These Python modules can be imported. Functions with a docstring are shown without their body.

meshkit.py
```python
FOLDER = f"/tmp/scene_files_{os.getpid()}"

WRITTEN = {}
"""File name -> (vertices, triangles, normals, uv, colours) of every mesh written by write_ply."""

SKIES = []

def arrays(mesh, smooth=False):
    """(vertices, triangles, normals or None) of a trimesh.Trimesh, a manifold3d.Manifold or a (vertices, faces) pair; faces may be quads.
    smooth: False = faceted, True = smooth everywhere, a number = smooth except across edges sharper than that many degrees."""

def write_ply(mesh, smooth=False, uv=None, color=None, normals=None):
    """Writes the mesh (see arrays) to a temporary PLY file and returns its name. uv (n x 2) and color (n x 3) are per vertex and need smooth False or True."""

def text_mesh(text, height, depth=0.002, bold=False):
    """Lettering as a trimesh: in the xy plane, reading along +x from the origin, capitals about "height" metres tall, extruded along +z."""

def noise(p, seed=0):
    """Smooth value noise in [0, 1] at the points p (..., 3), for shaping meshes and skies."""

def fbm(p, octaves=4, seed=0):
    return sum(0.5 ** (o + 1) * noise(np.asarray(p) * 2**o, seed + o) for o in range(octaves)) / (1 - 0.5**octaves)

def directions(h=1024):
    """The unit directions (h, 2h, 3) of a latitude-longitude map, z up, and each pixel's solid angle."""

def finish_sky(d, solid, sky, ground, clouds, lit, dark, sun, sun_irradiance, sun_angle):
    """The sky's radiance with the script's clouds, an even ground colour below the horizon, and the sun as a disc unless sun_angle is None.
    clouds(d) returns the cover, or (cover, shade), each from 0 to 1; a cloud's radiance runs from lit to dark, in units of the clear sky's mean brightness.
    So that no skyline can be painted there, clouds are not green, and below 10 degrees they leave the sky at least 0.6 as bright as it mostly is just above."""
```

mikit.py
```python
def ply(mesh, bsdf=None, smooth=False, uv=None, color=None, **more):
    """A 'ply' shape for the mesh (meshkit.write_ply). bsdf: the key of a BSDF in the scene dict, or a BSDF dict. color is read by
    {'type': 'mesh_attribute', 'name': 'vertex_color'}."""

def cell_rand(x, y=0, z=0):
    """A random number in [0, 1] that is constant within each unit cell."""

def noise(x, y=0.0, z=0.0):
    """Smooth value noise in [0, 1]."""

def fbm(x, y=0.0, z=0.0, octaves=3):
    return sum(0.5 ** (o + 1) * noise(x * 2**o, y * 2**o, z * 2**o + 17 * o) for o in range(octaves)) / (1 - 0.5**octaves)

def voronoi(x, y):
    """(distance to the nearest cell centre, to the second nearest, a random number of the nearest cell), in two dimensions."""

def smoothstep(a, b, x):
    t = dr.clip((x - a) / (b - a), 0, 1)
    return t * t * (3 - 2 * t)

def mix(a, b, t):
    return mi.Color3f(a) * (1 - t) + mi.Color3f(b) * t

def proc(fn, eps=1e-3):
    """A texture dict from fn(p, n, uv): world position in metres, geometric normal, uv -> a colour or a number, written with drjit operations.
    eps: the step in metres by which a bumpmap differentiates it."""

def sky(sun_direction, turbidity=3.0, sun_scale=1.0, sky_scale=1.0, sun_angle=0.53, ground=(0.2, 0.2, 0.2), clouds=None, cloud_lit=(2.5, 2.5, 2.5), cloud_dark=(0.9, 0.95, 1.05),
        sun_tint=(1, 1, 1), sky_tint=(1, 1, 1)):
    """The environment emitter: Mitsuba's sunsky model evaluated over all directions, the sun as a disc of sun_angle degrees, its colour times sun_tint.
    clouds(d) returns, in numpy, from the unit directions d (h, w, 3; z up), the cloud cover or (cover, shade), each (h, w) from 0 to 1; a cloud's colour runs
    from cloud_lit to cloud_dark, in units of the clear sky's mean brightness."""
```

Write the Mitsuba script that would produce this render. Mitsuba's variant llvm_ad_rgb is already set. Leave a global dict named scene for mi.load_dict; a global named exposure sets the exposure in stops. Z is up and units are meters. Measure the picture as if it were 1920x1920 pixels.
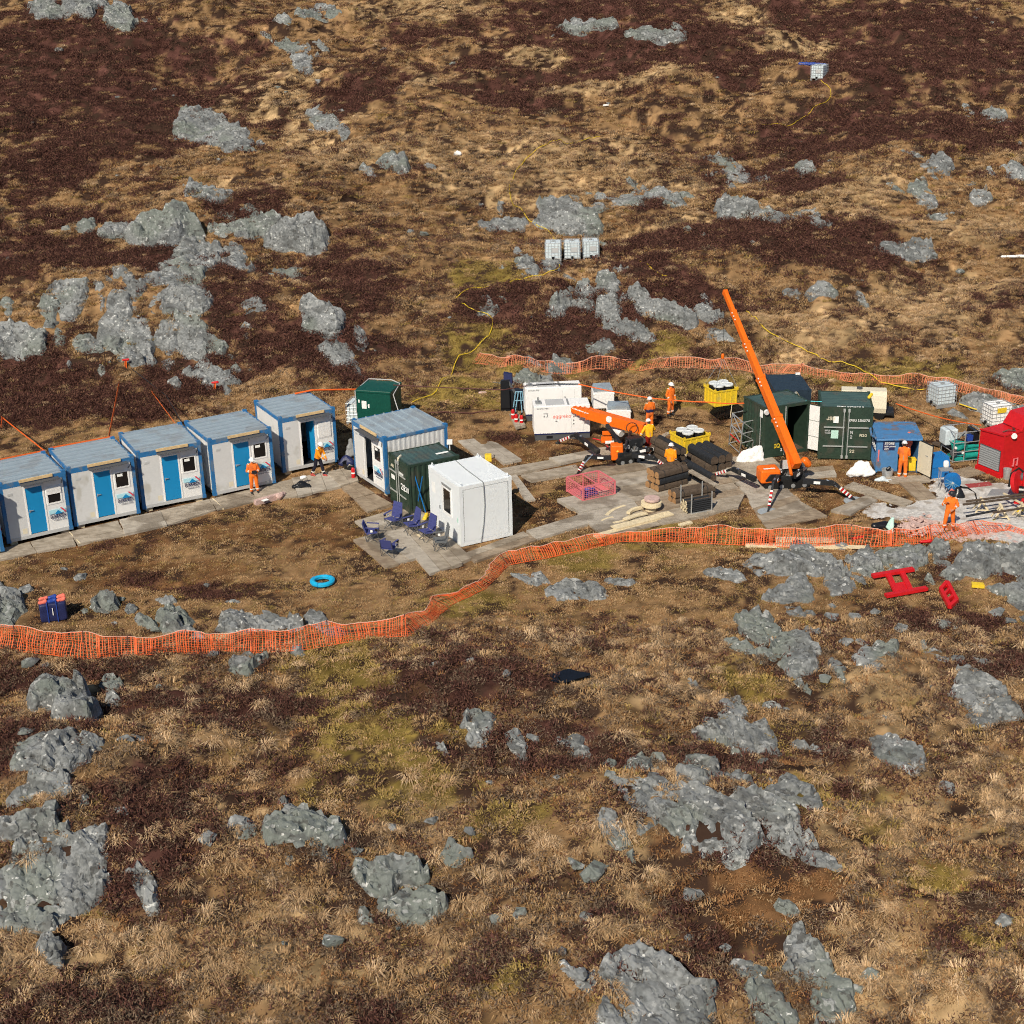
import math, random
import numpy as np
import drjit as dr
import mitsuba as mi
import trimesh, shapely
import manifold3d as m3
import scipy.ndimage as ndi
from scipy.spatial import Delaunay, cKDTree
from shapely.geometry import Polygon
import mikit, meshkit
from mikit import noise as tn, fbm as tf, voronoi as tv, smoothstep as ss, mix as mx

random.seed(7)
rng = np.random.default_rng(11)
scene, labels = {}, {}
T = mi.ScalarTransform4f

# ---------------------------------------------------------------- camera, sky, exposure
F_PX, PITCH, ROLL, CAM_H = 2826.0, math.radians(22.2354), math.radians(1.3536), 25.005
_c, _s, _cr, _sr = math.cos(PITCH), math.sin(PITCH), math.cos(ROLL), math.sin(ROLL)
_r, _d = np.array([1.0, 0, 0]), np.array([0, -_s, -_c])
RIGHT, DOWN, FWD = _cr * _r + _sr * _d, -_sr * _r + _cr * _d, np.array([0, _c, -_s])
EYE = np.array([0, 0, CAM_H])
scene['camera'] = {'type': 'perspective', 'fov': math.degrees(2 * math.atan(960 / F_PX)), 'near_clip': 1.0, 'far_clip': 3000.0,
                   'to_world': T().look_at(origin=EYE.tolist(), target=(EYE + FWD).tolist(), up=(-DOWN).tolist())}
SUN_AZ, SUN_EL = math.radians(22.0), math.radians(41.0)      # the sun stands behind the viewer's left shoulder
SUN = [-math.sin(SUN_AZ) * math.cos(SUN_EL), -math.cos(SUN_AZ) * math.cos(SUN_EL), math.sin(SUN_EL)]
scene['sky_light'] = mikit.sky(SUN, turbidity=3.0, ground=(0.14, 0.09, 0.05), sun_tint=(.91, 1.0, 1.13), sky_scale=.62)
exposure = 1.85

# ---------------------------------------------------------------- materials
def rgb(c): return {'type': 'rgb', 'value': list(c)}
def two(b): return {'type': 'twosided', 'bsdf': b}
def mat(name, color, rough=0.6, metallic=0.0, spec=0.4, **more):
    col = color if isinstance(color, dict) else rgb(color)
    scene['m_' + name] = two({'type': 'principled', 'base_color': col, 'roughness': rough, 'metallic': metallic, 'specular': spec, **more})
def grain(c, amount=0.25, scale=8.0, dirt=None, dirt_scale=1.2, dirt_at=0.62):
    """A paint of colour c with fine grain and patches of dirt."""
    c = list(c)
    def fn(p, n, uv):
        g = tf(p.x * scale, p.y * scale, p.z * scale, 3)
        col = mi.Color3f(c) * (1 - amount + 2 * amount * g)
        if dirt is not None:
            d = tf(p.x * dirt_scale * 2, p.y * dirt_scale * 2, p.z * dirt_scale, 4)
            col = mx(col, mi.Color3f(dirt), 0.75 * ss(dirt_at - 0.08, dirt_at + 0.1, d))
        return col
    return mikit.proc(fn)

def rock_col(p, n, uv):
    a = tf(p.x * 1.1, p.y * 1.1, p.z * 1.1, 4)
    b = tf(p.x * 10, p.y * 10, p.z * 10, 3)
    c = tf(p.x * 0.45 + 9, p.y * 0.45, p.z * 0.45, 2)
    col = mx((0.130, 0.139, 0.142), (0.255, 0.268, 0.274), ss(0.33, 0.67, 0.5 * a + 0.5 * b))
    col = mx(col, mi.Color3f(0.155, 0.18, 0.155), 0.6 * ss(0.48, 0.66, c))
    f = tf(p.x * 2.2 + p.y * 1.4, p.y * .5 - p.x * .3, p.z * 3, 4)                     # bands of the foliation
    col = mx(col, mi.Color3f(0.085, 0.088, 0.09), 0.6 * ss(0.54, 0.66, f))
    w = tf(p.x * 4.2 + 4, p.y * 4.2, p.z * 4.2, 4)
    col = mx(col, mi.Color3f(0.38, 0.39, 0.39), 0.7 * ss(0.64, 0.71, w))             # crusts of pale lichen
    w2 = tf(p.x * 8 + 14, p.y * 8, p.z * 8, 3)
    col = mx(col, mi.Color3f(0.60, 0.61, 0.60), 0.85 * ss(0.68, 0.73, w2) * ss(0.40, 0.58, a))
    d = tf(p.x * 6 + 40, p.y * 6, p.z * 6, 3)
    return mx(col, mi.Color3f(0.058, 0.057, 0.055), 0.7 * ss(0.63, 0.71, d))
def rock_bump(p, n, uv):
    k = tf(p.x * 3.4 + p.y * 2.0, p.y * .8 - p.x * .5, p.z * 3.5, 4)
    return 0.035 * tf(p.x * 9, p.y * 9, p.z * 9, 4) - 0.035 * ss(.04, .0, dr.abs(k - .5))
scene['rock_stone'] = two({'type': 'bumpmap', 'scale': 1.0, 'arbitrary': mikit.proc(rock_bump, .02), 'bsdf': {'type': 'principled', 'base_color': mikit.proc(rock_col), 'roughness': 0.85, 'specular': 0.25}})
scene['moor_soil'] = two({'type': 'diffuse', 'reflectance': {'type': 'mesh_attribute', 'name': 'vertex_color'}})
scene['dry_blades'] = two({'type': 'diffuse', 'reflectance': {'type': 'mesh_attribute', 'name': 'vertex_color'}})

# ---------------------------------------------------------------- terrain
def smooth01(a, b, x):
    t = np.clip((x - a) / (b - a), 0, 1)
    return t * t * (3 - 2 * t)
def slope_base(y):
    t = np.clip(y - 62, 0, 18)
    return 0.2 * t * t / 36 + 0.2 * np.maximum(y - 80, 0)
def ray(px, py):
    d = RIGHT * (px - 960) / F_PX + DOWN * (py - 960) / F_PX + FWD
    return d / np.linalg.norm(d)
def base_hit(px, py):
    d = ray(px, py)
    ts = np.linspace(28, 260, 4000)
    P = EYE + ts[:, None] * d
    i = int(np.argmax(P[:, 2] < slope_base(P[:, 1])))
    return P[i]
MOUNDS = [(1190, 105, 13, 6, 2.3), (1640, 150, 12, 5, 1.6), (150, 60, 14, 6, 2.0), (640, 55, 12, 4, 1.2), (900, 190, 7, 4, .8), (180, 575, 10, 5, 1.5), (620, 600, 5, 3.2, 1.1),
          (1150, 575, 7, 4, 1.0), (1400, 440, 9, 4, 1.0), (330, 430, 5, 3, .6), (1880, 300, 8, 4, 1.0), (100, 1480, 3.5, 4, .7), (900, 1300, 4, 4, .6), (1300, 1540, 4.5, 3.4, .8),
          (1840, 1060, 3.5, 2.2, .8), (1480, 1080, 4, 2.2, .5), (1200, 1870, 3, 3, .5), (500, 240, 6, 5, -.8), (1700, 1800, 5, 4, .4), (1062, 1274, .62, .40, -.9), (300, 1095, 1.6, .35, -.45), (400, 1113, 1.3, .30, -.40), (1830, 995, 4.5, 1.1, .35)]
MOUNDS += [(1390, 1300, .9, .7, -.35), (1450, 1390, .9, .7, -.4), (1560, 1490, .9, .7, -.4), (1640, 1595, .9, .7, -.4), (1750, 1700, .9, .6, -.4), (1860, 1800, .9, .6, -.4), (1330, 1690, 1.0, .35, -.4), (1480, 1640, .9, .3, -.35)]
MOUNDS = [(*base_hit(m[0], m[1])[:2], *m[2:]) for m in MOUNDS]
def height_raw(x, y):
    x, y = np.asarray(x, float), np.asarray(y, float)
    pad = (1 - smooth01(0, 9, np.maximum(np.abs(x - 1) - 24, np.maximum(50 - y, y - 70))))
    q = np.stack([x / 13, y / 10, 0 * x], -1)
    q2 = np.stack([x / 4.6, y / 3.6, 0 * x + 3], -1)
    far = smooth01(70, 95, y)
    z = slope_base(y) + (1 - pad) * ((meshkit.fbm(q, 3, 5) - .5) * (1.9 + 2.2 * far) + (meshkit.fbm(q2, 3, 9) - .5) * (1.15 + 1.1 * far) + (np.abs(meshkit.fbm(q2 * .8 + 5, 2, 14) - .5) - .12) * 1.5)
    for mxx, myy, rx, ry, h in MOUNDS:
        z = z + h * np.exp(-((x - mxx) / rx) ** 2 - ((y - myy) / ry) ** 2)
    return z
GX, GY, GS = -75.0, 15.0, 0.35
_gx, _gy = np.arange(GX, 75, GS), np.arange(GY, 270, GS)
GRID = height_raw(*np.meshgrid(_gx, _gy, indexing='ij'))
def Hm(x, y):
    x, y = np.asarray(x, float), np.asarray(y, float)
    h = ndi.map_coordinates(GRID, [np.atleast_1d((x - GX) / GS), np.atleast_1d((y - GY) / GS)], order=1, mode='nearest')
    return h if x.ndim else float(h[0])
def G(px, py, dz=0.0):
    """The point of the ground that the photograph shows at this place."""
    d = ray(px, py)
    ts = np.linspace(28, 260, 2400)
    P = EYE + ts[:, None] * d
    gap = P[:, 2] - Hm(P[:, 0], P[:, 1]) - dz
    i = int(np.argmax(gap < 0)) or len(ts) - 1
    t = ts[i - 1] + (ts[i] - ts[i - 1]) * gap[i - 1] / (gap[i - 1] - gap[i])
    return EYE + t * d
def pxm(P): return F_PX / float((P - EYE) @ FWD)
def pad_mask(x, y): return 1 - smooth01(0, 3, np.maximum(np.abs(x - 1) - 25, np.maximum(51 - y, y - 72)))
def Hx(x, y):
    x, y = np.asarray(x, float), np.asarray(y, float)
    a = meshkit.fbm(np.stack([x / 1.0, y / .9, 0 * x + 7], -1), 3, 21) - .5
    b = meshkit.noise(np.stack([x / .32, y / .30, 0 * x], -1), 4) - .5
    return Hm(x, y) + (a * .46 + b * .12) * (1 - .70 * pad_mask(x, y))

# vegetation: how much heather, moss, straw and trodden peat grows where
VEG = {'heather': [(100, 150, 200, 100), (250, 290, 130, 40), (90, 330, 100, 45), (560, 235, 90, 25), (690, 200, 90, 40), (870, 75, 110, 22), (930, 180, 110, 30), (1200, 120, 210, 50), (1350, 165, 90, 22),
                   (1080, 20, 250, 35), (1500, 40, 200, 50), (1750, 70, 200, 60), (1680, 170, 130, 35), (1760, 262, 180, 35), (1600, 235, 110, 22), (1500, 335, 50, 30), (1330, 455, 150, 40), (1500, 475, 110, 35),
                   (1620, 465, 60, 35), (1230, 560, 130, 45), (1100, 610, 110, 35), (930, 575, 50, 25), (640, 570, 110, 75), (600, 655, 120, 35), (450, 600, 80, 55), (60, 510, 160, 50), (300, 520, 110, 35),
                   (150, 745, 220, 45), (50, 690, 120, 40), (480, 425, 60, 18), (600, 490, 60, 15), (120, 420, 80, 22), (330, 700, 100, 35), (90, 1260, 120, 35), (160, 1345, 110, 25), (430, 1340, 150, 40),
                   (890, 1290, 110, 35), (330, 1500, 90, 55), (270, 1640, 70, 50), (840, 1340, 130, 45), (1000, 1440, 150, 40), (130, 1890, 120, 40), (1380, 1450, 90, 30), (1570, 1400, 60, 30), (1600, 1475, 40, 20),
                   (1420, 1640, 90, 35), (1800, 1160, 110, 25), (1830, 1085, 80, 18), (1870, 1260, 50, 50), (60, 130, 260, 110), (230, 190, 220, 100), (1480, 60, 330, 45), (1760, 130, 260, 60), (1660, 262, 270, 36), (1130, 140, 240, 50), (255, 1088, 40, 7), (330, 1101, 55, 7), (405, 1114, 45, 6), (700, 1900, 70, 35), (940, 1850, 60, 35), (1330, 1800, 60, 60), (20, 1450, 60, 70), (1060, 600, 60, 40)],
       'moss': [(1390, 1300, 50, 30), (1455, 1390, 50, 35), (1560, 1490, 60, 35), (1640, 1590, 50, 35), (1750, 1700, 70, 35), (1860, 1800, 60, 40), (620, 1240, 80, 25), (760, 1440, 110, 60), (700, 1360, 110, 90), (860, 1490, 100, 45), (660, 1290, 70, 45), (950, 1575, 70, 25), (1390, 1290, 60, 35), (1560, 1500, 55, 50), (1750, 1700, 110, 35), (900, 525, 70, 40), (1180, 650, 90, 20),
                (900, 640, 70, 30), (1300, 1010, 150, 20), (880, 1130, 80, 30), (1060, 1050, 90, 25), (1330, 730, 120, 30), (860, 730, 80, 30), (1650, 700, 120, 25), (960, 1870, 60, 25), (1500, 1560, 60, 25)],
       'straw': [(500, 170, 110, 45), (570, 260, 60, 30), (650, 330, 110, 30), (760, 20, 120, 30), (1390, 30, 50, 30), (1500, 95, 60, 18), (830, 170, 100, 18), (1000, 300, 250, 40), (1130, 340, 300, 25), (1250, 420, 120, 25),
                 (1600, 380, 200, 30), (1700, 420, 180, 25), (1750, 560, 200, 70), (1600, 620, 180, 40), (300, 470, 80, 12), (230, 1270, 120, 30), (330, 1410, 120, 60), (430, 1560, 130, 70), (200, 1800, 220, 70),
                 (520, 1800, 200, 80), (760, 1560, 90, 40), (1650, 1320, 130, 60), (1750, 1530, 160, 90), (1600, 1640, 120, 50), (1560, 1800, 120, 60), (1700, 1880, 150, 60), (1170, 1330, 130, 40), (800, 1830, 120, 60), (1180, 1680, 60, 50)],
       'peat': [(350, 1070, 260, 40), (300, 1000, 330, 40), (620, 990, 80, 50), (1050, 850, 150, 40), (1480, 960, 120, 30), (1600, 900, 120, 30), (1010, 960, 80, 40), (1450, 1700, 160, 50), (1280, 1670, 120, 60)]}
def _blob(b):
    c, e, s = base_hit(b[0], b[1]), base_hit(b[0] + b[2], b[1]), base_hit(b[0], min(b[1] + b[3], 1915) if b[1] < 1850 else b[1] - b[3])
    return c[0], c[1], abs(e[0] - c[0]) + .3, abs(s[1] - c[1]) + .3
VEG = {k: [_blob(b) for b in v] for k, v in VEG.items()}
PALE = [_blob(b) for b in ((780, 18, 150, 26), (1385, 30, 50, 30), (1515, 95, 60, 20), (1460, 105, 25, 10), (520, 190, 45, 40), (580, 265, 45, 45), (620, 320, 60, 25), (1000, 130, 60, 12), (1150, 185, 130, 10), (420, 395, 120, 15), (290, 465, 90, 10))]
def vegetation(x, y):
    """Shares of (heather, moss, straw, peat, plain) at the points."""
    q = np.stack([x, y, 0 * x], -1)
    wob = (meshkit.fbm(q / [2.4, 2.0, 1], 4, 31) - .5) * 1.5
    out = []
    for k, bias in (('heather', -.02), ('moss', -.06), ('straw', -.1), ('peat', -.2)):
        f = np.zeros_like(x)
        for cx, cy, rx, ry in VEG[k]:
            f = np.maximum(f, np.exp(-.7 * (((x - cx) / rx) ** 2 + ((y - cy) / ry) ** 2)))
        own = meshkit.fbm(q / [3.1, 2.4, 1] + 13 * len(out), 4, 50 + len(out)) - .5
        if k == 'heather': own = own + (meshkit.fbm(q / [.95, .7, 1] + 3, 3, 58) - .5) * 1.0 - .10 * smooth01(64, 54, y)
        out.append(smooth01(.30, .62, f + bias + wob * (.55 if k != 'straw' else -.45) + own * .9))
    h, m, s, p = out
    pale = np.zeros_like(x)
    for cx, cy, rx, ry in PALE: pale = np.maximum(pale, np.exp(-.7 * (((x - cx) / rx) ** 2 + ((y - cy) / ry) ** 2)))
    pale = smooth01(.35, .6, pale + wob * .25); h = h * (1 - pale); s = np.maximum(s, pale)
    m = m * (1 - .8 * h); s = s * (1 - h) * (1 - .5 * m); p = p * (1 - h) * (1 - .6 * m)
    return h, m, s, p, np.clip(1 - h - m - s - p, 0, 1)
COL = {'heather': (.080, .037, .030), 'moss': (.20, .145, .042), 'straw': (.37, .255, .138), 'peat': (.160, .086, .041), 'plain': (.25, .154, .078)}
def soil_colour(x, y):
    h, m, s, p, o = vegetation(x, y)
    w = np.stack([h, m, s, p, o], -1)
    w = w / w.sum(-1, keepdims=True)
    c = w @ np.array([COL[k] for k in ('heather', 'moss', 'straw', 'peat', 'plain')])
    q = np.stack([x, y, 0 * x], -1)
    fine = .5 * meshkit.fbm(q / .5, 3, 77) + .5 * meshkit.noise(q / .24, 76)
    mid = meshkit.fbm(q / 1.3, 3, 78)
    c = c * (.45 + 1.1 * mid)[..., None] * (.15 + 1.75 * fine)[..., None] * (.80 + .20 * smooth01(48, 66, y))[..., None]
    dark = smooth01(.50, .60, meshkit.fbm(q / .75, 4, 80))[..., None]
    return c * (1 - dark) + np.array([.045, .027, .020]) * dark
def lines(lo, hi, fine, coarse_to, n): return np.concatenate([lo - (np.geomspace(1, coarse_to, n) - 1)[::-1] - fine, np.arange(lo, hi, fine), hi + np.geomspace(1, coarse_to, n) - 1 + fine])
_xs = lines(-58, 58, .20, 900, 14)
_ys = [26.0]
while _ys[-1] < 160: _ys.append(_ys[-1] + .11 + .14 * (_ys[-1] - 26) / 134)
_ys = np.concatenate([np.array([-600, -300, -150, -70, -25, 0, 10, 18, 23.]), _ys, 160.5 + np.geomspace(1, 900, 16)])
_X, _Y = np.meshgrid(_xs, _ys, indexing='ij')
_Z = Hx(np.clip(_X, -74, 74), np.clip(_Y, 16, 262)) + .1 * np.maximum(_Y - 262, 0)
_nx, _ny = _X.shape
_i = (np.arange(_nx - 1)[:, None] * _ny + np.arange(_ny - 1)[None]).ravel()
_F = np.vstack([np.stack([_i, _i + _ny, _i + _ny + 1], 1), np.stack([_i, _i + _ny + 1, _i + 1], 1)])
_V = np.stack([_X, _Y, _Z], -1).reshape(-1, 3)
scene['moorland_ground'] = mikit.ply((_V, _F), 'moor_soil', smooth=True, color=soil_colour(_V[:, 0], _V[:, 1]))
labels['moorland_ground'] = {'kind': 'structure', 'label': 'rough brown moorland hillside of peat, heather and dead grass'}

# ---------------------------------------------------------------- naming and building things
_count = {}
def numbered(name):
    _count[name] = _count.get(name, 0) + 1
    return name if _count[name] == 1 else f'{name}_{_count[name] - 1:03d}'
def tag(key, label, cat=None, group=None, kind=None):
    labels[key] = {'label': label}
    if cat: labels[key]['category'] = cat
    if group: labels[key]['group'] = group
    if kind: labels[key]['kind'] = kind
def M4(origin=(0, 0, 0), yaw=0.0):
    m = np.eye(4); c, s = math.cos(yaw), math.sin(yaw)
    m[:2, :2] = [[c, -s], [s, c]]; m[:3, 3] = origin
    return m
def vf(mesh):
    if isinstance(mesh, list):
        vs, fs, n = [], [], 0
        for m in mesh:
            v, f = vf(m); vs.append(v); fs.append(f + n); n += len(v)
        return np.vstack(vs), np.vstack(fs)
    if isinstance(mesh, tuple):
        v, f = np.asarray(mesh[0], float), np.asarray(mesh[1], int)
        return (v, np.vstack([f[:, [0, 1, 2]], f[:, [0, 2, 3]]])) if f.shape[1] == 4 else (v, f)
    if hasattr(mesh, 'to_mesh'):
        m = mesh.to_mesh(); return np.array(m.vert_properties[:, :3], float), np.array(m.tri_verts, int)
    return np.array(mesh.vertices, float), np.array(mesh.faces, int)
def paint_key(m): return 'm_' + m if 'm_' + m in scene else m
class Thing:
    def __init__(s, name, label, cat, origin=(0, 0, 0), yaw=0.0, group=None, kind=None):
        s.key = numbered(name); s.m = M4(origin, yaw)
        tag(s.key, label, cat, group, kind)
    def part(s, name, mesh, material, parent=None, label=None, smooth=False, kind=None, **kw):
        key = numbered((parent or s.key) + '__' + name)
        v, f = vf(mesh)
        v = v @ s.m[:3, :3].T + s.m[:3, 3]
        scene[key] = mikit.ply((v, f), paint_key(material), smooth=smooth, **kw)
        if label: labels[key] = {'label': label}
        if kind: labels.setdefault(key, {})['kind'] = kind
        return key
def single(name, mesh, material, label, cat, origin=(0, 0, 0), yaw=0.0, group=None, smooth=False, kind=None):
    key = numbered(name)
    v, f = vf(mesh); m = M4(origin, yaw)
    scene[key] = mikit.ply((v @ m[:3, :3].T + m[:3, 3], f), paint_key(material), smooth=smooth)
    tag(key, label, cat, group, kind)
    return key

# ---------------------------------------------------------------- mesh pieces
BOXF = np.array([[0, 3, 2, 1], [4, 5, 6, 7], [0, 1, 5, 4], [1, 2, 6, 5], [2, 3, 7, 6], [3, 0, 4, 7]])
def box(x0, x1, y0, y1, z0, z1):
    return np.array([[x0, y0, z0], [x1, y0, z0], [x1, y1, z0], [x0, y1, z0], [x0, y0, z1], [x1, y0, z1], [x1, y1, z1], [x0, y1, z1]], float), BOXF
def cbox(c, s): return box(c[0] - s[0] / 2, c[0] + s[0] / 2, c[1] - s[1] / 2, c[1] + s[1] / 2, c[2] - s[2] / 2, c[2] + s[2] / 2)
def hexa(bottom, top): return np.array(list(bottom) + list(top), float), BOXF
def frame_of(p0, p1, up=(0, 0, 1)):
    d = np.asarray(p1, float) - p0; L = np.linalg.norm(d); d = d / L
    u = np.cross(up, d); u = u if np.linalg.norm(u) > 1e-4 else np.cross([1.0, 0, 0], d); u /= np.linalg.norm(u)
    return d, u, np.cross(d, u), L
def beam(p0, p1, w, h, w1=None, h1=None, up=(0, 0, 1)):
    """A bar of w by h from p0 to p1, tapering to w1 by h1."""
    d, u, v, L = frame_of(np.asarray(p0, float), p1, up)
    w1, h1 = w if w1 is None else w1, h if h1 is None else h1
    q = lambda p, a, b: [np.asarray(p, float) + sx * u * a / 2 + sy * v * b / 2 for sx, sy in ((-1, -1), (1, -1), (1, 1), (-1, 1))]
    return hexa(q(p0, w, h), q(p1, w1, h1))
def tube(path, r, n=8, caps=True):
    path = np.asarray(path, float); k = len(path); r = np.broadcast_to(r, (k,))
    tan = np.gradient(path, axis=0); tan /= np.linalg.norm(tan, axis=1, keepdims=True) + 1e-12
    u = np.cross(tan[0], [0, 0, 1.0]); u = u if np.linalg.norm(u) > 1e-3 else np.array([1.0, 0, 0]); u /= np.linalg.norm(u)
    V, a = [], np.arange(n) * 2 * math.pi / n
    for i in range(k):
        u = u - tan[i] * (u @ tan[i]); u /= np.linalg.norm(u); w = np.cross(tan[i], u)
        V.append(path[i] + r[i] * (np.cos(a)[:, None] * u + np.sin(a)[:, None] * w))
    V = np.vstack(V); F = []
    for i in range(k - 1):
        for j in range(n):
            b, c = i * n + j, i * n + (j + 1) % n
            F += [[b, c, c + n], [b, c + n, b + n]]
    if caps:
        for e, o in ((0, 0), (k - 1, 1)):
            V = np.vstack([V, path[e]]); q = len(V) - 1
            for j in range(n):
                t = [q, e * n + (j + 1) % n, e * n + j]
                F.append(t[::-1] if o else t)
    return V, np.array(F)
def cyl(p0, p1, r, n=12, r1=None): return tube([p0, p1], [r, r if r1 is None else r1], n)
def prism(poly, z0, z1):
    m = trimesh.creation.extrude_polygon(Polygon(poly), z1 - z0, engine='earcut'); m.apply_translation([0, 0, z0]); return m
def side_prism(poly_xz, y0, y1):
    """The outline in x and z, drawn out along y."""
    v, f = vf(trimesh.creation.extrude_polygon(Polygon(poly_xz), y1 - y0, engine='earcut'))
    return np.stack([v[:, 0], y1 - v[:, 2], v[:, 1]], 1), f
def lathe(profile, n=20):
    a = np.arange(n) * 2 * math.pi / n; V, F = [], []
    for r, z in profile: V.append(np.stack([r * np.cos(a), r * np.sin(a), 0 * a + z], 1))
    for i in range(len(profile) - 1):
        for j in range(n):
            b, c = i * n + j, i * n + (j + 1) % n
            F += [[b, c, c + n], [b, c + n, b + n]]
    return np.vstack(V), np.array(F)
def moved(mesh, t=(0, 0, 0), yaw=0.0, R=None):
    v, f = vf(mesh); m = M4(t, yaw)[:3, :3] if R is None else np.asarray(R)
    return v @ m.T + np.asarray(t, float), f
def rotx(a): return np.array([[1, 0, 0], [0, math.cos(a), -math.sin(a)], [0, math.sin(a), math.cos(a)]])
def roty(a): return np.array([[math.cos(a), 0, math.sin(a)], [0, 1, 0], [-math.sin(a), 0, math.cos(a)]])
def rotz(a): return np.array([[math.cos(a), -math.sin(a), 0], [math.sin(a), math.cos(a), 0], [0, 0, 1]])
def plate(p, u, v, w, h, t):
    """A thin slab of w along u and h along v from corner p, of thickness t along u x v."""
    u, v = np.asarray(u, float), np.asarray(v, float); n = np.cross(u, v)
    b = [p, p + u * w, p + u * w + v * h, p + v * h]
    return hexa(b, [q + n * t for q in b])
def corrugated(L, Hh, pitch, depth, t=0.03):
    """An upright sheet in the x-z plane with trapezoid ribs towards -y."""
    xs, ys = [], []
    n = max(1, int(round(L / pitch))); q = L / n
    for i in range(n):
        for a, b in ((0, 0), (.3, 0), (.5, -depth), (.8, -depth)): xs.append((i + a) * q); ys.append(b)
    xs.append(L); ys.append(0)
    xs, ys = np.array(xs), np.array(ys); k = len(xs)
    V = np.vstack([np.stack([xs, ys, 0 * xs], 1), np.stack([xs, ys, 0 * xs + Hh], 1), np.stack([xs, 0 * xs + t, 0 * xs], 1), np.stack([xs, 0 * xs + t, 0 * xs + Hh], 1)])
    F = []
    for i in range(k - 1):
        F += [[i, i + 1, k + i + 1], [i, k + i + 1, k + i], [2 * k + i + 1, 2 * k + i, 3 * k + i], [2 * k + i + 1, 3 * k + i, 3 * k + i + 1],
              [k + i, k + i + 1, 3 * k + i + 1], [k + i, 3 * k + i + 1, 3 * k + i]]
    return V, np.array(F)
def text(s, h, bold=True, depth=.006):
    """Lettering that stands upright, read from -y, from the origin along +x."""
    v, f = vf(meshkit.text_mesh(s, h, depth, bold))
    return np.stack([v[:, 0], -v[:, 2], v[:, 1]], 1), f
def hull(*balls):
    """Rounded solid through the given (point, radius) balls."""
    return m3.Manifold.batch_hull([m3.Manifold.sphere(r, 12).translate(tuple(map(float, p))) for p, r in balls])
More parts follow.
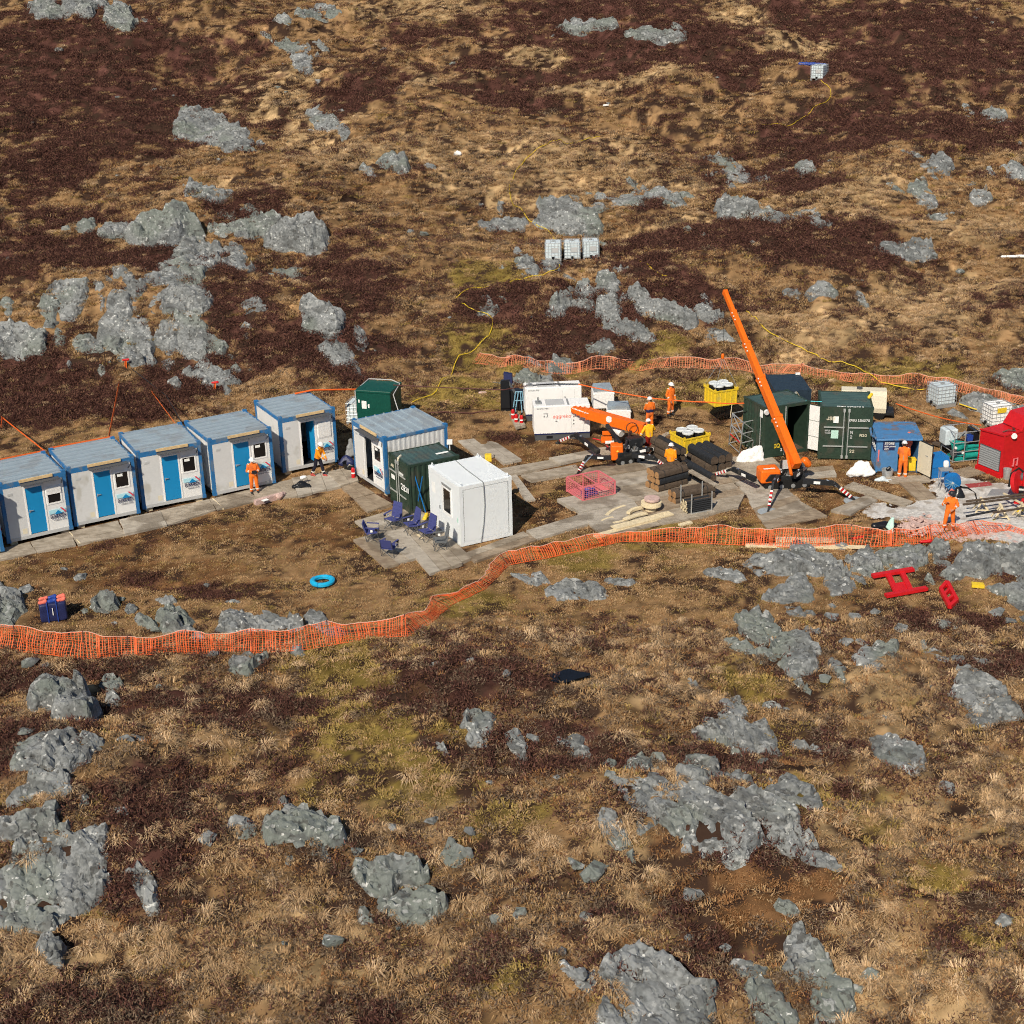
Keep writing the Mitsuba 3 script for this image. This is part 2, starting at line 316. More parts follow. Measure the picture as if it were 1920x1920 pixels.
def blob(mesh, length=.05, rough=0.0, freq=6.0, seed=0, smooth=6):
    m = mesh.refine_to_length(length); v, f = vf(m)
    t = trimesh.Trimesh(v, f, process=True)
    if smooth: trimesh.smoothing.filter_taubin(t, iterations=smooth)
    if rough:
        n = t.vertex_normals
        t.vertices = t.vertices + n * ((meshkit.fbm(t.vertices * freq, 3, seed) - .5) * 2 * rough)[:, None]
    return t
# ---------------------------------------------------------------- rock outcrops and boulders
ROCKS = [  # (label, height, outline)
 ('big pointed grey boulder on the slope behind the left cabins', 1.8, [(239,447),(253,411),(300,394),(340,380),(358,390),(380,439),(348,452),(277,467)]),
 ('massive split-faced boulder with a deep black shadow right of the pointed boulder', 1.5, [(495,441),(526,415),(570,406),(606,403),(615,419),(608,475),(586,477),(526,463)]),
 ('low grey ridge running left from the split-faced boulder', .6, [(427,421),(455,407),(518,405),(528,420),(497,441),(455,443),(431,433)]),
 ('small round boulder at the far left end of the pointed boulder\'s ridge', .5, [(148,430),(152,416),(172,414),(178,432),(165,438)]),
 ('low blocky rock touching the left foot of the pointed boulder', .6, [(186,442),(205,420),(238,416),(242,444),(210,446)]),
 ('stepped grey slab directly below the pointed boulder', .5, [(340,450),(378,446),(416,467),(408,502),(380,506),(293,504),(328,479)]),
 ('flat mottled slab, second below the pointed boulder', .35, [(277,526),(301,507),(384,510),(382,534),(329,537)]),
 ('broad cracked slab, third below the pointed boulder', .45, [(281,577),(329,541),(384,539),(396,570),(372,588),(317,588)]),
 ('largest lower slab of the knoll behind the left cabins', .55, [(293,613),(329,588),(368,593),(380,613),(420,645),(408,673),(336,665),(305,645)]),
 ('tall tapering outcrop left of the largest lower slab', .6, [(186,613),(198,574),(222,542),(237,558),(245,597),(273,613),(293,677),(245,685),(198,653)]),
 ('small square rock on top of the tapering outcrop', .4, [(236,541),(269,532),(275,546),(253,556)]),
 ('ragged pale outcrop near the left edge behind the cabins', .5, [(75,582),(83,550),(103,526),(162,522),(158,566),(131,597),(99,609)]),
 ('dark-cleft outcrop cut by the left edge above the cabins', .6, [(-40,605),(24,611),(79,617),(79,661),(0,669),(-40,668)]),
 ('small broken rocks between the left outcrops', .3, [(139,639),(160,632),(198,649),(186,665),(150,661)]),
 ('white-crusted boulder in dark heather on the knoll above the open cabin', .8, [(566,560),(586,552),(617,574),(645,597),(633,633),(600,625),(570,619)]),
 ('low pale slab below the white-crusted boulder', .25, [(598,651),(649,653),(673,692),(633,685)]),
 ('small bare slab in the heather left of the white-crusted boulder', .15, [(455,568),(478,560),(497,582),(470,585)]),
 ('crumbled slab just behind the middle cabins', .3, [(344,700),(380,681),(447,716),(396,728)]),
 ('small pale rock right of the stepped slab', .3, [(412,497),(447,483),(479,506),(440,507)]),
 ('thin ledge of rock below the split-faced boulder', .2, [(515,508),(554,504),(613,534),(575,526)]),
 ('jagged grey outcrop at the top left corner, leftmost of three', .7, [(55,8),(85,-12),(108,4),(115,35),(75,37),(62,22)]),
 ('jagged grey outcrop at the top left corner, middle of three', .9, [(118,20),(130,-15),(198,-12),(204,20),(165,35),(125,30)]),
 ('jagged grey outcrop at the top left corner, rightmost of three', 1.0, [(196,32),(215,8),(240,12),(256,45),(245,60),(210,55)]),
 ('long rugged outcrop in the upper left heather', .5, [(330,245),(345,205),(370,202),(420,220),(430,235),(470,270),(472,285),(425,285),(385,270),(345,262)]),
 ('narrow slanting outcrop in the upper left middle', .4, [(575,212),(595,203),(650,240),(648,258),(610,245),(585,232)]),
 ('single rounded boulder in straw grass at upper centre left', .8, [(708,297),(735,284),(755,290),(768,310),(765,322),(740,320),(715,310)]),
 ('flat rock with a black overhang above the pointed boulder', .4, [(345,352),(360,342),(400,358),(420,368),(415,380),(385,374),(355,370)]),
 ('small pale outcrop near the top, upper of a pair', .3, [(515,84),(540,75),(580,90),(575,100),(540,97)]),
 ('small pale outcrop near the top, lower of a pair', .3, [(548,102),(582,108),(583,138),(560,137)]),
 ('flat ledge at the crest of the top left ridge', .3, [(550,26),(600,10),(640,25),(625,35),(570,32)]),
 ('rocky crest of the heather mound at top centre, left half', .6, [(1045,52),(1060,40),(1120,38),(1150,45),(1160,56),(1110,60),(1060,60)]),
 ('rocky crest of the heather mound at top centre, right half', .5, [(1170,62),(1210,48),(1240,55),(1285,72),(1260,76),(1200,71)]),
 ('broken outcrop in tan grass above the crane boom', .35, [(1325,297),(1345,290),(1365,300),(1400,325),(1405,340),(1375,338),(1350,318)]),
 ('lone boulder ringed by dark heather at upper right', .7, [(1490,312),(1500,302),(1520,308),(1527,322),(1510,328),(1495,326)]),
 ('smooth tilted boulder at upper right', .8, [(1735,294),(1765,288),(1782,305),(1783,322),(1760,328),(1745,318)]),
 ('rough outcrop against the right edge near the top', .6, [(1875,312),(1900,300),(1950,312),(1950,342),(1890,338)]),
 ('twisted slab below the smooth tilted boulder', .35, [(1705,352),(1735,345),(1755,385),(1735,392),(1712,372)]),
 ('small cracked boulder right of the twisted slab', .45, [(1825,362),(1845,355),(1857,375),(1840,385),(1825,378)]),
 ('dark boulder in a heather hollow near the right edge', .5, [(1845,207),(1870,200),(1885,215),(1875,228),(1850,223)]),
 ('big rounded outcrop at the end of the long ledge right of centre', .9, [(1342,378),(1360,368),(1405,375),(1417,398),(1380,410),(1350,408)]),
 ('low tail of rock right of the rounded outcrop', .3, [(1410,402),(1440,392),(1475,408),(1470,419),(1430,413)]),
 ('tiny pale ledge right of the rounded outcrop\'s tail', .2, [(1515,407),(1540,407),(1552,420),(1525,421)]),
 ('flat wedge of rock at middle right above the tan slope', .35, [(1640,468),(1700,458),(1740,458),(1752,480),(1700,488),(1660,479)]),
 ('lone grey boulder right of the crane boom', .7, [(1512,543),(1530,530),(1560,535),(1568,548),(1545,560),(1520,558)]),
 ('large layered outcrop right behind the row of water tanks', .7, [(1007,377),(1022,367),(1064,372),(1085,393),(1114,405),(1124,425),(1124,446),(1078,443),(1000,421),(1018,400)]),
 ('long low rock left of the water tanks beside the yellow hose', .5, [(898,423),(905,413),(944,411),(986,416),(983,428),(933,434)]),
 ('smooth slab on the ledge above and right of the water tanks', .4, [(1206,367),(1234,358),(1265,366),(1287,386),(1252,386)]),
 ('thin broken ledge between the layered outcrop and the smooth slab', .25, [(1114,367),(1160,375),(1188,366),(1213,390),(1170,384)]),
 ('rough rock just below the left water tank', .4, [(968,494),(986,487),(1011,503),(1007,518),(983,519)]),
 ('small rock under the yellow hose at the foot of the water tanks', .3, [(1018,494),(1043,489),(1047,510),(1029,513)]),
 ('rounded rock standing above the forked outcrop', .7, [(1121,520),(1132,508),(1145,507),(1160,538),(1153,551),(1124,544)]),
 ('forked outcrop, its long left limb, above the orange net', .6, [(1117,576),(1135,552),(1154,556),(1163,602),(1199,613),(1227,634),(1213,637),(1163,623),(1135,613)]),
 ('forked outcrop, its long slanting right limb', .7, [(1177,545),(1195,535),(1227,560),(1309,602),(1301,614),(1259,601),(1199,572)]),
 ('grey boulder just left of the crane boom', .6, [(1305,579),(1319,570),(1349,584),(1340,606),(1320,600)]),
 ('slanting rock left of the forked outcrop', .5, [(1029,594),(1036,566),(1060,545),(1070,560),(1050,592)]),
 ('small rock between the slanting and rounded rocks', .4, [(1078,547),(1095,530),(1112,545),(1105,558),(1085,558)]),
 ('dark boulder where the yellow hose bends', .55, [(901,576),(915,567),(930,581),(919,592),(898,589)]),
 ('low mossy rock just above the back net', .25, [(1100,650),(1142,641),(1149,656),(1107,660)]),
 ('two-humped foreground boulder below the left end of the net', 1.0, [(51,1296),(76,1270),(114,1267),(152,1278),(157,1302),(146,1327),(173,1346),(162,1356),(130,1356),(95,1334),(62,1324)]),
 ('speckled flat slab, upper of the left foreground slabs', .3, [(41,1394),(108,1383),(187,1397),(173,1430),(122,1448),(35,1448)]),
 ('crumbling slab in the middle of the left foreground slabs', .25, [(27,1503),(60,1462),(130,1462),(122,1494),(75,1498)]),
 ('thick lying block with a dark right end in the left foreground', .55, [(-3,1554),(27,1532),(95,1519),(108,1535),(89,1562),(27,1570)]),
 ('largest flat bedrock slab in the left foreground', .3, [(22,1627),(46,1578),(119,1570),(116,1597),(152,1582),(190,1565),(196,1610),(192,1684),(152,1711),(62,1741),(-40,1712),(-40,1680)]),
 ('upright row of split rock ribs in the lower left centre', .5, [(501,1562),(513,1527),(551,1506),(593,1535),(636,1562),(628,1581),(578,1573),(505,1579)]),
 ('green-grey boulder with a white top in the lower centre', .5, [(679,1625),(709,1608),(779,1604),(790,1639),(748,1650),(725,1677),(694,1652)]),
 ('dark speckled slab under the white-topped boulder', .25, [(725,1698),(767,1681),(825,1696),(794,1720),(748,1723)]),
 ('small pale rock with two knobs at centre below the net', .35, [(875,1348),(892,1340),(910,1338),(915,1361),(906,1392),(890,1390)]),
 ('small flat rock right of the two-knobbed rock', .25, [(1048,1398),(1065,1388),(1083,1390),(1098,1411),(1075,1410)]),
 ('narrow inclined slab at the left of the big cracked bedrock', .25, [(1137,1450),(1157,1465),(1207,1470),(1227,1533),(1213,1563),(1180,1507)]),
 ('big pale cracked bedrock slab in the right foreground', .35, [(1213,1467),(1240,1460),(1256,1497),(1307,1480),(1337,1480),(1367,1527),(1430,1563),(1393,1587),(1380,1617),(1350,1593),(1307,1597),(1257,1563),(1234,1513)]),
 ('rounded lump on the upper edge of the cracked bedrock', .4, [(1273,1445),(1303,1430),(1337,1447),(1327,1467),(1283,1467)]),
 ('cleft grey block at the right of the cracked bedrock', .55, [(1367,1495),(1407,1485),(1467,1510),(1487,1543),(1460,1550),(1417,1538)]),
 ('rightmost smooth hump of the cracked bedrock', .5, [(1447,1469),(1473,1465),(1507,1483),(1523,1520),(1483,1507)]),
 ('small green-grey rock above the inclined slab', .25, [(1183,1422),(1207,1427),(1203,1444),(1187,1440)]),
 ('large rough slab at the bottom edge right of centre', .35, [(1140,1802),(1207,1790),(1260,1813),(1330,1857),(1327,1897),(1300,1945),(1095,1945),(1147,1897),(1147,1840)]),
 ('tapering slab at the bottom edge, left of the jagged chain', .3, [(1410,1849),(1440,1857),(1477,1900),(1470,1945),(1433,1940)]),
 ('jagged chain of rocks climbing from the bottom edge', .35, [(1480,1772),(1497,1747),(1513,1773),(1540,1800),(1543,1840),(1573,1853),(1600,1897),(1590,1940),(1545,1940),(1523,1857),(1497,1820)]),
 ('broad sloping slab in the right middle foreground', .35, [(1310,1372),(1330,1353),(1427,1360),(1457,1407),(1437,1413),(1373,1392)]),
 ('small white-flecked rock above the broad sloping slab', .25, [(1360,1319),(1390,1323),(1387,1343),(1365,1340)]),
 ('pale double slab in straw grass at lower right', .2, [(1637,1393),(1675,1388),(1725,1429),(1719,1452),(1681,1441),(1646,1414)]),
 ('large smooth bedrock dome at the right edge of the foreground', .5, [(1792,1297),(1800,1271),(1853,1269),(1873,1289),(1900,1347),(1856,1362),(1841,1344),(1797,1333)]),
 ('green-grey rib, upper half, below the timber by the net', .4, [(1383,1168),(1404,1149),(1436,1161),(1456,1193),(1433,1207),(1410,1194)]),
 ('green-grey rib, lower half with white flecks', .45, [(1450,1224),(1468,1193),(1506,1196),(1532,1228),(1520,1263),(1497,1269),(1477,1251),(1453,1241)]),
 ('blue-grey flat rock in the grass right of the green-grey rib', .25, [(1617,1230),(1637,1216),(1678,1213),(1675,1228),(1631,1260),(1608,1256)]),
 ('long mossy outcrop right below the timber at the net', .5, [(1395,1055),(1424,1037),(1491,1035),(1553,1043),(1555,1067),(1523,1076),(1471,1070),(1424,1073)]),
 ('sloping slab at the right end of the mossy outcrop', .35, [(1553,1078),(1564,1061),(1585,1076),(1593,1105),(1558,1117)]),
 ('layered slab below the mossy outcrop', .3, [(1471,1099),(1506,1083),(1523,1111),(1517,1126),(1442,1126),(1450,1112)]),
 ('white-flecked rock left of the red H-shaped frame', .4, [(1593,1046),(1622,1037),(1652,1067),(1634,1079),(1602,1070)]),
 ('low rock behind the red H-shaped frame', .4, [(1652,1037),(1690,1034),(1725,1038),(1730,1053),(1710,1070),(1669,1070)]),
 ('round boulder in front of the tall outcrop by the yellow tray', .6, [(1774,1069),(1792,1047),(1812,1059),(1812,1076),(1780,1086)]),
 ('tall outcrop below the drill platform', .8, [(1797,1037),(1821,1015),(1850,1021),(1867,1070),(1832,1082),(1815,1075)]),
 ('outcrop at the right edge below the drill platform', .7, [(1867,1043),(1873,1017),(1914,1027),(1950,1040),(1950,1078),(1885,1069)]),
 ('ragged rock at the right edge beside the yellow tray', .4, [(1885,1110),(1902,1102),(1950,1115),(1945,1140),(1905,1135)]),
 ('small pale rock under the rubble by the net', .35, [(1742,1032),(1762,1022),(1777,1036),(1760,1044)]),
 ('pale rock at the left edge beside the wrapped bundle', .45, [(-30,1120),(30,1122),(45,1145),(20,1170),(-30,1172)]),
 ('squat grey rock right of the wrapped bundle', .5, [(180,1122),(200,1112),(215,1130),(205,1145),(182,1142)]),
 ('heap of split rocks behind the net in the left foreground', .55, [(305,1147),(330,1135),(345,1150),(362,1160),(350,1185),(325,1186),(310,1162)]),
 ('long flat rock just behind the net', .35, [(415,1162),(440,1153),(500,1158),(550,1165),(560,1180),(420,1184)]),
 ('grey rock just in front of the net', .3, [(438,1237),(470,1228),(490,1238),(460,1258),(440,1252)]),
 ('flat dark rock in the grass right of the net\'s bend', .2, [(1020,1107),(1060,1095),(1110,1100),(1140,1115),(1100,1125),(1040,1121)]),
 ('rock lump wrapped by the back net', .4, [(1020,684),(1050,674),(1075,685),(1060,700),(1030,700)]),
 ('small outcrop behind the white generators', .4, [(960,715),(985,703),(1010,708),(1005,722),(975,724)]),
 ('grey outcrop between the net and the caged tank at right', .5, [(1800,748),(1830,738),(1870,752),(1885,765),(1850,772),(1815,762)]),
 ('pale slab at the right edge above the red machine', .5, [(1870,700),(1900,690),(1950,700),(1950,735),(1900,730)]),
]
def footprint(outline, h):
    ys = [p[1] for p in outline]; y0, y1 = min(ys), max(ys)
    pts = []
    for px, py in outline:
        P = G(px, py)
        up = (y1 - py) / max(y1 - y0, 1)
        if h > .3 and up > .3: P = G(px, min(py + up * .8 * h * pxm(P) * .9, y1 - .25 * (y1 - y0) * (1 - up)))
        pts.append(P[:2])
    return whole(Polygon(pts).buffer(0)).buffer(.21)
def whole(poly): return poly if poly.geom_type == 'Polygon' else max(poly.geoms, key=lambda g: g.area)
def ring_of(poly, step):
    n = max(20, int(poly.length / step))
    return np.array([poly.exterior.interpolate(t, True).coords[0] for t in np.linspace(0, 1, n, endpoint=False)])
def rock_mesh(poly, h, seed, ragged=.6):
    r0 = np.random.default_rng(seed + 50)
    ring = ring_of(poly, .42 if poly.length > 3 else .22)                       # straight broken edges with sharp corners
    ring = ring + r0.uniform(-.5, .5, ring.shape) * ragged * .8
    poly = whole(Polygon(ring).buffer(0))
    ring = ring_of(poly, .10); q0 = np.c_[ring, 0 * ring[:, 0]]
    ring = ring + (np.stack([meshkit.noise(q0 * 4, seed), meshkit.noise(q0 * 4 + 9, seed)], 1) - .5) * .10
    poly = whole(Polygon(ring).buffer(0))
    ring = ring_of(poly, .12); n = len(ring)
    dist_cam = np.linalg.norm(ring.mean(0))
    s = .085 + .0010 * dist_cam if poly.area < 20 else .105 + .001 * dist_cam
    x0, yy0, x1, yy1 = poly.bounds
    r = np.random.default_rng(seed)
    g = np.stack(np.meshgrid(np.arange(x0, x1, s), np.arange(yy0, yy1, s), indexing='ij'), -1).reshape(-1, 2)
    g = g + r.uniform(-.3, .3, g.shape) * s
    tree = cKDTree(ring)
    g = g[shapely.contains_xy(poly, g[:, 0], g[:, 1])]
    if len(g): g = g[tree.query(g)[0] > s * .5]
    P = np.vstack([ring, g]); d = tree.query(P)[0]; d[:n] = 0
    # blocks along the grain of the bedrock: each has its own height and tilt, with open joints between
    z = 0; joint = 0
    for cell, amp, dep in ((.75 + .6 * h, 1.0, 1.0), (.30 + .2 * h, .45, .5)):
        ang = r.normal(.95, .18); R2 = np.array([[math.cos(ang), -math.sin(ang)], [math.sin(ang), math.cos(ang)]])
        wob = (np.stack([meshkit.noise(np.c_[P * 1.3, 0 * d], seed + 5), meshkit.noise(np.c_[P * 1.3, 0 * d + 4], seed + 6)], 1) - .5) * .5
        Q = ((P + wob) @ R2.T) / [cell * 2.2, cell]
        c = np.array([[a, b] for a in range(int(Q[:, 0].min()) - 2, int(Q[:, 0].max()) + 3) for b in range(int(Q[:, 1].min()) - 2, int(Q[:, 1].max()) + 3)], float)
        c = c + r.uniform(-.45, .45, c.shape)
        dd, ii = cKDTree(c).query(Q, k=2)
        off, tilt = r.uniform(-1, 1, len(c)), r.uniform(-1, 1, (len(c), 2))
        i0 = ii[:, 0]
        z = z + amp * (off[i0] * .30 + ((Q - c[i0]) * tilt[i0]).sum(1) * .70)
        joint = np.maximum(joint, dep * np.exp(-((dd[:, 1] - dd[:, 0]) * cell / .075) ** 2) * (off[i0] > -.5))
    rim = np.clip(d / (.05 + .16 * h), 0, 1) ** .8
    lean = ((P - P.mean(0)) @ np.array([.55, .6])) / (np.ptp(P[:, 1]) + .5) * (1.15 if h >= .55 else .9)
    q3 = np.c_[P, 0 * d]
    rough = (meshkit.fbm(q3 * 1.2, 3, seed) - .5) * .5 + (meshkit.fbm(q3 * 6, 2, seed + 1) - .5) * .10
    hh = h + .10
    z = rim * hh * np.clip(.72 + lean * .5 + z * (1.0 if h < .5 else .45) + rough, .05, 1.45) - joint * rim * (.16 + .22 * h)
    top = Hm(P[:, 0], P[:, 1]) + np.where(d > 0, z + .03, .0)
    V = np.c_[P, top]
    tri = Delaunay(P).simplices
    cen = P[tri].mean(1)
    tri = tri[shapely.contains_xy(poly.buffer(.01), cen[:, 0], cen[:, 1])]
    a, b, cc = V[tri[:, 0]], V[tri[:, 1]], V[tri[:, 2]]
    flip = np.cross(b - a, cc - a)[:, 2] < 0
    tri[flip] = tri[flip][:, ::-1]
    low = np.c_[ring * 1.0, Hm(ring[:, 0], ring[:, 1]) - .45]
    k = len(V); V = np.vstack([V, low]); i = np.arange(n); j = (i + 1) % n
    F = np.vstack([tri, np.stack([i, k + i, k + j], 1), np.stack([i, k + j, j], 1)])
    return (V, F), poly
rock_polys = []
for _k, (lab, h, outline) in enumerate(ROCKS):
    h = h * .62 if h < .7 else h * .85
    fp = footprint(outline, h)
    mesh, poly = rock_mesh(fp, h, 100 + _k, min(.6, .22 + .10 * math.sqrt(fp.area)))
    rock_polys.append(poly)
    key = numbered('boulder' if h >= .7 else 'rock_outcrop')
    scene[key] = mikit.ply(mesh, 'rock_stone', smooth=22)
    tag(key, lab, 'rock', 'grey rocks of the moor')
    # lesser ledges of the same rock coming through the turf around it
    r = np.random.default_rng(5000 + _k)
    for _ in range(int(2 + min(6, fp.area * .5)) if h < .75 else 2):
        t = r.random(); c = np.array(fp.exterior.interpolate(t, True).coords[0]); o = c - np.array(fp.centroid.coords[0]); o /= np.linalg.norm(o) + 1e-9
        c = c + o * r.uniform(.25, 1.3); a = r.uniform(.12, .42) * (1 + .2 * math.sqrt(fp.area)); th = np.linspace(0, 6.283, 9)[:-1]
        el = np.stack([a * 1.7 * np.cos(th), a * .8 * np.sin(th)], 1) * r.uniform(.7, 1.2, (8, 1)); g = -r.normal(.95, .3)
        sub = Polygon(el @ np.array([[math.cos(g), math.sin(g)], [-math.sin(g), math.cos(g)]]) + c).buffer(0)
        if sub.is_empty or sub.distance(fp) < .02: continue
        m2, p2 = rock_mesh(whole(sub), r.uniform(.05, .22), 7000 + 10 * _k + _, .2)
        rock_polys.append(p2); scene[numbered(key + '__ledge')] = mikit.ply(m2, 'rock_stone', smooth=22)
ROCK_AREA = shapely.union_all([p.buffer(-.17) for p in rock_polys])
shapely.prepare(ROCK_AREA)

# the bog hole
hq = G(1062, 1274)
scene['bog_pool'] = mikit.ply(((np.array([[0, 0, 0]] + [[math.cos(a) * (1 + .18 * math.sin(3 * a + 1) + .12 * math.sin(5 * a)), math.sin(a) * (1 + .2 * math.sin(2 * a) + .15 * math.sin(4 * a + 2)), 0] for a in np.linspace(0, 6.2832, 37)[:-1]]), np.array([[0, 1 + i, 1 + (i + 1) % 36] for i in range(36)]))), two({'type': 'principled', 'base_color': rgb((.006, .005, .004)), 'roughness': .12}), to_world=T().translate([hq[0], hq[1], float(Hm(hq[0], hq[1])) + .14]).scale([.66, .40, 1]))
labels['bog_pool'] = {'kind': 'structure', 'label': 'small black peaty pool sunk in the grass below the net'}

# loose stones, each one its own
def stone(size, seed):
    r = np.random.default_rng(seed)
    p = r.normal(size=(16, 3)); p /= np.linalg.norm(p, axis=1, keepdims=True)
    p = p * r.uniform(.7, 1.1, (16, 1)) * [size * r.uniform(.8, 1.4), size, size * .62]
    return trimesh.convex.convex_hull(p)
STONE_PX = [(1140,195),(520,165),(290,170),(325,180),(220,330),(110,95),(60,230),(410,300),(795,440),(770,435),(900,385),(940,382),(1290,430),(1410,455),(1320,440),(1750,480),(1800,510),(1910,270),(1835,20),(1828,35),(1860,45),
            (1430,1245),(1375,1205),(1585,1205),(1640,1150),(1690,1180),(1490,1215),(1560,1160),(1770,1175),(1840,1215),(1870,1150),(1895,1165),(1830,1240),(1800,1240),(1850,1245),(1790,1180),(1600,1160),(1660,1350),(1870,1300),
            (810,1540),(700,1555),(880,1560),(670,1600),(735,1555),(620,1770),(930,1730),(975,1715),(1055,1785),(1100,1720),(1115,1640),(1080,1620),(1300,1680),(1290,1760),(1360,1780),(1085,1840),(970,1400),(1000,1385),(815,1250),(880,1240),(950,1265),
            (85,1250),(55,1245),(400,1230),(230,1125),(245,1145),(390,1100),(160,1080),(150,1085),(50,1110),(300,1290),(390,1575),(545,1615),(590,1600),(100,1575),(40,1750),(50,1378),(230,1525),(230,1395),(560,1585),(860,290),(700,120),(850,120),(720,95),(660,125)]
_stones = [(x, y, .16 + .22 * rng.random()) for x, y in STONE_PX]
for _ in range(110):
    x, y, h, outline = rng.uniform(0, 1920), rng.uniform(20, 1910), 0, ROCKS[rng.integers(len(ROCKS))][2]
    if rng.random() < .75:
        cx, cy = np.mean(outline, 0); x, y = cx + rng.normal() * 55, cy + rng.normal() * 30
    if 740 < y < 1060 or not 0 < x < 1920 or not 5 < y < 1915: continue
    _stones.append((x, y, .10 + .18 * rng.random() ** 2))
for _k, (x, y, s) in enumerate(_stones):
    P = G(x, y)
    single('loose_stone', moved(stone(s, 900 + _k), (0, 0, s * .2)), 'rock_stone', 'small grey stone lying loose in the moor grass', 'stone', P, rng.uniform(0, 6), 'loose stones in the moor grass')

# ---------------------------------------------------------------- dead grass, heather and moss
def tuft(n, spread, hgt, w, lean, cols, seed, curl=.5, wind=0.0):
    r = np.random.default_rng(seed); V, C = [], []
    for i in range(n):
        a, q = r.uniform(0, 6.283), spread * math.sqrt(r.random())
        b = np.array([q * math.cos(a), q * math.sin(a), -.05])
        out = np.array([math.cos(a + r.normal() * .5), math.sin(a + r.normal() * .5), 0]) + np.array([wind, 0, 0]); out /= np.linalg.norm(out) + 1e-9
        L = hgt * r.uniform(.6, 1.25); le = lean * r.uniform(.4, 1.4)
        m = b + np.array([0, 0, L * (.78 - .25 * le)]) + out * le * L * .42
        t = b + np.array([0, 0, L * (.95 - curl * le * 1.1)]) + out * le * L * .95
        sd = np.array([-out[1], out[0], 0]); sd = sd * math.cos(1.0 * r.normal()) + out * math.sin(1.0 * r.normal()) * .6
        sd = sd / (np.linalg.norm(sd) + 1e-9) * w * r.uniform(.7, 1.3) / 2
        V += [b - sd, b + sd, m + sd * .9, m - sd * .9, t]
        c = np.array(cols[r.integers(len(cols))]) * r.uniform(.75, 1.25)
        C += [c] * 5
    k = np.arange(n)[:, None] * 5
    F = np.vstack([k + [0, 1, 2], k + [0, 2, 3], k + [3, 2, 4]])
    return np.array(V), F, np.array(C)
def twigs(n, spread, hgt, w, cols, seed):
    r = np.random.default_rng(seed); V, C = [], []
    for i in range(n):
        a, q = r.uniform(0, 6.283), spread * math.sqrt(r.random())
        z = hgt * (1 - (q / spread) ** 2 * .7) * r.uniform(.1, 1.0)
        p = np.array([q * math.cos(a), q * math.sin(a), z - .03])
        d = r.normal(size=3); d[2] = abs(d[2]) + .3; d /= np.linalg.norm(d)
        s = np.cross(d, r.normal(size=3)); s /= np.linalg.norm(s) + 1e-9
        L = r.uniform(.07, .15)
        V += [p - s * w, p + s * w, p + d * L + s * w * .5]
        C += [np.array(cols[r.integers(len(cols))]) * r.uniform(.7, 1.3)] * 3
    return np.array(V), np.arange(3 * n).reshape(-1, 3), np.array(C)
STRAW = [(.60, .43, .27), (.53, .365, .215), (.66, .49, .32), (.45, .30, .17), (.57, .40, .24)]
TAN = [(.48, .325, .178), (.41, .258, .130), (.55, .385, .225), (.30, .180, .088), (.44, .28, .145)]
RUST = [(.34, .175, .078), (.28, .135, .060), (.40, .225, .108), (.20, .100, .048)]
OLIVE = [(.38, .275, .090), (.31, .22, .065), (.44, .32, .125), (.24, .17, .055), (.42, .29, .13)]
HEATH = [(.100, .047, .040), (.070, .034, .029), (.135, .064, .052), (.16, .085, .060), (.052, .027, .024)]
GREY = [(.20, .145, .105), (.15, .105, .076), (.25, .185, .13), (.11, .074, .054)]
SPECIES = {
 'straw_tussock': [tuft(130, .10, .36, .013, .85, [c for c in STRAW[s % 2::2]] + TAN[:1], s, .62, .75) for s in range(4)],
 'tan_grass': [tuft(62, .24, .21, .020, .9, TAN, 10 + s, .6) for s in range(4)],
 'rust_grass': [tuft(54, .26, .15, .020, .9, RUST, 20 + s) for s in range(3)],
 'moss_grass': [tuft(56, .26, .15, .022, .8, OLIVE, 30 + s) for s in range(3)],
 'dark_heather': [twigs(84, .34, .22, .014, HEATH, 40 + s) for s in range(3)],
 'dry_heather': [twigs(78, .30, .20, .013, GREY, 50 + s) for s in range(3)]}
KINDS = {'straw_tussock': ('straw pale tussocks of dead grass all over the moor', 'grass'), 'tan_grass': ('tan dead grass covering the slopes', 'grass'), 'rust_grass': ('red brown trodden grass around the site', 'grass'),
         'moss_grass': ('olive mossy grass in wet hollows', 'grass'), 'dark_heather': ('dark red brown heather on the mounds', 'heather'), 'dry_heather': ('dry grey brown heather among the rocks', 'heather')}
for sp, variants in SPECIES.items():
    for k, (v, f, c) in enumerate(variants):
        scene[f'{sp}_seed_{k}'] = {'type': 'shapegroup', 'blades': mikit.ply((v, f), 'dry_blades', color=c)}
    labels[sp] = {'label': KINDS[sp][0], 'category': KINDS[sp][1], 'kind': 'stuff'}
COVERED = []          # footprints of things: no grass grows there
COVERED.append(shapely.Point(hq[0], hq[1]).buffer(.62))
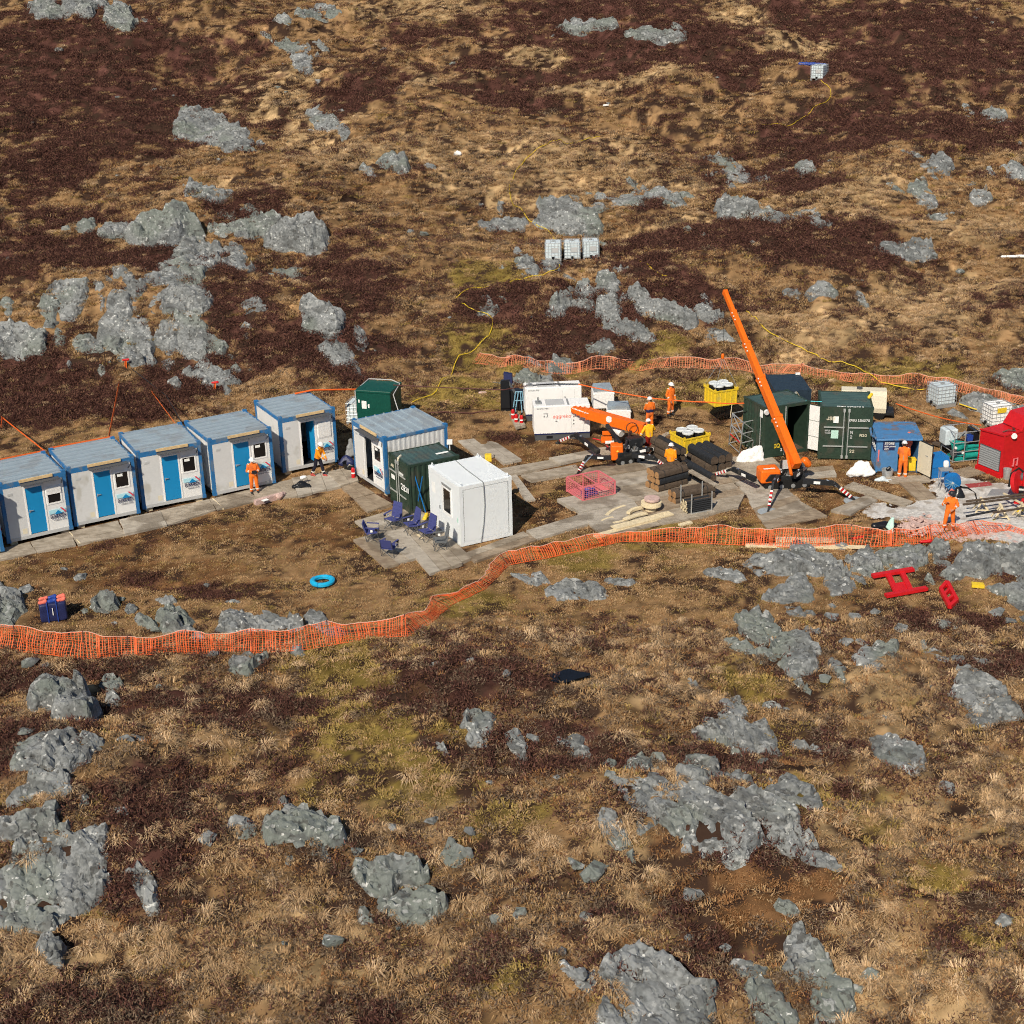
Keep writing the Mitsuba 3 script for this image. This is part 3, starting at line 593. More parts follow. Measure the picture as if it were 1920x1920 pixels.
def plant_everything():
    area = shapely.union_all([c for c in COVERED]) if COVERED else Polygon()
    shapely.prepare(area)
    y = np.concatenate([rng.uniform(27, 48, 10500), rng.uniform(48, 78, 29000), rng.uniform(78, 112, 24000), rng.uniform(112, 158, 17000)])
    x = rng.uniform(-1, 1, len(y)) * (np.hypot(y, 12) * .36 + 3)
    inside = shapely.contains_xy(area, x, y)
    onrock = shapely.contains_xy(ROCK_AREA, x, y)
    turf = smooth01(.52, .66, meshkit.fbm(np.stack([x / .9, y / .9, 0 * x], -1), 3, 61))
    keep = ~inside & (~onrock | (rng.random(len(y)) < .02 + .5 * turf))
    x, y = x[keep], y[keep]
    h, m, s, p, o = vegetation(x, y)
    pad = pad_mask(x, y)
    clump = meshkit.fbm(np.stack([x / 1.6, y / 1.4, 0 * x], -1), 3, 99)
    near = smooth01(60, 40, y)
    spot = smooth01(.44, .58, clump)
    W = np.stack([(s * 1.0 * (.15 + .85 * spot) + o * .28 * spot + h * .10) * (1 - pad), .60 * o + .50 * s + .22 * h + .1 * m + .15 * p + .30 * pad * spot, .45 * p + .30 * o + .55 * pad * (1 - m), m * 1.3 + .12 * o + .35 * pad,
                  2.0 * h * (1 - .25 * near) + .30 * o * (1 - pad) * (1 - spot) + .12 * s * (1 - pad) * (1 - spot), (.40 * h * near + .34 * o * (.3 + near) + .22 * s * (1 - spot)) * (1 - pad)], -1)
    lone = rng.random(len(x))
    W2 = np.stack([(.27 * s + .16 * o + .12 * h + .05 * m) * (.30 + 1.0 * spot), .40 * s + .30 * o + .08 * h + .1 * p + .3 * m, .24 * s + .34 * o + .18 * h +   .7 * p, 1.3 * m + .1 * o + .06 * s, .05 * s + .13 * o + .75 * h, .24 * s + .34 * o + .6 * h], -1)
    W2 = W2 / (W2.sum(1, keepdims=True) + 1e-6)
    W = W / W.sum(1, keepdims=True)
    W = W + (W2 - W) * (smooth01(64, 56, y) * (1 - pad))[:, None]
    W = W / W.sum(1, keepdims=True)
    pick = (rng.random(len(x))[:, None] > np.cumsum(W, 1)).sum(1)
    z = Hx(x, y)
    names, n = list(SPECIES), {k: 0 for k in SPECIES}
    for i in range(len(x)):
        sp = names[min(pick[i], len(names) - 1)]
        n[sp] += 1
        k = (.55 + .95 * rng.random() ** 1.5) if sp == 'straw_tussock' else (.75 + .55 * rng.random())
        if sp == 'dark_heather': k *= 1.2
        k = k * (1.0 + .30 * smooth01(70, 110, y[i]))
        if pad[i] > .5: k *= .70
        if y[i] > 75 and sp == 'straw_tussock': k *= .75
        sq = (.55 + .4 * rng.random()) if sp == 'straw_tussock' else .75 + .4 * rng.random()
        scene[f'{sp}__{n[sp]:05d}'] = {'type': 'instance', 'to_world': T().translate([x[i], y[i], z[i] - .02]).rotate([0, 0, 1], rng.normal(-25, 50) if sp == 'straw_tussock' else rng.uniform(0, 360)).scale([k, k, k * sq]),
                                       'group': {'type': 'ref', 'id': f'{sp}_seed_{rng.integers(len(SPECIES[sp]))}'}}
# ---------------------------------------------------------------- materials of the camp
def wood(c1, c2, sc=1.0):
    def fn(p, n, uv):
        g = tf(p.x * 2.2 * sc + p.z, p.y * 2.2 * sc, p.z * 3, 4)
        s = tf(p.x * 1.5 + p.y * 9 * sc, p.y * 1.5 - p.x * 4 * sc, p.z * 12, 3)
        st = tf(p.x * .9 + 5, p.y * .9, 0, 4)
        c = mx(c1, c2, ss(.32, .68, .5 * g + .5 * s))
        return mx(c, mi.Color3f(.11, .085, .062), .55 * ss(.55, .70, st))
    return mikit.proc(fn)
mat('board_wood', wood((.385, .335, .272), (.255, .215, .168)), .85, spec=.2)
mat('board_wood_pale', wood((.43, .39, .335), (.31, .275, .23)), .85, spec=.2)
mat('board_wood_brown', wood((.335, .27, .20), (.215, .165, .12)), .85, spec=.2)
mat('new_timber', grain((.62, .45, .24), .3, 14), .75, spec=.2)
mat('cream_timber', grain((.66, .56, .38), .25, 12), .75, spec=.2)
mat('cabin_wall', grain((.60, .61, .62), .06, 20, (.42, .41, .37), .9, .66), .55)
mat('cabin_wall_white', grain((.74, .745, .75), .05, 20, (.55, .54, .5), .9, .68), .5)
mat('cabin_blue', grain((.028, .15, .36), .15, 12, (.14, .19, .25), 2.5, .60), .45)
mat('door_blue', (.010, .235, .52), .4)
mat('white_paint', (.80, .80, .80), .45)
mat('roof_steel', grain((.31, .38, .44), .10, 3, (.27, .30, .33), .8, .58), .45, .15)
mat('dark_pane', (.010, .011, .013), .08, spec=.6)
mat('dark_grey', (.075, .08, .09), .6)
mat('mid_grey', (.24, .25, .26), .55)
mat('pale_grey', (.46, .47, .48), .55)
mat('carpet_black', (.012, .012, .014), .95, spec=.1)
mat('sticker_sky', (.42, .70, .80), .5); mat('sticker_red', (.62, .06, .10), .5); mat('navy', (.016, .022, .085), .5)
mat('container_green', grain((.024, .046, .032), .25, 6, (.05, .055, .042), 1.2, .60), .5)
mat('deep_green', grain((.004, .065, .048), .15, 6), .45)
mat('container_roof', grain((.045, .085, .085), .2, 3, (.07, .08, .07), .9, .58), .55)
mat('container_navy', grain((.020, .035, .055), .2, 4), .5)
mat('rod_steel', (.50, .53, .52), .4, .4)
mat('galvanised', (.55, .57, .58), .38, .6)
mat('white_cabin', grain((.74, .785, .82), .03, 3), .4)
mat('seal_grey', (.22, .24, .25), .7)
mat('store_blue', grain((.065, .19, .40), .15, 8, (.17, .12, .09), 1.6, .63), .5)
mat('bright_blue', (.012, .15, .43), .4)
mat('tank_blue_white', (.55, .63, .68), .35, spec_trans=0.0)
mat('crane_orange', grain((.80, .150, .010), .08, 8), .38)
mat('crane_black', grain((.016, .018, .021), .3, 8, (.06, .055, .05), 2, .64), .5)
mat('rubber', (.014, .014, .014), .85, spec=.2)
mat('chrome', (.75, .76, .77), .2, .9)
mat('signal_red', grain((.55, .012, .016), .12, 8), .42)
mat('pink_mesh', (.62, .17, .19), .55)
mat('yellow_paint', grain((.74, .52, .03), .12, 10, (.5, .4, .1), 2, .66), .5)
mat('yellow_hose', (.72, .52, .03), .5)
mat('net_orange', (.78, .135, .035), .65)
mat('net_cord', (.70, .45, .36), .7)
mat('chair_blue', (.060, .070, .215), .85, spec=.15)
mat('chair_grey', (.13, .14, .15), .85, spec=.15)
mat('bag_white', (.83, .83, .83), .8)
mat('plastic_black', (.012, .013, .016), .3)
mat('cream_paint', (.66, .61, .48), .5)
mat('teal', grain((.012, .27, .235), .15, 10), .45)
mat('coil_blue', (.012, .38, .66), .35)
mat('royal_blue', (.018, .055, .30), .5)
mat('coral', (.75, .17, .12), .7)
mat('strap_orange', (.80, .14, .02), .7)
mat('pipe_black', grain((.022, .024, .028), .3, 10), .55)
mat('core_wood', grain((.080, .058, .042), .45, 10), .8)
mat('core_end', grain((.36, .20, .09), .3, 12), .8)
mat('pad_grey', grain((.30, .34, .37), .15, 8), .7)
mat('paper_white', (.82, .83, .82), .7)
mat('mint', (.45, .68, .60), .6)
mat('dull_red', (.30, .05, .05), .8)
mat('rope_cyan', (.10, .55, .62), .6)
mat('hose_brown', (.10, .035, .03), .7)

def local_px(px, py, dz=0.0): return G(px, py, dz)
def front_frame(a, b, dz=0.0):
    """Origin, heading and length of a front edge seen from photo place a (left) to b (right)."""
    A, B = G(*a, dz), G(*b, dz)
    z = (Hm(A[0], A[1]) + Hm(B[0], B[1])) / 2
    return np.array([A[0], A[1], z]), math.atan2(B[1] - A[1], B[0] - A[0]), float(np.hypot(*(B - A)[:2]))
def cover(t, x0, x1, y0, y1, grow=.05):
    q = np.array([[x0 - grow, y0 - grow, 0], [x1 + grow, y0 - grow, 0], [x1 + grow, y1 + grow, 0], [x0 - grow, y1 + grow, 0]]) @ t.m[:3, :3].T + t.m[:3, 3]
    COVERED.append(Polygon(q[:, :2]))

# ---------------------------------------------------------------- blue-framed cabins
def sticker(t, x, z, w):
    """Badge with a blue peak, a red diagonal band and the maker's word."""
    s = t.part('badge', box(x, x + w, -.042, -.036, z + .40, z + .58), 'sticker_sky')
    t.part('peak', side_prism([(x + .30 * w, z + .36), (x + .55 * w, z + .54), (x + .80 * w, z + .36)], -.050, -.044), 'door_blue', s)
    t.part('red_band', side_prism([(x + .68 * w, z + .62), (x + .80 * w, z + .62), (x + 1.0 * w, z + .46), (x + 1.0 * w, z + .36)], -.050, -.044), 'sticker_red', s)
    v, f = vf(text('BUNKABIN', .15)); v = v * [w * .92 / np.ptp(v[:, 0]), 1, 1]
    t.part('word', (v + [x + .04 * w, -.046, z + .20], f), 'navy', s)
    t.part('small_print', (vf(text('sleeper units', .055, False))[0] * [1.15, 1, 1] + [x + .22 * w, -.046, z + .09], vf(text('sleeper units', .055, False))[1]), 'navy', s)
def cabin(label, origin, yaw, L, D, window='open', door='shut', lift=.20, H=2.6, badge=True, group='blue framed cabins of the camp'):
    t = Thing('site_cabin', label, 'cabin', origin + np.array([0, 0, lift]), yaw, group)
    p = .15
    t.part('floor', box(.02, L - .02, .02, D - .02, .0, .14), 'dark_grey')
    t.part('carpet', box(.06, L - .06, .06, D - .06, .145, .155), 'carpet_black')
    t.part('sill_rail', box(p, L - p, -.01, .05, -.02, .13), 'pale_grey')
    for x, y in ((0, 0), (L - p, 0), (0, D - p), (L - p, D - p)):
        t.part('corner_post', [box(x, x + p, y, y + p, -.02, H + .05), box(x - .015, x + p + .015, y - .015, y + p + .015, H - .10, H + .07), box(x - .015, x + p + .015, y - .015, y + p + .015, -.05, .10)], 'cabin_blue')
    t.part('roof_rail', box(p, L - p, -.012, .10, H - .22, H), 'cabin_blue')
    t.part('roof_rail', box(p, L - p, D - .10, D + .012, H - .22, H), 'cabin_blue')
    t.part('side_rail', box(-.008, .10, p, D - p, H - .12, H), 'cabin_blue'); t.part('side_rail', box(L - .10, L + .008, p, D - p, H - .12, H), 'cabin_blue')
    t.part('side_wall', [moved(corrugated(D - 2 * p, H - .14, .24, .018, .05), (.045, D - p, .02), -math.pi / 2)], 'cabin_wall')
    t.part('side_wall', [moved(corrugated(D - 2 * p, H - .14, .24, .018, .05), (L - .045, p, .02), math.pi / 2)], 'cabin_wall')
    t.part('back_wall', moved(corrugated(L - 2 * p, H - .24, .24, .018, .05), (L - p, D - .05, .02), math.pi), 'cabin_wall')
    ds, de = .37 * L, .62 * L                                        # the doorway
    z0, z1, wt = .16, 2.22, H - .22
    t.part('front_panel', box(p, ds - .07, .0, .06, .13, wt), 'cabin_wall')
    t.part('lintel_panel', box(ds - .07, de + .07, .003, .06, z1 + .06, wt), 'cabin_wall_white')
    t.part('door_frame', [box(ds - .07, ds, -.02, .07, .13, z1 + .06), box(de, de + .07, -.02, .07, .13, z1 + .06), box(ds, de, -.02, .07, z1, z1 + .06)], 'white_paint')
    x0, x1 = .685 * L, .885 * L; w0, w1 = 1.33, 2.02
    a, b = de + .085, L - p - .005
    t.part('window_panel', [box(a, x0, .003, .06, .13, wt), box(x1, b, .003, .06, .13, wt), box(x0, x1, .003, .06, .13, w0), box(x0, x1, .003, .06, w1, wt)], 'cabin_wall_white')
    w = t.part('window', [box(x0 - .05, x0 + .02, -.025, .03, w0 - .05, w1 + .05), box(x1 - .02, x1 + .05, -.025, .03, w0 - .05, w1 + .05), box(x0 + .02, x1 - .02, -.025, .03, w0 - .05, w0 + .02), box(x0 + .02, x1 - .02, -.025, .03, w1 - .02, w1 + .05)], 'white_paint')
    if window != 'shuttered': t.part('pane', box(x0 + .02, x1 - .02, .0, .012, w0 + .02, w1 - .02), 'dark_pane', w)
    if window == 'half': t.part('shutter', [box(x0 - .03, x1 + .03, -.05 - .004 * (k % 2), -.028, w1 + .02 - .05 * (k + 1), w1 + .02 - .05 * k - .006) for k in range(6)], 'white_paint', w)
    if window == 'shuttered': t.part('shutter', [box(x0 - .03, x1 + .03, -.05 - .004 * (k % 2), -.028, w1 + .02 - .05 * (k + 1), w1 + .02 - .05 * k - .006) for k in range(14)], 'white_paint', w)
    if window in ('open', 'full'): t.part('notice', box(x0 + .10, x0 + .34, -.010, -.006, w1 - .20, w1 - .08), 'paper_white', w)
    if door == 'shut':
        d = t.part('door', box(ds, de, .0, .05, z0, z1), 'door_blue')
        t.part('handle', [box(ds + .06, ds + .09, -.03, .0, 1.12, 1.24), box(ds + .06, ds + .22, -.06, -.035, 1.19, 1.22)], 'galvanised', d)
    else:
        d = t.part('door', moved(box(0, .05, 0, de - ds - .02, z0, z1), (de - .06, .06, 0), math.radians(8)), 'door_blue')
        t.part('handle', box(de - .12, de - .10, .55, .70, 1.19, 1.22), 'galvanised', d)
    t.part('vent', [box(.30, .52, -.014, .0, 2.02, 2.14)] + [box(.31, .51, -.022, -.014, 2.03 + .025 * q, 2.045 + .025 * q) for q in range(4)], 'pale_grey')
    t.part('yellow_label', box(ds - .34, ds - .14, -.006, .0, .22, .46), 'cream_paint')
    t.part('conduit', [tube([(L - p - .03, -.02, H - .2), (L - p - .03, -.022, w1 + .25), (L - p - .20 * rng.random() - .02, -.024, w1 + .12)], .012, 5)], 'plastic_black')
    if badge: sticker(t, a + .06, .45, b - a - .12)
    t.part('roof', [box(.06, L - .06, .06, D - .06, H - .05, H)] + [side_strip for k in range(int(D / .46)) for side_strip in [box(.08, L - .08, .20 + k * .46, .25 + k * .46, H, H + .06)]], 'roof_steel')
    t.part('roof_edge', [box(.10, L - .10, -.0, .06, H + .002, H + .03), box(.10, L - .10, D - .06, D, H + .002, H + .03)], 'roof_steel')
    t.part('batten', box(.30 * L, .80 * L, -.07, -.014, H - .07, H + .05), 'new_timber')
    t.part('canopy', side_prism([(.30 * L, H - .14), (.88 * L, H - .14), (.88 * L, H - .12), (.30 * L, H - .12)], -.36, -.014), 'dark_grey')
    for x in (.15, L - .45):
        for y in (.1, D - .45): t.part('timber_block', box(x, x + .30, y, y + .30, -lift - .1, -.05), 'cream_timber')
    cover(t, 0, L, 0, D)
    return t
ROW = [((-112, 1059), (8, 1031), 'site cabin cut off by the left edge of the picture, only its blue corner showing', 'full', 'shut'),
       ((14, 1018), (137, 990), 'leftmost whole blue framed cabin, its window half covered by a white shutter', 'half', 'shut'),
       ((140, 986), (263, 960), 'second whole blue framed cabin from the left, notice in its window', 'full', 'shut'),
       ((268, 954), (385, 932), 'third whole blue framed cabin from the left, between two others', 'full', 'shut'),
       ((401, 929), (516, 904), 'blue framed cabin behind the person in orange overalls holding a tablet', 'full', 'shut'),
       ((531, 886), (632, 866), 'blue framed cabin with its door standing open and window shuttered white', 'shuttered', 'open')]
CABINS = []
for a, b, lab, win, door in ROW:
    o, yaw, L = front_frame(a, b, .2)
    turn, D = {268: (1.5, 3.05), 401: (1.5, 3.15), 531: (4.5, 3.15)}.get(a[0], (0, 3.0))
    CABINS.append(cabin(lab, o, yaw + math.radians(turn), L * (1 + .012 * turn), D, win, door))
o, yaw, L = front_frame((665.5, 885), (725, 926.5), .2)
CABINS.append(cabin('blue framed cabin turned to face left, beside the small green container', o, yaw, L, 3.25, 'full', 'open', badge=True))

# ---------------------------------------------------------------- white cabin
o, yaw, L = front_frame((808, 980.5), (864.7, 1025), .05)
t = Thing('white_cabin', 'plain white cabin with a tall window and a grey cable over its roof', 'cabin', o + [0, 0, .10], yaw)
L, D, H = 2.98, 2.42, 2.58
t.part('floor', box(0, L, 0, D, -.06, .10), 'white_cabin')
for x, y in ((0, 0), (L - .16, 0), (0, D - .16), (L - .16, D - .16)):
    t.part('corner_post', [box(x, x + .16, y, y + .16, .1, H), box(x - .01, x + .17, y - .01, y + .17, H - .14, H + .03)], 'white_cabin')
    cx, cy = (x if x > 1 else x + .10), (y if y > 1 else y + .10)
    t.part('lifting_eye', moved(tube([(math.cos(q) * .07, 0, math.sin(q) * .07 + .08) for q in np.linspace(-.6, 3.74, 9)], .018, 6), (cx + .03, cy + .03, H)), 'white_cabin')
t.part('door_panel', box(.17, .40 * L, -.004, .06, .11, H - .15), 'white_cabin')
wx0, wx1, wz0, wz1 = .46 * L, .73 * L, 1.0, 2.15
t.part('front_panel', [box(.405 * L, wx0, 0, .06, .11, H - .15), box(wx1, L - .17, 0, .06, .11, H - .15), box(wx0, wx1, 0, .06, .11, wz0), box(wx0, wx1, 0, .06, wz1, H - .15)], 'white_cabin')
w = t.part('window', [box(wx0 - .04, wx0 + .05, -.03, .03, wz0 - .04, wz1 + .04), box(wx1 - .05, wx1 + .04, -.03, .03, wz0 - .04, wz1 + .04), box(wx0 + .05, wx1 - .05, -.03, .03, wz0 - .04, wz0 + .05), box(wx0 + .05, wx1 - .05, -.03, .03, wz1 - .05, wz1 + .04)], 'white_paint')
t.part('pane', box(wx0 + .05, wx1 - .05, 0, .01, wz0 + .05, wz1 - .05), 'dark_pane', w)
t.part('blind_plate', box(wx0 - .02, wx1 + .02, -.045, -.032, wz1 + .05, wz1 + .16), 'mid_grey', w)
t.part('notice', box(.30, .62, -.012, -.006, 1.55, 2.0), 'paper_white'); t.part('mint_label', box(L - .30, L - .20, -.012, -.001, .95, 1.15), 'mint'); t.part('lock', box(.40 * L - .16, .40 * L - .10, -.04, -.005, 1.0, 1.15), 'mid_grey')
t.part('side_panel', box(L - .06, L - .01, .17, D - .17, .11, H - .15), 'white_cabin'); t.part('side_panel', box(.01, .06, .17, D - .17, .11, H - .15), 'white_cabin')
t.part('side_seal', [box(L - .04, L - .004, .165, .185, .11, H - .15), box(L - .04, L - .004, D - .185, D - .165, .11, H - .15), box(L - .04, L - .004, .19, D - .19, H - .165, H - .148)], 'seal_grey')
t.part('roof_rail', [box(L - .16, L, .16, D - .16, H - .145, H), box(0, .16, .16, D - .16, H - .145, H), box(.16, L - .16, 0, .16, H - .145, H), box(.16, L - .16, D - .16, D, H - .145, H)], 'white_cabin')
t.part('back_panel', box(.16, L - .16, D - .07, D - .01, .1, H - .14), 'white_cabin')
t.part('roof', box(.14, L - .14, .14, D - .14, H - .05, H + .012), 'white_cabin')
cy = D * .46
t.part('roof_cable', tube([(.05, cy + .15, H + .02), (L * .4, cy + .04, H + .035), (L * .8, cy, H + .035), (L + .02, cy - .02, H + .03), (L + .05, cy - .02, H - .1), (L + .03, cy + .02, 1.6), (L + .03, cy - .05, .8), (L + .04, cy - .20, .0)], .018, 6), 'seal_grey')
cover(t, 0, L, 0, D)
WHITE_CABIN = t

# ---------------------------------------------------------------- containers
def container(label, origin, yaw, L, D, H, paint, roof, name='shipping_container', doors='shut', marks=(), group=None, pitch=.26):
    t = Thing(name, label, 'container', origin + np.array([0, 0, .08]), yaw, group)
    p = .12
    for x, y in ((0, 0), (L - p, 0), (0, D - p), (L - p, D - p)):
        t.part('corner_post', [box(x, x + p, y, y + p, .0, H)] + [box(x - .01, x + p + .01, y - .01, y + p + .01, z, z + .12) for z in (-.02, H - .11)], paint)
    for y in (.02, D - .12):
        for z0, z1 in ((0, .14), (H - .14, H - .01)): t.part('cross_rail', box(p, L - p, y, y + .1, z0, z1), paint)
    t.part('side_wall', [moved(corrugated(D - 2 * p, H - .06, pitch, .035, .02), (.045, D - p, .03), -math.pi / 2), box(.005, .1, p, D - p, 0, .12), box(.005, .1, p, D - p, H - .1, H - .005)], paint)
    t.part('side_wall', [moved(corrugated(D - 2 * p, H - .06, pitch, .035, .02), (L - .045, p, .03), math.pi / 2), box(L - .1, L - .005, p, D - p, 0, .12), box(L - .1, L - .005, p, D - p, H - .1, H - .005)], paint)
    t.part('back_wall', moved(corrugated(L - 2 * p, H - .2, pitch, .035, .02), (L - p, D - .05, .1), math.pi), paint)
    v, f = vf(corrugated(D - .24, L - .1, pitch, .025, .03))
    t.part('roof', moved((np.stack([v[:, 2], v[:, 0], -v[:, 1]], 1), f[:, ::-1]), (.05, .12, H - .03)), roof)
    t.part('floor', box(.05, L - .05, .05, D - .05, .01, .1), 'core_wood')
    m = L / 2
    def leaf(x0, x1, sgn):
        parts = [box(x0, x1, .0, .045, .13, H - .13)] + [box(x0 + .04, x1 - .04, -.014, .0, z, z + .16) for z in np.arange(.25, H - .4, .42)]
        rods = [x1 - .10, x0 + .28] if sgn < 0 else [x0 + .10, x1 - .28]
        return parts, rods
    if doors == 'shut':
        for x0, x1, sgn in ((p, m - .01, -1), (m + .01, L - p, 1)):
            parts, rods = leaf(x0, x1, sgn)
            d = t.part('door', parts, paint)
            r = rods[0]
            t.part('lock_rod', [cyl((r, -.06, .05), (r, -.06, H - .05), .024, 8), box(r - .05, r + .05, -.085, -.03, .05, .20), box(r - .05, r + .05, -.085, -.03, H - .22, H - .06)], 'rod_steel', d)
            t.part('lock_handle', [box(x0 + .08, x1 - .06, -.075, -.05, z, z + .06) for z in (.62, 1.55)], 'rod_steel', d)
            t.part('hinge', [box((x0 - .02 if sgn < 0 else x1 - .06), (x0 + .06 if sgn < 0 else x1 + .02), -.03, .0, z, z + .12) for z in (.3, .9, 1.6, 2.2)], paint, d)
    for s, x, z, h, c in marks: t.part('lettering', moved(text(s, h), (x, -.026, z)), c)
    cover(t, 0, L, 0, D)
    return t
o, yaw, L = front_frame((1533, 859), (1620, 862), .08)
t = container('dark green container with closed doors and white lettering, right of the open green one', o, yaw, 2.42, 2.5, 2.55, 'container_green', 'container_roof', marks=[
    ('IPSU 104270', 1.33, 1.88, .105, 'paper_white'), ('JSB', .30, 1.92, .16, 'cream_paint'), ('N', 1.40, 1.26, .15, 'pale_grey'), ('2', 1.40, 1.04, .15, 'pale_grey'), ('22', 1.42, .34, .14, 'cream_paint'),
    ('R10', 1.84, 1.14, .13, 'cream_paint'), ('MAX', .25, 1.36, .08, 'pale_grey'), ('TARE', .25, 1.24, .08, 'pale_grey')])
t.part('notice', box(.62, .86, -.024, -.016, 1.78, 2.10), 'paper_white'); t.part('green_notice', box(.55, .88, -.024, -.016, 1.02, 1.42), 'mint')
t.part('roof_lettering', moved(text('IPSU 104270 6', .12), (.75, .05, 2.548), R=rotx(-math.pi / 2)), 'paper_white')
GREEN = t
A, Bk = G(1432, 863), G(1391, 834)
yaw = math.atan2(Bk[1] - A[1], Bk[0] - A[0]) - math.pi / 2
t = container('dark green container standing open behind the raised crane, white inside of a door showing', A, yaw, 2.42, float(np.hypot(*(Bk - A)[:2])), 2.5, 'container_green', 'container_roof', doors='open', marks=[('JSB', .35, 1.78, .16, 'cream_paint'), ('IQ', .5, .45, .20, 'yellow_paint'), ('21', .85, .25, .14, 'paper_white')])
H = 2.5
d = t.part('door', [box(.12, 1.2, .0, .045, .13, H - .13)] + [box(.16, 1.16, -.014, .0, z, z + .16) for z in np.arange(.25, H - .4, .42)], 'container_green')
t.part('lock_rod', cyl((1.05, -.06, .05), (1.05, -.06, H - .05), .024, 8), 'rod_steel', d)
t.part('notice', box(.85, 1.0, -.024, -.016, 1.35, 1.55), 'paper_white', d)
d = t.part('door', moved(box(0, .05, -1.12, 0, .13, H - .13), (2.36, .0, 0), math.radians(28)), 'container_green')
for z0, z1 in ((.16, .80), (.83, 1.58), (1.61, H - .16)): t.part('inner_lining', moved(box(-.02, -.002, -1.08, -.04, z0, z1), (2.36, .0, 0), math.radians(28)), 'white_paint', d)
t.part('hanging_chain', tube([(-.05, .35, 2.0), (-.05, .34, 1.2), (-.05, .35, .5)], .02, 6), 'rod_steel')
t.part('wall_notice', box(-.022, -.012, .22, .48, 1.95, 2.3), 'paper_white'); t.part('work_lamp', [cyl((-.02, -.06, 2.35), (-.02, -.16, 2.33), .13, 14), box(-.06, .02, -.06, .02, 2.3, 2.4)], 'white_paint')
OPENC = t
o, yaw, L = front_frame((1450, 815), (1512, 813), .1)
t = container('navy roofed container mostly hidden behind the open green one', o, yaw + math.radians(0), 1.75, 2.7, 2.25, 'container_navy', 'container_navy', marks=[])
t.part('white_bracket', box(1.5, 1.72, 2.5, 2.6, 2.2, 2.34), 'white_paint')
A, Bk = G(745, 952), G(810, 935)
o, yaw, L = front_frame((733, 938), (795, 985), .05)
t = container('small dark green container squeezed between the blue framed cabin and the white cabin', o, yaw, 2.0, 2.5, 2.25, 'container_green', 'container_roof', marks=[('JSB', .25, 1.72, .13, 'cream_paint'), ('22', 1.22, .95, .28, 'paper_white'), ('R10', 1.50, .98, .22, 'paper_white'), ('GREEN', 1.1, 1.62, .10, 'paper_white')])
t.part('notice', box(.25, .62, -.024, -.016, 1.15, 1.35), 'paper_white')
t.part('roof_mark', box(1.25, 1.4, 1.7, 2.3, 2.252, 2.262), 'paper_white'); t.part('yellow_rag', blob(hull(((.95, .05, 2.28), .05), ((.75, .25, 2.28), .06), ((1.0, .0, 2.15), .03)), .04, .02, 12, 3), 'cream_paint')
single('floodlight', [box(-.12, .12, -.1, .1, 0, .18), cyl((0, 0, -.3), (0, 0, 0), .02)], 'white_paint', 'small white lamp box on the small green container\'s rear corner', 'lamp', (t.m @ [1.2, 2.45, 2.55, 1])[:3])
for sgn, lab in ((1, 'blue pole leaning left between green container and white cabin'), (-1, 'blue pole leaning right between green container and white cabin')):
    p0, p1 = (G(800, 967), G(775, 883, 2.0)) if sgn > 0 else (G(781, 959), G(792, 894, 1.9))
    single('scaffold_pole', cyl(p0, p1, .028, 8), 'bright_blue', lab, 'pole')

# dark green tank housing behind the blue framed cabin
o, yaw, L = front_frame((671, 808), (737, 808), .05)
t = Thing('tank_housing', 'tall glossy dark green housing with a pipe round its lid, behind the turned cabin', 'tank', o + [0, 0, .0], yaw - math.radians(12))
t.part('body', hull(*[((x, y, z), .06) for x in (.06, 1.75) for y in (.06, 1.6) for z in (.06, 2.05)]), 'deep_green', smooth=30)
t.part('lid', hull(*[((x, y, z), .05) for x in (.02, 1.8) for y in (.02, 1.66) for z in (2.10, 2.16)]), 'deep_green', smooth=30)
t.part('label', [box(.30, .55, -.012, -.002, 1.25, 1.65), box(.62, .70, -.012, -.002, 1.3, 1.5), box(.12, .2, -.012, -.002, 1.55, 1.7)], 'paper_white')
t.part('lid_pipe', tube([(.0, -.03, 1.0), (.0, -.04, 2.15), (.1, 1.68, 2.26), (1.3, 1.72, 2.26), (1.84, 1.4, 2.2), (1.9, .2, 2.0), (2.4, -.6, 1.5)], .025, 6), 'pale_grey')
cover(t, 0, 1.8, 0, 1.7)

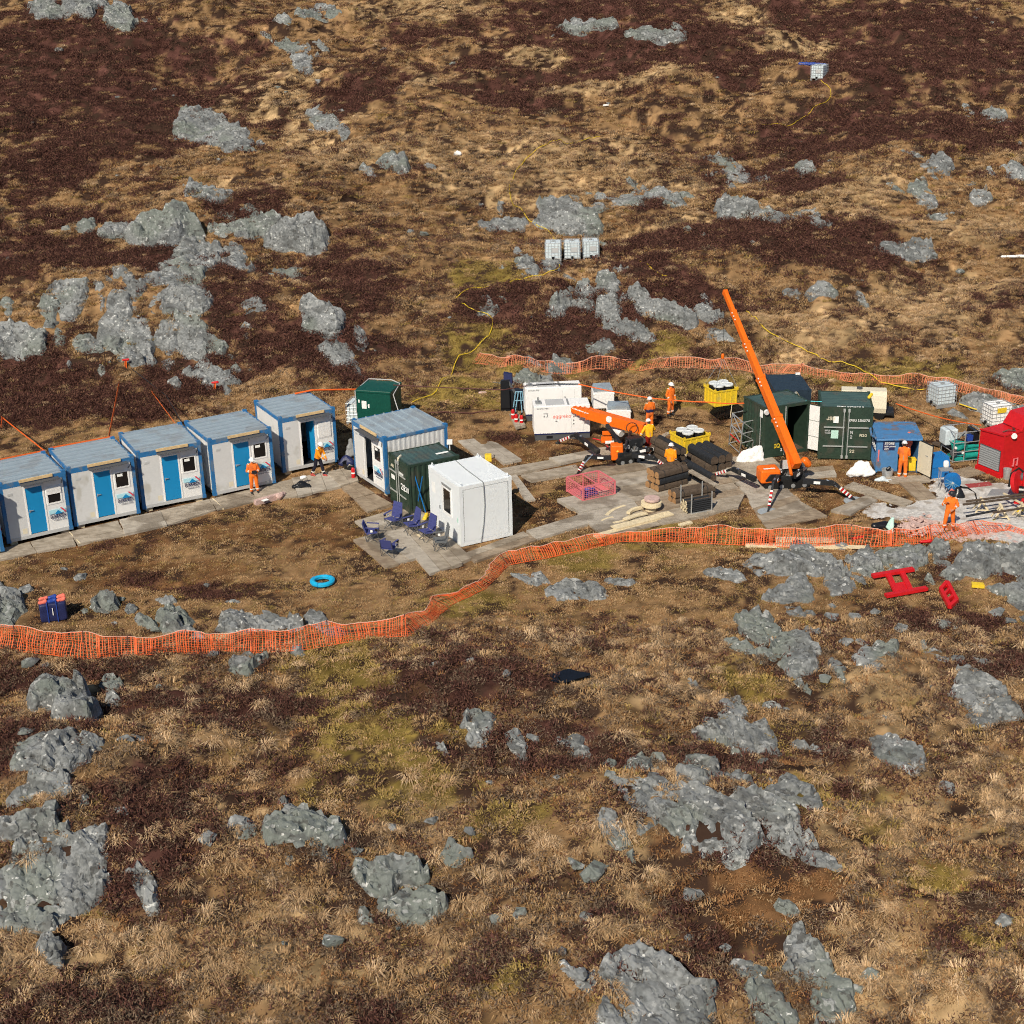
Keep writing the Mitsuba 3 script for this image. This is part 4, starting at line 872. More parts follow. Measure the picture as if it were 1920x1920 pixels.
# ---------------------------------------------------------------- boards laid on the bog
walk = Thing('board_walkway', 'plywood board walkway and working platform laid on the bog', None, kind='structure')
BW = ['board_wood', 'board_wood', 'board_wood_pale', 'board_wood_brown']
_bn = 0
def board(q, m=None, lift=None):
    global _bn
    _bn += 1
    dz = .075 + .012 * (_bn % 5) if lift is None else lift
    P = [G(x, y, dz) for x, y in q]
    z = np.mean([Hm(a[0], a[1]) for a in P]) + dz
    tilt = rng.normal(0, .010, 4)
    top = [np.array([a[0], a[1], z + tilt[i]]) for i, a in enumerate(P)]
    bot = [a - [0, 0, .10 + dz * .5] for a in top]
    n = np.cross(top[1] - top[0], top[3] - top[0])
    if n[2] < 0: top, bot = top[::-1], bot[::-1]
    # each panel is two or three planks side by side
    e0, e1 = np.linalg.norm(top[1] - top[0]), np.linalg.norm(top[3] - top[0])
    if e0 < e1: top, bot = top[1:] + top[:1], bot[1:] + bot[:1]
    short = min(e0, e1); k = 1 if short < .5 else 2 if short < 1.5 else 3; g = .010 / max(short, .1)
    base = m or BW[rng.integers(4)]
    for j in range(k):
        u0, u1 = j / k + (g if j else 0), (j + 1) / k - (g if j < k - 1 else 0); dz2 = np.array([0, 0, rng.normal(0, .006)]); s0, s1 = rng.normal(0, .012, 2)
        w = lambda q: [q[0] + (q[3] - q[0]) * u0 + (q[0] - q[1]) * s0, q[1] + (q[2] - q[1]) * u0 + (q[1] - q[0]) * s1, q[1] + (q[2] - q[1]) * u1 + (q[1] - q[0]) * s1, q[0] + (q[3] - q[0]) * u1 + (q[0] - q[1]) * s0]
        walk.part('board', hexa([a + dz2 for a in w(bot)], [a + dz2 for a in w(top)]), base if m or rng.random() < .7 else BW[rng.integers(4)])
    COVERED.append(Polygon([a[:2] for a in top]).buffer(.02))
def lerp2(p, q, t): return (p[0] + (q[0] - p[0]) * t, p[1] + (q[1] - p[1]) * t)
def on_line(pts, x):
    for a, b in zip(pts, pts[1:]):
        if a[0] <= x <= b[0]: return lerp2(a, b, (x - a[0]) / (b[0] - a[0]))
    return pts[-1] if x > pts[-1][0] else pts[0]
low = [(-30, 1056), (329, 981), (410, 954), (507, 933), (569, 930), (640, 911)]; high = [(-30, 1036), (133, 996), (265, 965), (329, 951), (395, 935), (526, 901), (640, 876)]
cuts = [-30, 66, 142, 232, 310, 402, 478, 556, 637]
for a, b in zip(cuts, cuts[1:]): board([on_line(low, a + 3), on_line(low, b + 2), on_line(high, b - 10), on_line(high, a - 9)], 'board_wood' if a % 4 else 'board_wood_pale')
for a in (137, 265, 405): board([on_line(low, a + 12), on_line(low, a + 14), on_line(high, a - 6), on_line(high, a - 8)], 'cream_timber', .10)
board([(640, 912), (612, 884), (664, 872), (672, 901)]); board([(640, 913), (668, 902), (702, 924), (665, 935)]); board([(665, 936), (702, 925), (735, 944), (690, 959)], 'board_wood_brown')
for q in ([(665, 977), (738, 955), (772, 980), (697, 1003)], [(662, 1012), (697, 1002), (772, 1050), (722, 1063)], [(699, 1004), (735, 992), (806, 1037), (770, 1050)], [(735, 992), (774, 981), (846, 1062), (806, 1076)], [(775, 981), (806, 972), (886, 1047), (847, 1062)], [(740, 955), (790, 958), (806, 971), (774, 981)],
          [(871, 1037), (984, 995), (1007, 1011), (889, 1053)], [(986, 994), (1091, 963), (1116, 977), (1008, 1010)],
          [(1085, 962), (1190, 941), (1212, 964), (1108, 985)], [(1190, 941), (1290, 921), (1310, 943), (1212, 964)], [(1290, 921), (1375, 904), (1397, 925), (1310, 943)], [(1108, 985), (1212, 964), (1240, 982), (1132, 1003)], [(1212, 964), (1300, 946), (1330, 965), (1240, 982)], [(1302, 945), (1397, 926), (1385, 950), (1332, 963)],
          [(1045, 935), (1150, 916), (1190, 940), (1085, 961)], [(1150, 916), (1255, 897), (1290, 920), (1190, 940)], [(1255, 897), (1355, 880), (1375, 903), (1290, 920)], [(1110, 897), (1215, 879), (1255, 896), (1150, 915)], [(1215, 879), (1330, 860), (1355, 879), (1255, 896)], [(1085, 880), (1190, 862), (1214, 878), (1110, 896)], [(1190, 862), (1300, 845), (1329, 859), (1215, 878)],
          [(933, 880), (1050, 858), (1062, 868), (945, 893)], [(975, 890), (1080, 870), (1096, 884), (996, 902)], [(1029, 859), (1108, 841), (1130, 850), (1052, 870)], [(1108, 841), (1180, 830), (1205, 843), (1132, 851)],
          [(1397, 925), (1470, 911), (1500, 937), (1420, 967)], [(1420, 967), (1500, 937), (1552, 967), (1441, 990)], [(1375, 904), (1478, 886), (1512, 906), (1398, 925)], [(1330, 860), (1440, 846), (1476, 885), (1375, 903)], [(1470, 880), (1560, 872), (1568, 890), (1482, 900)],
          [(1601, 903), (1712, 939), (1699, 950), (1584, 913)], [(1624, 928), (1646, 937), (1594, 965), (1558, 956)], [(1684, 902), (1722, 900), (1756, 933), (1722, 937)], [(1660, 893), (1740, 890), (1745, 901), (1668, 904)],
          [(857, 823), (888, 818), (926, 855), (902, 862)], [(896, 827), (926, 822), (979, 864), (945, 872)], [(955, 886), (968, 888), (1004, 938), (986, 940)], [(945, 755), (962, 752), (985, 800), (968, 806)]):
    board(q)

# ---------------------------------------------------------------- crushed stone at the drill
pts = [(1612, 962), (1640, 944), (1700, 951), (1725, 938), (1757, 934), (1745, 903), (1800, 893), (1850, 905), (1960, 915), (1960, 1040), (1880, 1020), (1830, 1000), (1795, 985), (1740, 978), (1690, 972), (1640, 972)]
gp = Polygon([G(*q)[:2] for q in pts]).buffer(0)
x0, y0, x1, y1 = gp.bounds
g = np.stack(np.meshgrid(np.arange(x0 - .5, x1 + .5, .18), np.arange(y0 - .5, y1 + .5, .18), indexing='ij'), -1)
X, Y = g[..., 0], g[..., 1]
edge = np.array([Polygon(gp).exterior.distance(shapely.Point(a, b)) * (1 if gp.contains(shapely.Point(a, b)) else -1) for a, b in zip(X.ravel(), Y.ravel())]).reshape(X.shape)
Z = Hm(X, Y) + .07 * np.clip(edge / .4 + .3 + (meshkit.fbm(np.stack([X, Y, 0 * X], -1) * 2, 3, 8) - .5) * 2.2, -2, 1) + (meshkit.fbm(np.stack([X, Y, 0 * X], -1) * 5, 2, 3) - .5) * .05
i = (np.arange(X.shape[0] - 1)[:, None] * X.shape[1] + np.arange(X.shape[1] - 1)[None]).ravel()
nyy = X.shape[1]
mat('crushed_stone', grain((.50, .485, .47), .45, 9, (.30, .26, .22), 1.1, .60), .9, spec=.15)
scene['gravel_pad'] = mikit.ply((np.stack([X, Y, Z], -1).reshape(-1, 3), np.vstack([np.stack([i, i + nyy, i + nyy + 1], 1), np.stack([i, i + nyy + 1, i + 1], 1)])), 'm_crushed_stone', smooth=True)
labels['gravel_pad'] = {'kind': 'structure', 'label': 'pad of pale crushed stone round the drill at the right edge'}
COVERED.append(gp)
pebs = []
for k in range(1500):
    x, y = rng.uniform(x0, x1), rng.uniform(y0, y1)
    if gp.contains(shapely.Point(x, y)): pebs.append(moved(stone(.025 + .05 * rng.random() ** 2, k % 40), (x, y, Hm(x, y) + .06)))
scene['gravel'] = mikit.ply(vf(pebs), 'm_crushed_stone'); labels['gravel'] = {'kind': 'stuff', 'label': 'loose pale stones on the crushed stone pad', 'category': 'gravel'}
rub = []
for k in range(330):
    q = (rng.normal(1722, 22), rng.normal(991, 7)) if k < 190 else (rng.normal(1815, 40), rng.normal(1004, 6))
    P = G(*q); s = rng.uniform(.05, .17)
    rub.append(moved(stone(s, 2000 + k % 60), (P[0], P[1], P[2] + s * .4 + .35 * math.exp(-((q[0] - 1722) / 20) ** 2) * rng.random())))
mat('pink_stone', grain((.50, .36, .33), .35, 9), .9, spec=.15)
scene['rubble'] = mikit.ply(vf(rub), 'm_pink_stone'); labels['rubble'] = {'kind': 'stuff', 'label': 'heap of pinkish broken rock by the front net below the drill', 'category': 'rubble'}
# ---------------------------------------------------------------- tanks in cages
def P3(px, py, h=0.0): return G(px, py, h)
def ibc(label, origin, yaw, group=None, W=1.0, D=1.16, tank='tank_blue_white', name='caged_water_tank', placard=True):
    t = Thing(name, label, 'water tank', origin, yaw, group)
    H = 1.16
    t.part('tank', hull(*[((x, y, z), .06) for x in (.09, W - .09) for y in (.09, D - .09) for z in (.24, H - .10)]), tank, smooth=30)
    t.part('cap', cyl((W / 2, D / 2, H - .05), (W / 2, D / 2, H + .02), .10, 14), 'mid_grey')
    for x in (0, W / 2 - .06, W - .12): t.part('pallet_foot', box(x, x + .12, 0, D, 0, .13), 'galvanised')
    t.part('pallet_deck', box(0, W, 0, D, .13, .16), 'galvanised')
    bars, r = [], .013
    for k in range(6):
        z = .2 + k * (H - .22) / 5
        bars.append([(0, 0, z), (W, 0, z), (W, D, z), (0, D, z), (0, 0, z)])
    cage = [tube([a, b], r, 5) for ring in bars for a, b in zip(ring, ring[1:])]
    for k in range(6):
        x, y = k * W / 5, k * D / 5
        cage += [cyl((x, -.0, .16), (x, -.0, H - .02), r, 5), cyl((x, D, .16), (x, D, H - .02), r, 5), cyl((0, y, .16), (0, y, H - .02), r, 5), cyl((W, y, .16), (W, y, H - .02), r, 5)]
    cage += [cyl((x, 0, H - .02), (x, D, H - .02), r * 1.3, 5) for x in (W * .33, W * .66)]
    t.part('cage', cage, 'galvanised')
    if placard: t.part('placard', box(W * .42, W * .82, -.022, -.016, .55, .85), 'pale_grey')
    t.part('valve', [box(W / 2 - .07, W / 2 + .07, -.05, .05, .17, .30), cyl((W / 2, -.1, .2), (W / 2, 0, .2), .04, 8)], 'plastic_black')
    cover(t, 0, W, 0, D)
    return t
for k, (a, b) in enumerate((((1022, 489), (1056, 489)), ((1058, 488.5), (1091, 488)), ((1093.5, 488), (1126, 487)))):
    o, yaw, L = front_frame(a, b)
    ibc(('left', 'middle', 'right')[k] + ' one of the three white caged water tanks in a row on the slope', o, -.05 + .03 * k, 'white caged water tanks', W=1.0)
o, yaw, L = front_frame((1519, 151), (1546, 152)); ibc('white caged water tank near the hill top, a blue sheet behind it', o, yaw, 'white caged water tanks')
single('blue_sheet', blob(hull(((-.9, .3, .25), .12), ((.2, .1, .2), .15), ((1.1, 0, .15), .10), ((-.3, .5, .1), .1)), .08, .07, 5, 4), 'royal_blue', 'crumpled blue sheet lying behind the hill top water tank', 'tarpaulin', P3(1522, 126), 0)
o, yaw, L = front_frame((1736, 754), (1762, 772)); ibc('grey caged water tank above the teal pump, a yellow hose leading to it', o, yaw, 'white caged water tanks', W=1.0, D=1.1, placard=False)
o, yaw, L = front_frame((1837, 792), (1857, 806)); t = ibc('white caged water tank with a yellow label, half hidden by the red machine', o, yaw, 'white caged water tanks', W=1.0, D=1.15, tank='bag_white', placard=False)
t.part('yellow_label', box(1.02, 1.03, .25, .75, .80, 1.05), 'yellow_paint')
o, yaw, L = front_frame((650, 797), (675, 799)); ibc('grey caged water tank beside the dark green tank housing', o, yaw, 'white caged water tanks', placard=False)

# ---------------------------------------------------------------- generators
def generator(label, a, b, H, D, words):
    o, yaw, L = front_frame(a, b)
    t = Thing('site_generator', label, 'generator', o, yaw, 'white generators')
    t.part('skid', [box(.05, L - .02, .02, D, .0, .10), box(.05, L - .02, .03, D - .02, .10, .30)], 'dark_grey')
    for x in (.6, L - .9): t.part('fork_pocket', box(x, x + .3, .01, .06, .08, .22), 'plastic_black')
    t.part('housing', hull(*[((x, y, z), .035) for x in (.04, L - .04) for y in (.04, D - .04) for z in (.36, H - .035)]), 'white_paint', smooth=30)
    t.part('plinth_band', box(.02, L - .02, -.004, D, .30, .36), 'navy')
    for x in (.655 * L, .66 * L + .6): t.part('door_seam', box(x, x + .012, -.007, -.0, .42, H - .15), 'pale_grey')
    for z in (.78, .95, 1.15): t.part('latch', box(.655 * L + .10, .655 * L + .16, -.025, -.001, z, z + .07), 'mid_grey')
    t.part('roof_vent', box(.22 * L, .55 * L, .12, D - .12, H, H + .02), 'pale_grey'); t.part('roof_slot', box(.60 * L, .635 * L, .08, D - .08, H + .0, H + .012), 'mid_grey')
    t.part('exhaust', [cyl((.25, D * .5, H), (.25, D * .5, H + .28), .045, 10), box(.12, .42, D * .3, D * .7, H, H + .05)], 'mid_grey')
    if words:
        t.part('lettering', moved(text('aggreko', .17, False), (.33 * L, -.010, H - .62)), 'coral'); t.part('small_lettering', moved(text('60 kVA  PRP', .07), (.05 * L, -.010, H - .15)), 'mid_grey')
        t.part('badge', [box(.17 * L, .25 * L, -.008, -.002, H - .40, H - .36), box(.17 * L, .195 * L, -.008, -.002, H - .56, H - .48), box(.235 * L, .25 * L, -.008, -.002, H - .56, H - .41), box(.21 * L, .235 * L, -.008, -.002, H - .56, H - .53)], 'mid_grey')
        t.part('keyhole', box(.38 * L, .41 * L, -.02, -.001, H - .80, H - .76), 'dark_grey')
    else: t.part('small_lettering', moved(text('60 kVA  PRP', .07), (.05 * L, -.010, H - .15)), 'mid_grey')
    cover(t, 0, L, 0, D)
    return t
GEN1 = generator('front white generator with faded red lettering on its side', (1002, 827), (1107, 822), 1.75, 1.15, True)
GEN2 = generator('rear white generator with a black cable running over its roof', (986, 790), (1091, 785), 1.72, 1.0, False)
def cabinet(label, a, b, H, D):
    o, yaw, L = front_frame(a, b)
    t = Thing('heater_cabinet', label, 'cabinet', o, yaw, 'grey lidded cabinets by the generators')
    t.part('body', hull(*[((x, y, z), .05) for x in (.05, L - .05) for y in (.05, D - .05) for z in (.12, H - .25)]), 'white_paint', smooth=30)
    t.part('lid', side_prism([(0.02, H - .24), (L - .02, H - .24), (L - .10, H), (.10, H)], .04, D), 'roof_steel')
    t.part('lid_grip', box(.2, L - .2, .02, .05, H - .2, H - .14), 'pale_grey')
    for x in (.08, L - .18): t.part('foot', box(x, x + .1, .1, D - .1, 0, .13), 'mid_grey')
    for x in (-.01, L - .09): t.part('corner_cap', hull(((x + .05, .05, H - .3), .07), ((x + .05, .12, H - .3), .06)), 'white_paint', smooth=30)
    cover(t, 0, L, 0, D)
cabinet('white cabinet with a tall grey lid behind the rear generator', (1113, 770), (1152, 768), 1.15, 1.0)
cabinet('white cabinet with a low grey lid behind the folded crane boom', (1138, 793), (1183, 792), .85, .9)

# folded light tower
t = Thing('light_tower', 'black folded light tower with a pale blue A-frame by the generators', 'light tower')
q = P3(950, 773); t.part('back_panel', hexa([q + [-.30, .1, 0], q + [.18, .0, 0], q + [.26, .3, 0], q + [-.22, .4, 0]], [q + [-.28, .2, 1.62], q + [.14, .12, 1.66], q + [.2, .34, 1.66], q + [-.2, .45, 1.62]]), 'plastic_black')
t.part('lamp_box', hexa([q + [-.12, .3, 1.50], q + [.30, .26, 1.42], q + [.36, .52, 1.42], q + [-.06, .56, 1.5]], [q + [-.12, .36, 1.98], q + [.30, .32, 1.90], q + [.34, .6, 1.9], q + [-.08, .62, 1.98]]), 'navy')
t.part('engine', hexa([q + [.25, .2, .05], q + [.95, .15, .05], q + [1.0, .9, .05], q + [.25, .95, .05]], [q + [.22, .3, 1.05], q + [.95, .25, .95], q + [1.0, .85, .95], q + [.25, .9, 1.05]]), 'plastic_black')
mat('pale_blue', (.18, .36, .48), .5)
for a, b in (((.30, -.12, .0), (.48, .1, 1.05)), ((.42, -.2, .0), (.62, .1, 1.05)), ((.78, -.2, .0), (.72, .1, 1.05)), ((.95, -.1, 0), (.80, .1, 1.05)), ((.46, .1, 1.05), (.82, .1, 1.05)), ((.44, -.02, .62), (.86, -.02, .62))):
    t.part('strut', cyl(q + a, q + b, .028, 6), 'pale_blue')
t.part('mast', beam(q + [.1, .2, 1.6], q + [.5, .2, .9], .12, .12), 'dark_grey')
def extinguisher(px, py, label, paint='signal_red'):
    P = P3(px, py)
    t = Thing('fire_extinguisher', label, 'fire extinguisher', P, rng.uniform(-1, 1), 'red fire extinguishers')
    t.part('body', moved(lathe([(0, 0), (.085, .0), (.09, .03), (.09, .46), (.06, .53), (.03, .56), (0, .56)], 14), (0, 0, .04)), paint, smooth=30)
    t.part('label', moved(lathe([(.0915, .26), (.0915, .33)], 14), (0, 0, .04)), 'paper_white')
    t.part('head', [box(-.03, .03, -.03, .03, .59, .66), box(-.02, .10, -.012, .012, .66, .69)], 'plastic_black')
    t.part('hose', tube([(.03, 0, .64), (.11, 0, .60), (.12, 0, .3), (.10, 0, .18)], .014, 6), 'rubber')
for a in ((962, 788, 'left of the three red fire extinguishers by the light tower'), (968, 797, 'middle of the three red fire extinguishers by the light tower'), (978, 799, 'right of the three red fire extinguishers by the light tower'),
          (663, 899, 'faded red fire extinguisher at the corner of the turned cabin'), (511, 899, 'red fire extinguisher between the cabins behind the person with the tablet'), (7, 1012, 'red fire extinguisher at the far left edge beside the cut off cabin')): extinguisher(*a)

# ---------------------------------------------------------------- spider cranes
def strip_bands(p0, p1, w, n=5):
    p0, p1 = np.asarray(p0), np.asarray(p1)
    return [beam(p0 + (p1 - p0) * (k / n + .02), p0 + (p1 - p0) * ((k + .5) / n), w, w) for k in range(n)]
class Crane:
    def __init__(s, label, axis_a, axis_b):
        s.t = Thing('spider_crane', label, 'crane', group='orange spider cranes')
        s.a, s.b = axis_a, axis_b
        d = (axis_b - axis_a)[:2]; s.yaw = math.atan2(d[1], d[0]); s.L = float(np.hypot(*d))
        s.f = M4(axis_a, s.yaw)
    def loc(s, mesh): v, f = vf(mesh); return v @ s.f[:3, :3].T + s.f[:3, 3], f
    def body(s):
        t, L = s.t, s.L
        for y in (-.48, .22):
            k = t.part('track', s.loc(side_prism([(.15, .0), (L - .15, .0), (L, .14), (L - .02, .28), (L - .18, .38), (.18, .38), (.02, .28), (0, .14)], y, y + .26)), 'rubber')
            t.part('track_lug', [s.loc(box(x, x + .05, y - .004, y + .264, -.012, .0)) for x in np.arange(.16, L - .2, .1)], 'rubber', k)
            for x in np.linspace(.25, L - .25, 4): t.part('track_wheel', s.loc(cyl((x, y - .012, .17), (x, y, .17), .10, 12)), 'mid_grey', k)
        t.part('chassis', s.loc(hull(*[((x, y, z), .05) for x in (.2, L - .2) for y in (-.2, .2) for z in (.30, .55)])), 'crane_black', smooth=30)
        t.part('slew_ring', s.loc(cyl((L * .62, 0, .58), (L * .62, 0, .74), .34, 20)), 'mid_grey')
        t.part('turret', s.loc(hull(*[((x, y, z), .05) for x in (L * .44, L * .80) for y in (-.20, .20) for z in (.78, 1.12)])), 'crane_black', smooth=30)
        t.part('winch', s.loc(cyl((L * .84, -.18, .98), (L * .84, .18, .98), .15, 16)), 'dark_grey')
        for k, (x, y, z) in enumerate(((.40, .26, .62), (.55, -.3, .68), (.7, -.28, .62), (.36, -.22, .75))): t.part('valve_block', s.loc(box(L * x - .08, L * x + .08, y - .06, y + .06, z, z + .16)), ('mid_grey', 'chrome', 'plastic_black', 'pale_grey')[k])
        for k in range(4): t.part('hydraulic_hose', s.loc(tube([(L * (.3 + .08 * k), -.24, .6), (L * (.36 + .08 * k), -.30, .85), (L * (.5 + .05 * k), -.2, 1.0)], .016, 5)), 'rubber')
    def leg(s, hip, knee, foot, pad=False, w=.20):
        t = s.t
        k = t.part('outrigger', beam(hip, knee, w, w * 1.1, w * .8, w), 'crane_black')
        sh = foot + np.array([0, 0, .10])
        t.part('strut', beam(knee, sh, w * .62, w * .62, w * .40, w * .40), 'crane_black', k)
        t.part('knee_pin', hull((knee, w * .48), (knee + np.array([0, 0, -.06]), w * .42)), 'crane_black', k, smooth=30)
        t.part('jack', cyl(knee * .75 + hip * .25 + [0, 0, .14], sh * .55 + knee * .45, .035, 8), 'chrome', k)
        t.part('white_band', [m for m in strip_bands(knee * .72 + sh * .28, knee * .12 + sh * .88, w * .66, 4)], 'white_paint', k)
        t.part('red_band', [m for m in strip_bands(knee * .65 + sh * .35, knee * .10 + sh * .90, w * .655, 4)], 'signal_red', k)
        m = hip * .55 + knee * .45; d = (knee - hip) / np.linalg.norm(knee - hip)
        t.part('plate', beam(m + [0, -.0, .0] - d * .14, m + d * .14, w * 1.02, w * .62), 'white_paint', k)
        t.part('foot', moved(lathe([(0, 0), (.13, 0), (.13, .03), (.04, .06), (.03, .13), (0, .13)], 14), foot + [0, 0, .03]), 'crane_black', k)
        if pad:
            single('outrigger_pad', moved(lathe([(0, 0), (.46, .0), (.47, .02), (.46, .055), (.12, .06), (0, .06)], 26), foot + [0, 0, .02]), 'pad_grey', pad, 'pad', group='round grey outrigger pads', smooth=30)
    def boom(s, base, tip, ends, widths, cyl_from, lower=None):
        t = s.t; d = base - tip
        prev = 0.0
        for k, (e, w) in enumerate(zip(ends, widths)):
            p0, p1 = tip + d * max(prev - .04, 0), tip + d * e
            q = t.part('boom', beam(p0, p1, w, w * 1.15), 'crane_orange')
            t.part('collar', beam(p0 - d * .002, p0 + d * .012, w * 1.12, w * 1.3), 'crane_orange', q)
            if k: t.part('bolt', [cbox(p0 + d * (.015 + .02 * j) + np.array([-w * .5, -w * .3, .1]), (.05, .05, .05)) for j in range(3)], 'paper_white', q)
            prev = e
        t.part('boom_head', [cyl(tip + [-.09, 0, -.05], tip + [.09, 0, -.05], .11, 14)], 'crane_orange')
        t.part('lift_cylinder', cyl(cyl_from, tip + d * .84 + [0, .1, -.2], .07, 10), lower or 'crane_black')
# the raised crane at the right
GB = P3(1351, 796); TIP = None
for h in np.linspace(5.5, 9, 200):
    q = GB + [0, 0, h] - EYE
    if 960 + F_PX * (q @ DOWN) / (q @ FWD) < 547: TIP = GB + np.array([0, 0, h]); break
C = Crane('orange spider crane with its long boom raised, holding up a yellow skip', P3(1428, 914), P3(1512, 908))
C.body()
t = C.t
v = [((x, y, z), .10) for x in (-.10, .62) for y in (-.40, .25) for z in (.45, .88)]
t.part('engine_cover', C.loc(hull(*v)), 'crane_orange', smooth=30); t.part('cover_mouth', C.loc(hull(((.05, -.49, .50), .05), ((.62, -.49, .50), .05), ((.62, -.49, .74), .05), ((.25, -.49, .76), .05))), 'plastic_black', smooth=30)
t.part('cover_stripe', C.loc(box(-.02, .5, -.3, -.2, .985, .995)), 'white_paint')
t.part('counter_cover', C.loc(hull(((C.L * .95, .1, 1.1), .20), ((C.L * 1.02, .1, .95), .18))), 'crane_orange', smooth=30)
base = P3(1494, 874, 1.15)
C.boom(base, TIP, [.165, .35, .55, .775, 1.0], [.19, .225, .265, .31, .36], P3(1484, 890, .95), 'crane_orange')
t.part('control_panel', C.loc(box(C.L * .40, C.L * .52, -.34, -.26, .95, 1.35)), 'pale_grey')
C.leg(P3(1460, 894, .85), P3(1450, 905, 1.0), P3(1440, 962), 'round grey pad under the front foot of the raised crane', .17)
C.leg(P3(1506, 902, .75), P3(1564, 906, .75), P3(1602, 941), 'round grey pad under the right foot of the raised crane')
C.leg(P3(1416, 899, .75), P3(1374, 879, .80), P3(1337, 894)); C.leg(P3(1488, 893, .75), P3(1500, 884, .8), P3(1512, 878))
HOOK = TIP + np.array([0, 0, -3.3])
t.part('hoist_rope', cyl(TIP, HOOK, .010, 5), 'crane_black'); t.part('hook_block', hull((HOOK, .08), (HOOK + [0, 0, .14], .08)), 'crane_orange', smooth=30)
# the folded crane
C = Crane('orange spider crane with its boom folded low, beside the generators', P3(1150, 870), P3(1212, 858))
C.body()
t = C.t
q = P3(1157, 870)
t.part('engine_cover', hull(*[(q + [x, y, z], .07) for x in (-.22, .22) for y in (0, .45) for z in (.25, .86)]), 'crane_orange', smooth=30); t.part('cover_hole', hull((q + [.02, -.06, .28], .05), (q + [.06, -.06, .28], .05)), 'dull_red', smooth=30); t.part('beacon', cyl(q + [.02, -.05, .60], q + [.02, .05, .72], .08, 10), 'yellow_paint')
base, tip = P3(1207, 804, 1.25), P3(1074, 767, 1.6)
C.boom(base, tip, [.06, .12, .18, .26, 1.0], [.20, .25, .30, .35, .42], P3(1172, 838, 1.0))
t.part('white_cylinder', cyl(P3(1147, 799, .95), P3(1166, 813, .8), .19, 16), 'white_paint', smooth=30); t.part('boom_roller', moved(cyl((0, -.05, 0), (0, .05, 0), .15, 18), P3(1142, 786, 1.52)), 'white_paint')
t.part('lift_arm', beam(P3(1138, 797, 1.3), P3(1163, 833, .85), .16, .16), 'crane_black'); t.part('slew_mark', moved(tube([(.26 * math.cos(a), 0, .26 * math.sin(a)) for a in np.linspace(0, 6.28, 22)], .022, 5), P3(1184, 801, 1.35) + [0, -.26, .05]), 'crane_black')
t.part('red_hose', tube([P3(1112, 822, .3), P3(1128, 826, .45), P3(1140, 838, .6)], .03, 6), 'signal_red'); t.part('orange_bracket', [cbox(P3(1137, 824, .9), (.5, .2, .25)), cbox(P3(1137, 812, 1.0), (.4, .2, .15))], 'crane_orange'); t.part('number_plate', cbox(P3(1143, 829, .8), (.42, .04, .14)), 'white_paint')
C.leg(P3(1122, 847, .75), P3(1079, 815, .95), P3(1046, 832)); C.leg(P3(1146, 858, .7), P3(1100, 857, .75), P3(1083, 892), w=.16); C.leg(P3(1186, 853, .6), P3(1226, 858, .6), P3(1251, 881)); C.leg(P3(1196, 846, .6), P3(1216, 842, .7), P3(1238, 846))

# ---------------------------------------------------------------- yellow skips with drums
mat('lid_white', (.60, .64, .66), .4)
def skip(label, origin, yaw, L, D, H, where):
    t = Thing('yellow_skip', label, 'skip', origin, yaw, 'yellow skips')
    for a in (t.part('side_panel', [box(0, L, 0, .03, 0, H)] + [box(x, x + .04, -.03, 0, .05, H - .05) for x in np.linspace(.02, L - .06, 5)], 'yellow_paint'), t.part('side_panel', [box(0, L, D - .03, D, 0, H)] + [box(x, x + .04, D, D + .03, .05, H - .05) for x in np.linspace(.02, L - .06, 5)], 'yellow_paint'),
              t.part('side_panel', [box(0, .03, .03, D - .03, 0, H)] + [box(-.03, 0, y, y + .04, .05, H - .05) for y in np.linspace(.04, D - .1, 4)], 'yellow_paint'), t.part('side_panel', [box(L - .03, L, .03, D - .03, 0, H)] + [box(L, L + .03, y, y + .04, .05, H - .05) for y in np.linspace(.04, D - .1, 4)], 'yellow_paint')): pass
    t.part('floor', box(.03, L - .03, .03, D - .03, .02, .06), 'yellow_paint')
    t.part('rim', [box(-.04, L + .04, -.04, .0, H - .06, H + .01), box(-.04, L + .04, D, D + .04, H - .06, H + .01), box(-.04, .0, 0, D, H - .06, H + .01), box(L, L + .04, 0, D, H - .06, H + .01)], 'yellow_paint')
    for x in (0, L):
        for y in (0, D): t.part('lug', cyl((x, y - .02, H + .05), (x, y + .02, H + .05), .06, 10), 'yellow_paint')
    r = min(L, D) * .225
    for x in (L * .29, L * .71):
        for y in (D * .28, D * .72):
            P = (t.m @ [x, y, 0, 1])[:3]
            d = Thing('steel_drum', f'dark drum with a white lid standing in {where}', 'drum', P, 0, f'white lidded drums in {where}')
            d.part('body', lathe([(0, .06), (r, .06), (r, H * .5), (r * 1.03, H * .52), (r, H * .54), (r, H + .17)], 20), 'plastic_black', smooth=30)
            d.part('lid', lathe([(r * 1.04, H + .13), (r * 1.05, H + .19), (r * .95, H + .215), (r * .9, H + .195), (0, H + .20)], 20), 'lid_white', smooth=30)
    return t
o = GB + np.array([-.42, -.72, 1.15]); SK = skip('yellow skip of drums hanging in the air from the raised crane', o, math.radians(20), 1.22, 1.12, .80, 'the hanging yellow skip')
for x in (0, 1.22):
    for y in (0, 1.12): single('lifting_sling', cyl((SK.m @ [x, y, .86, 1])[:3], HOOK, .008, 4), 'galvanised', 'thin wire sling between crane hook and hanging yellow skip', 'sling', group='slings of the hanging skip')
single('tag_line', tube([(SK.m @ [.95, 0, .0, 1])[:3], (SK.m @ [.85, -.1, -.35, 1])[:3], (SK.m @ [.8, -.15, -.6, 1])[:3]], .02, 5), 'cream_timber', 'pale strap dangling under the hanging yellow skip', 'strap')
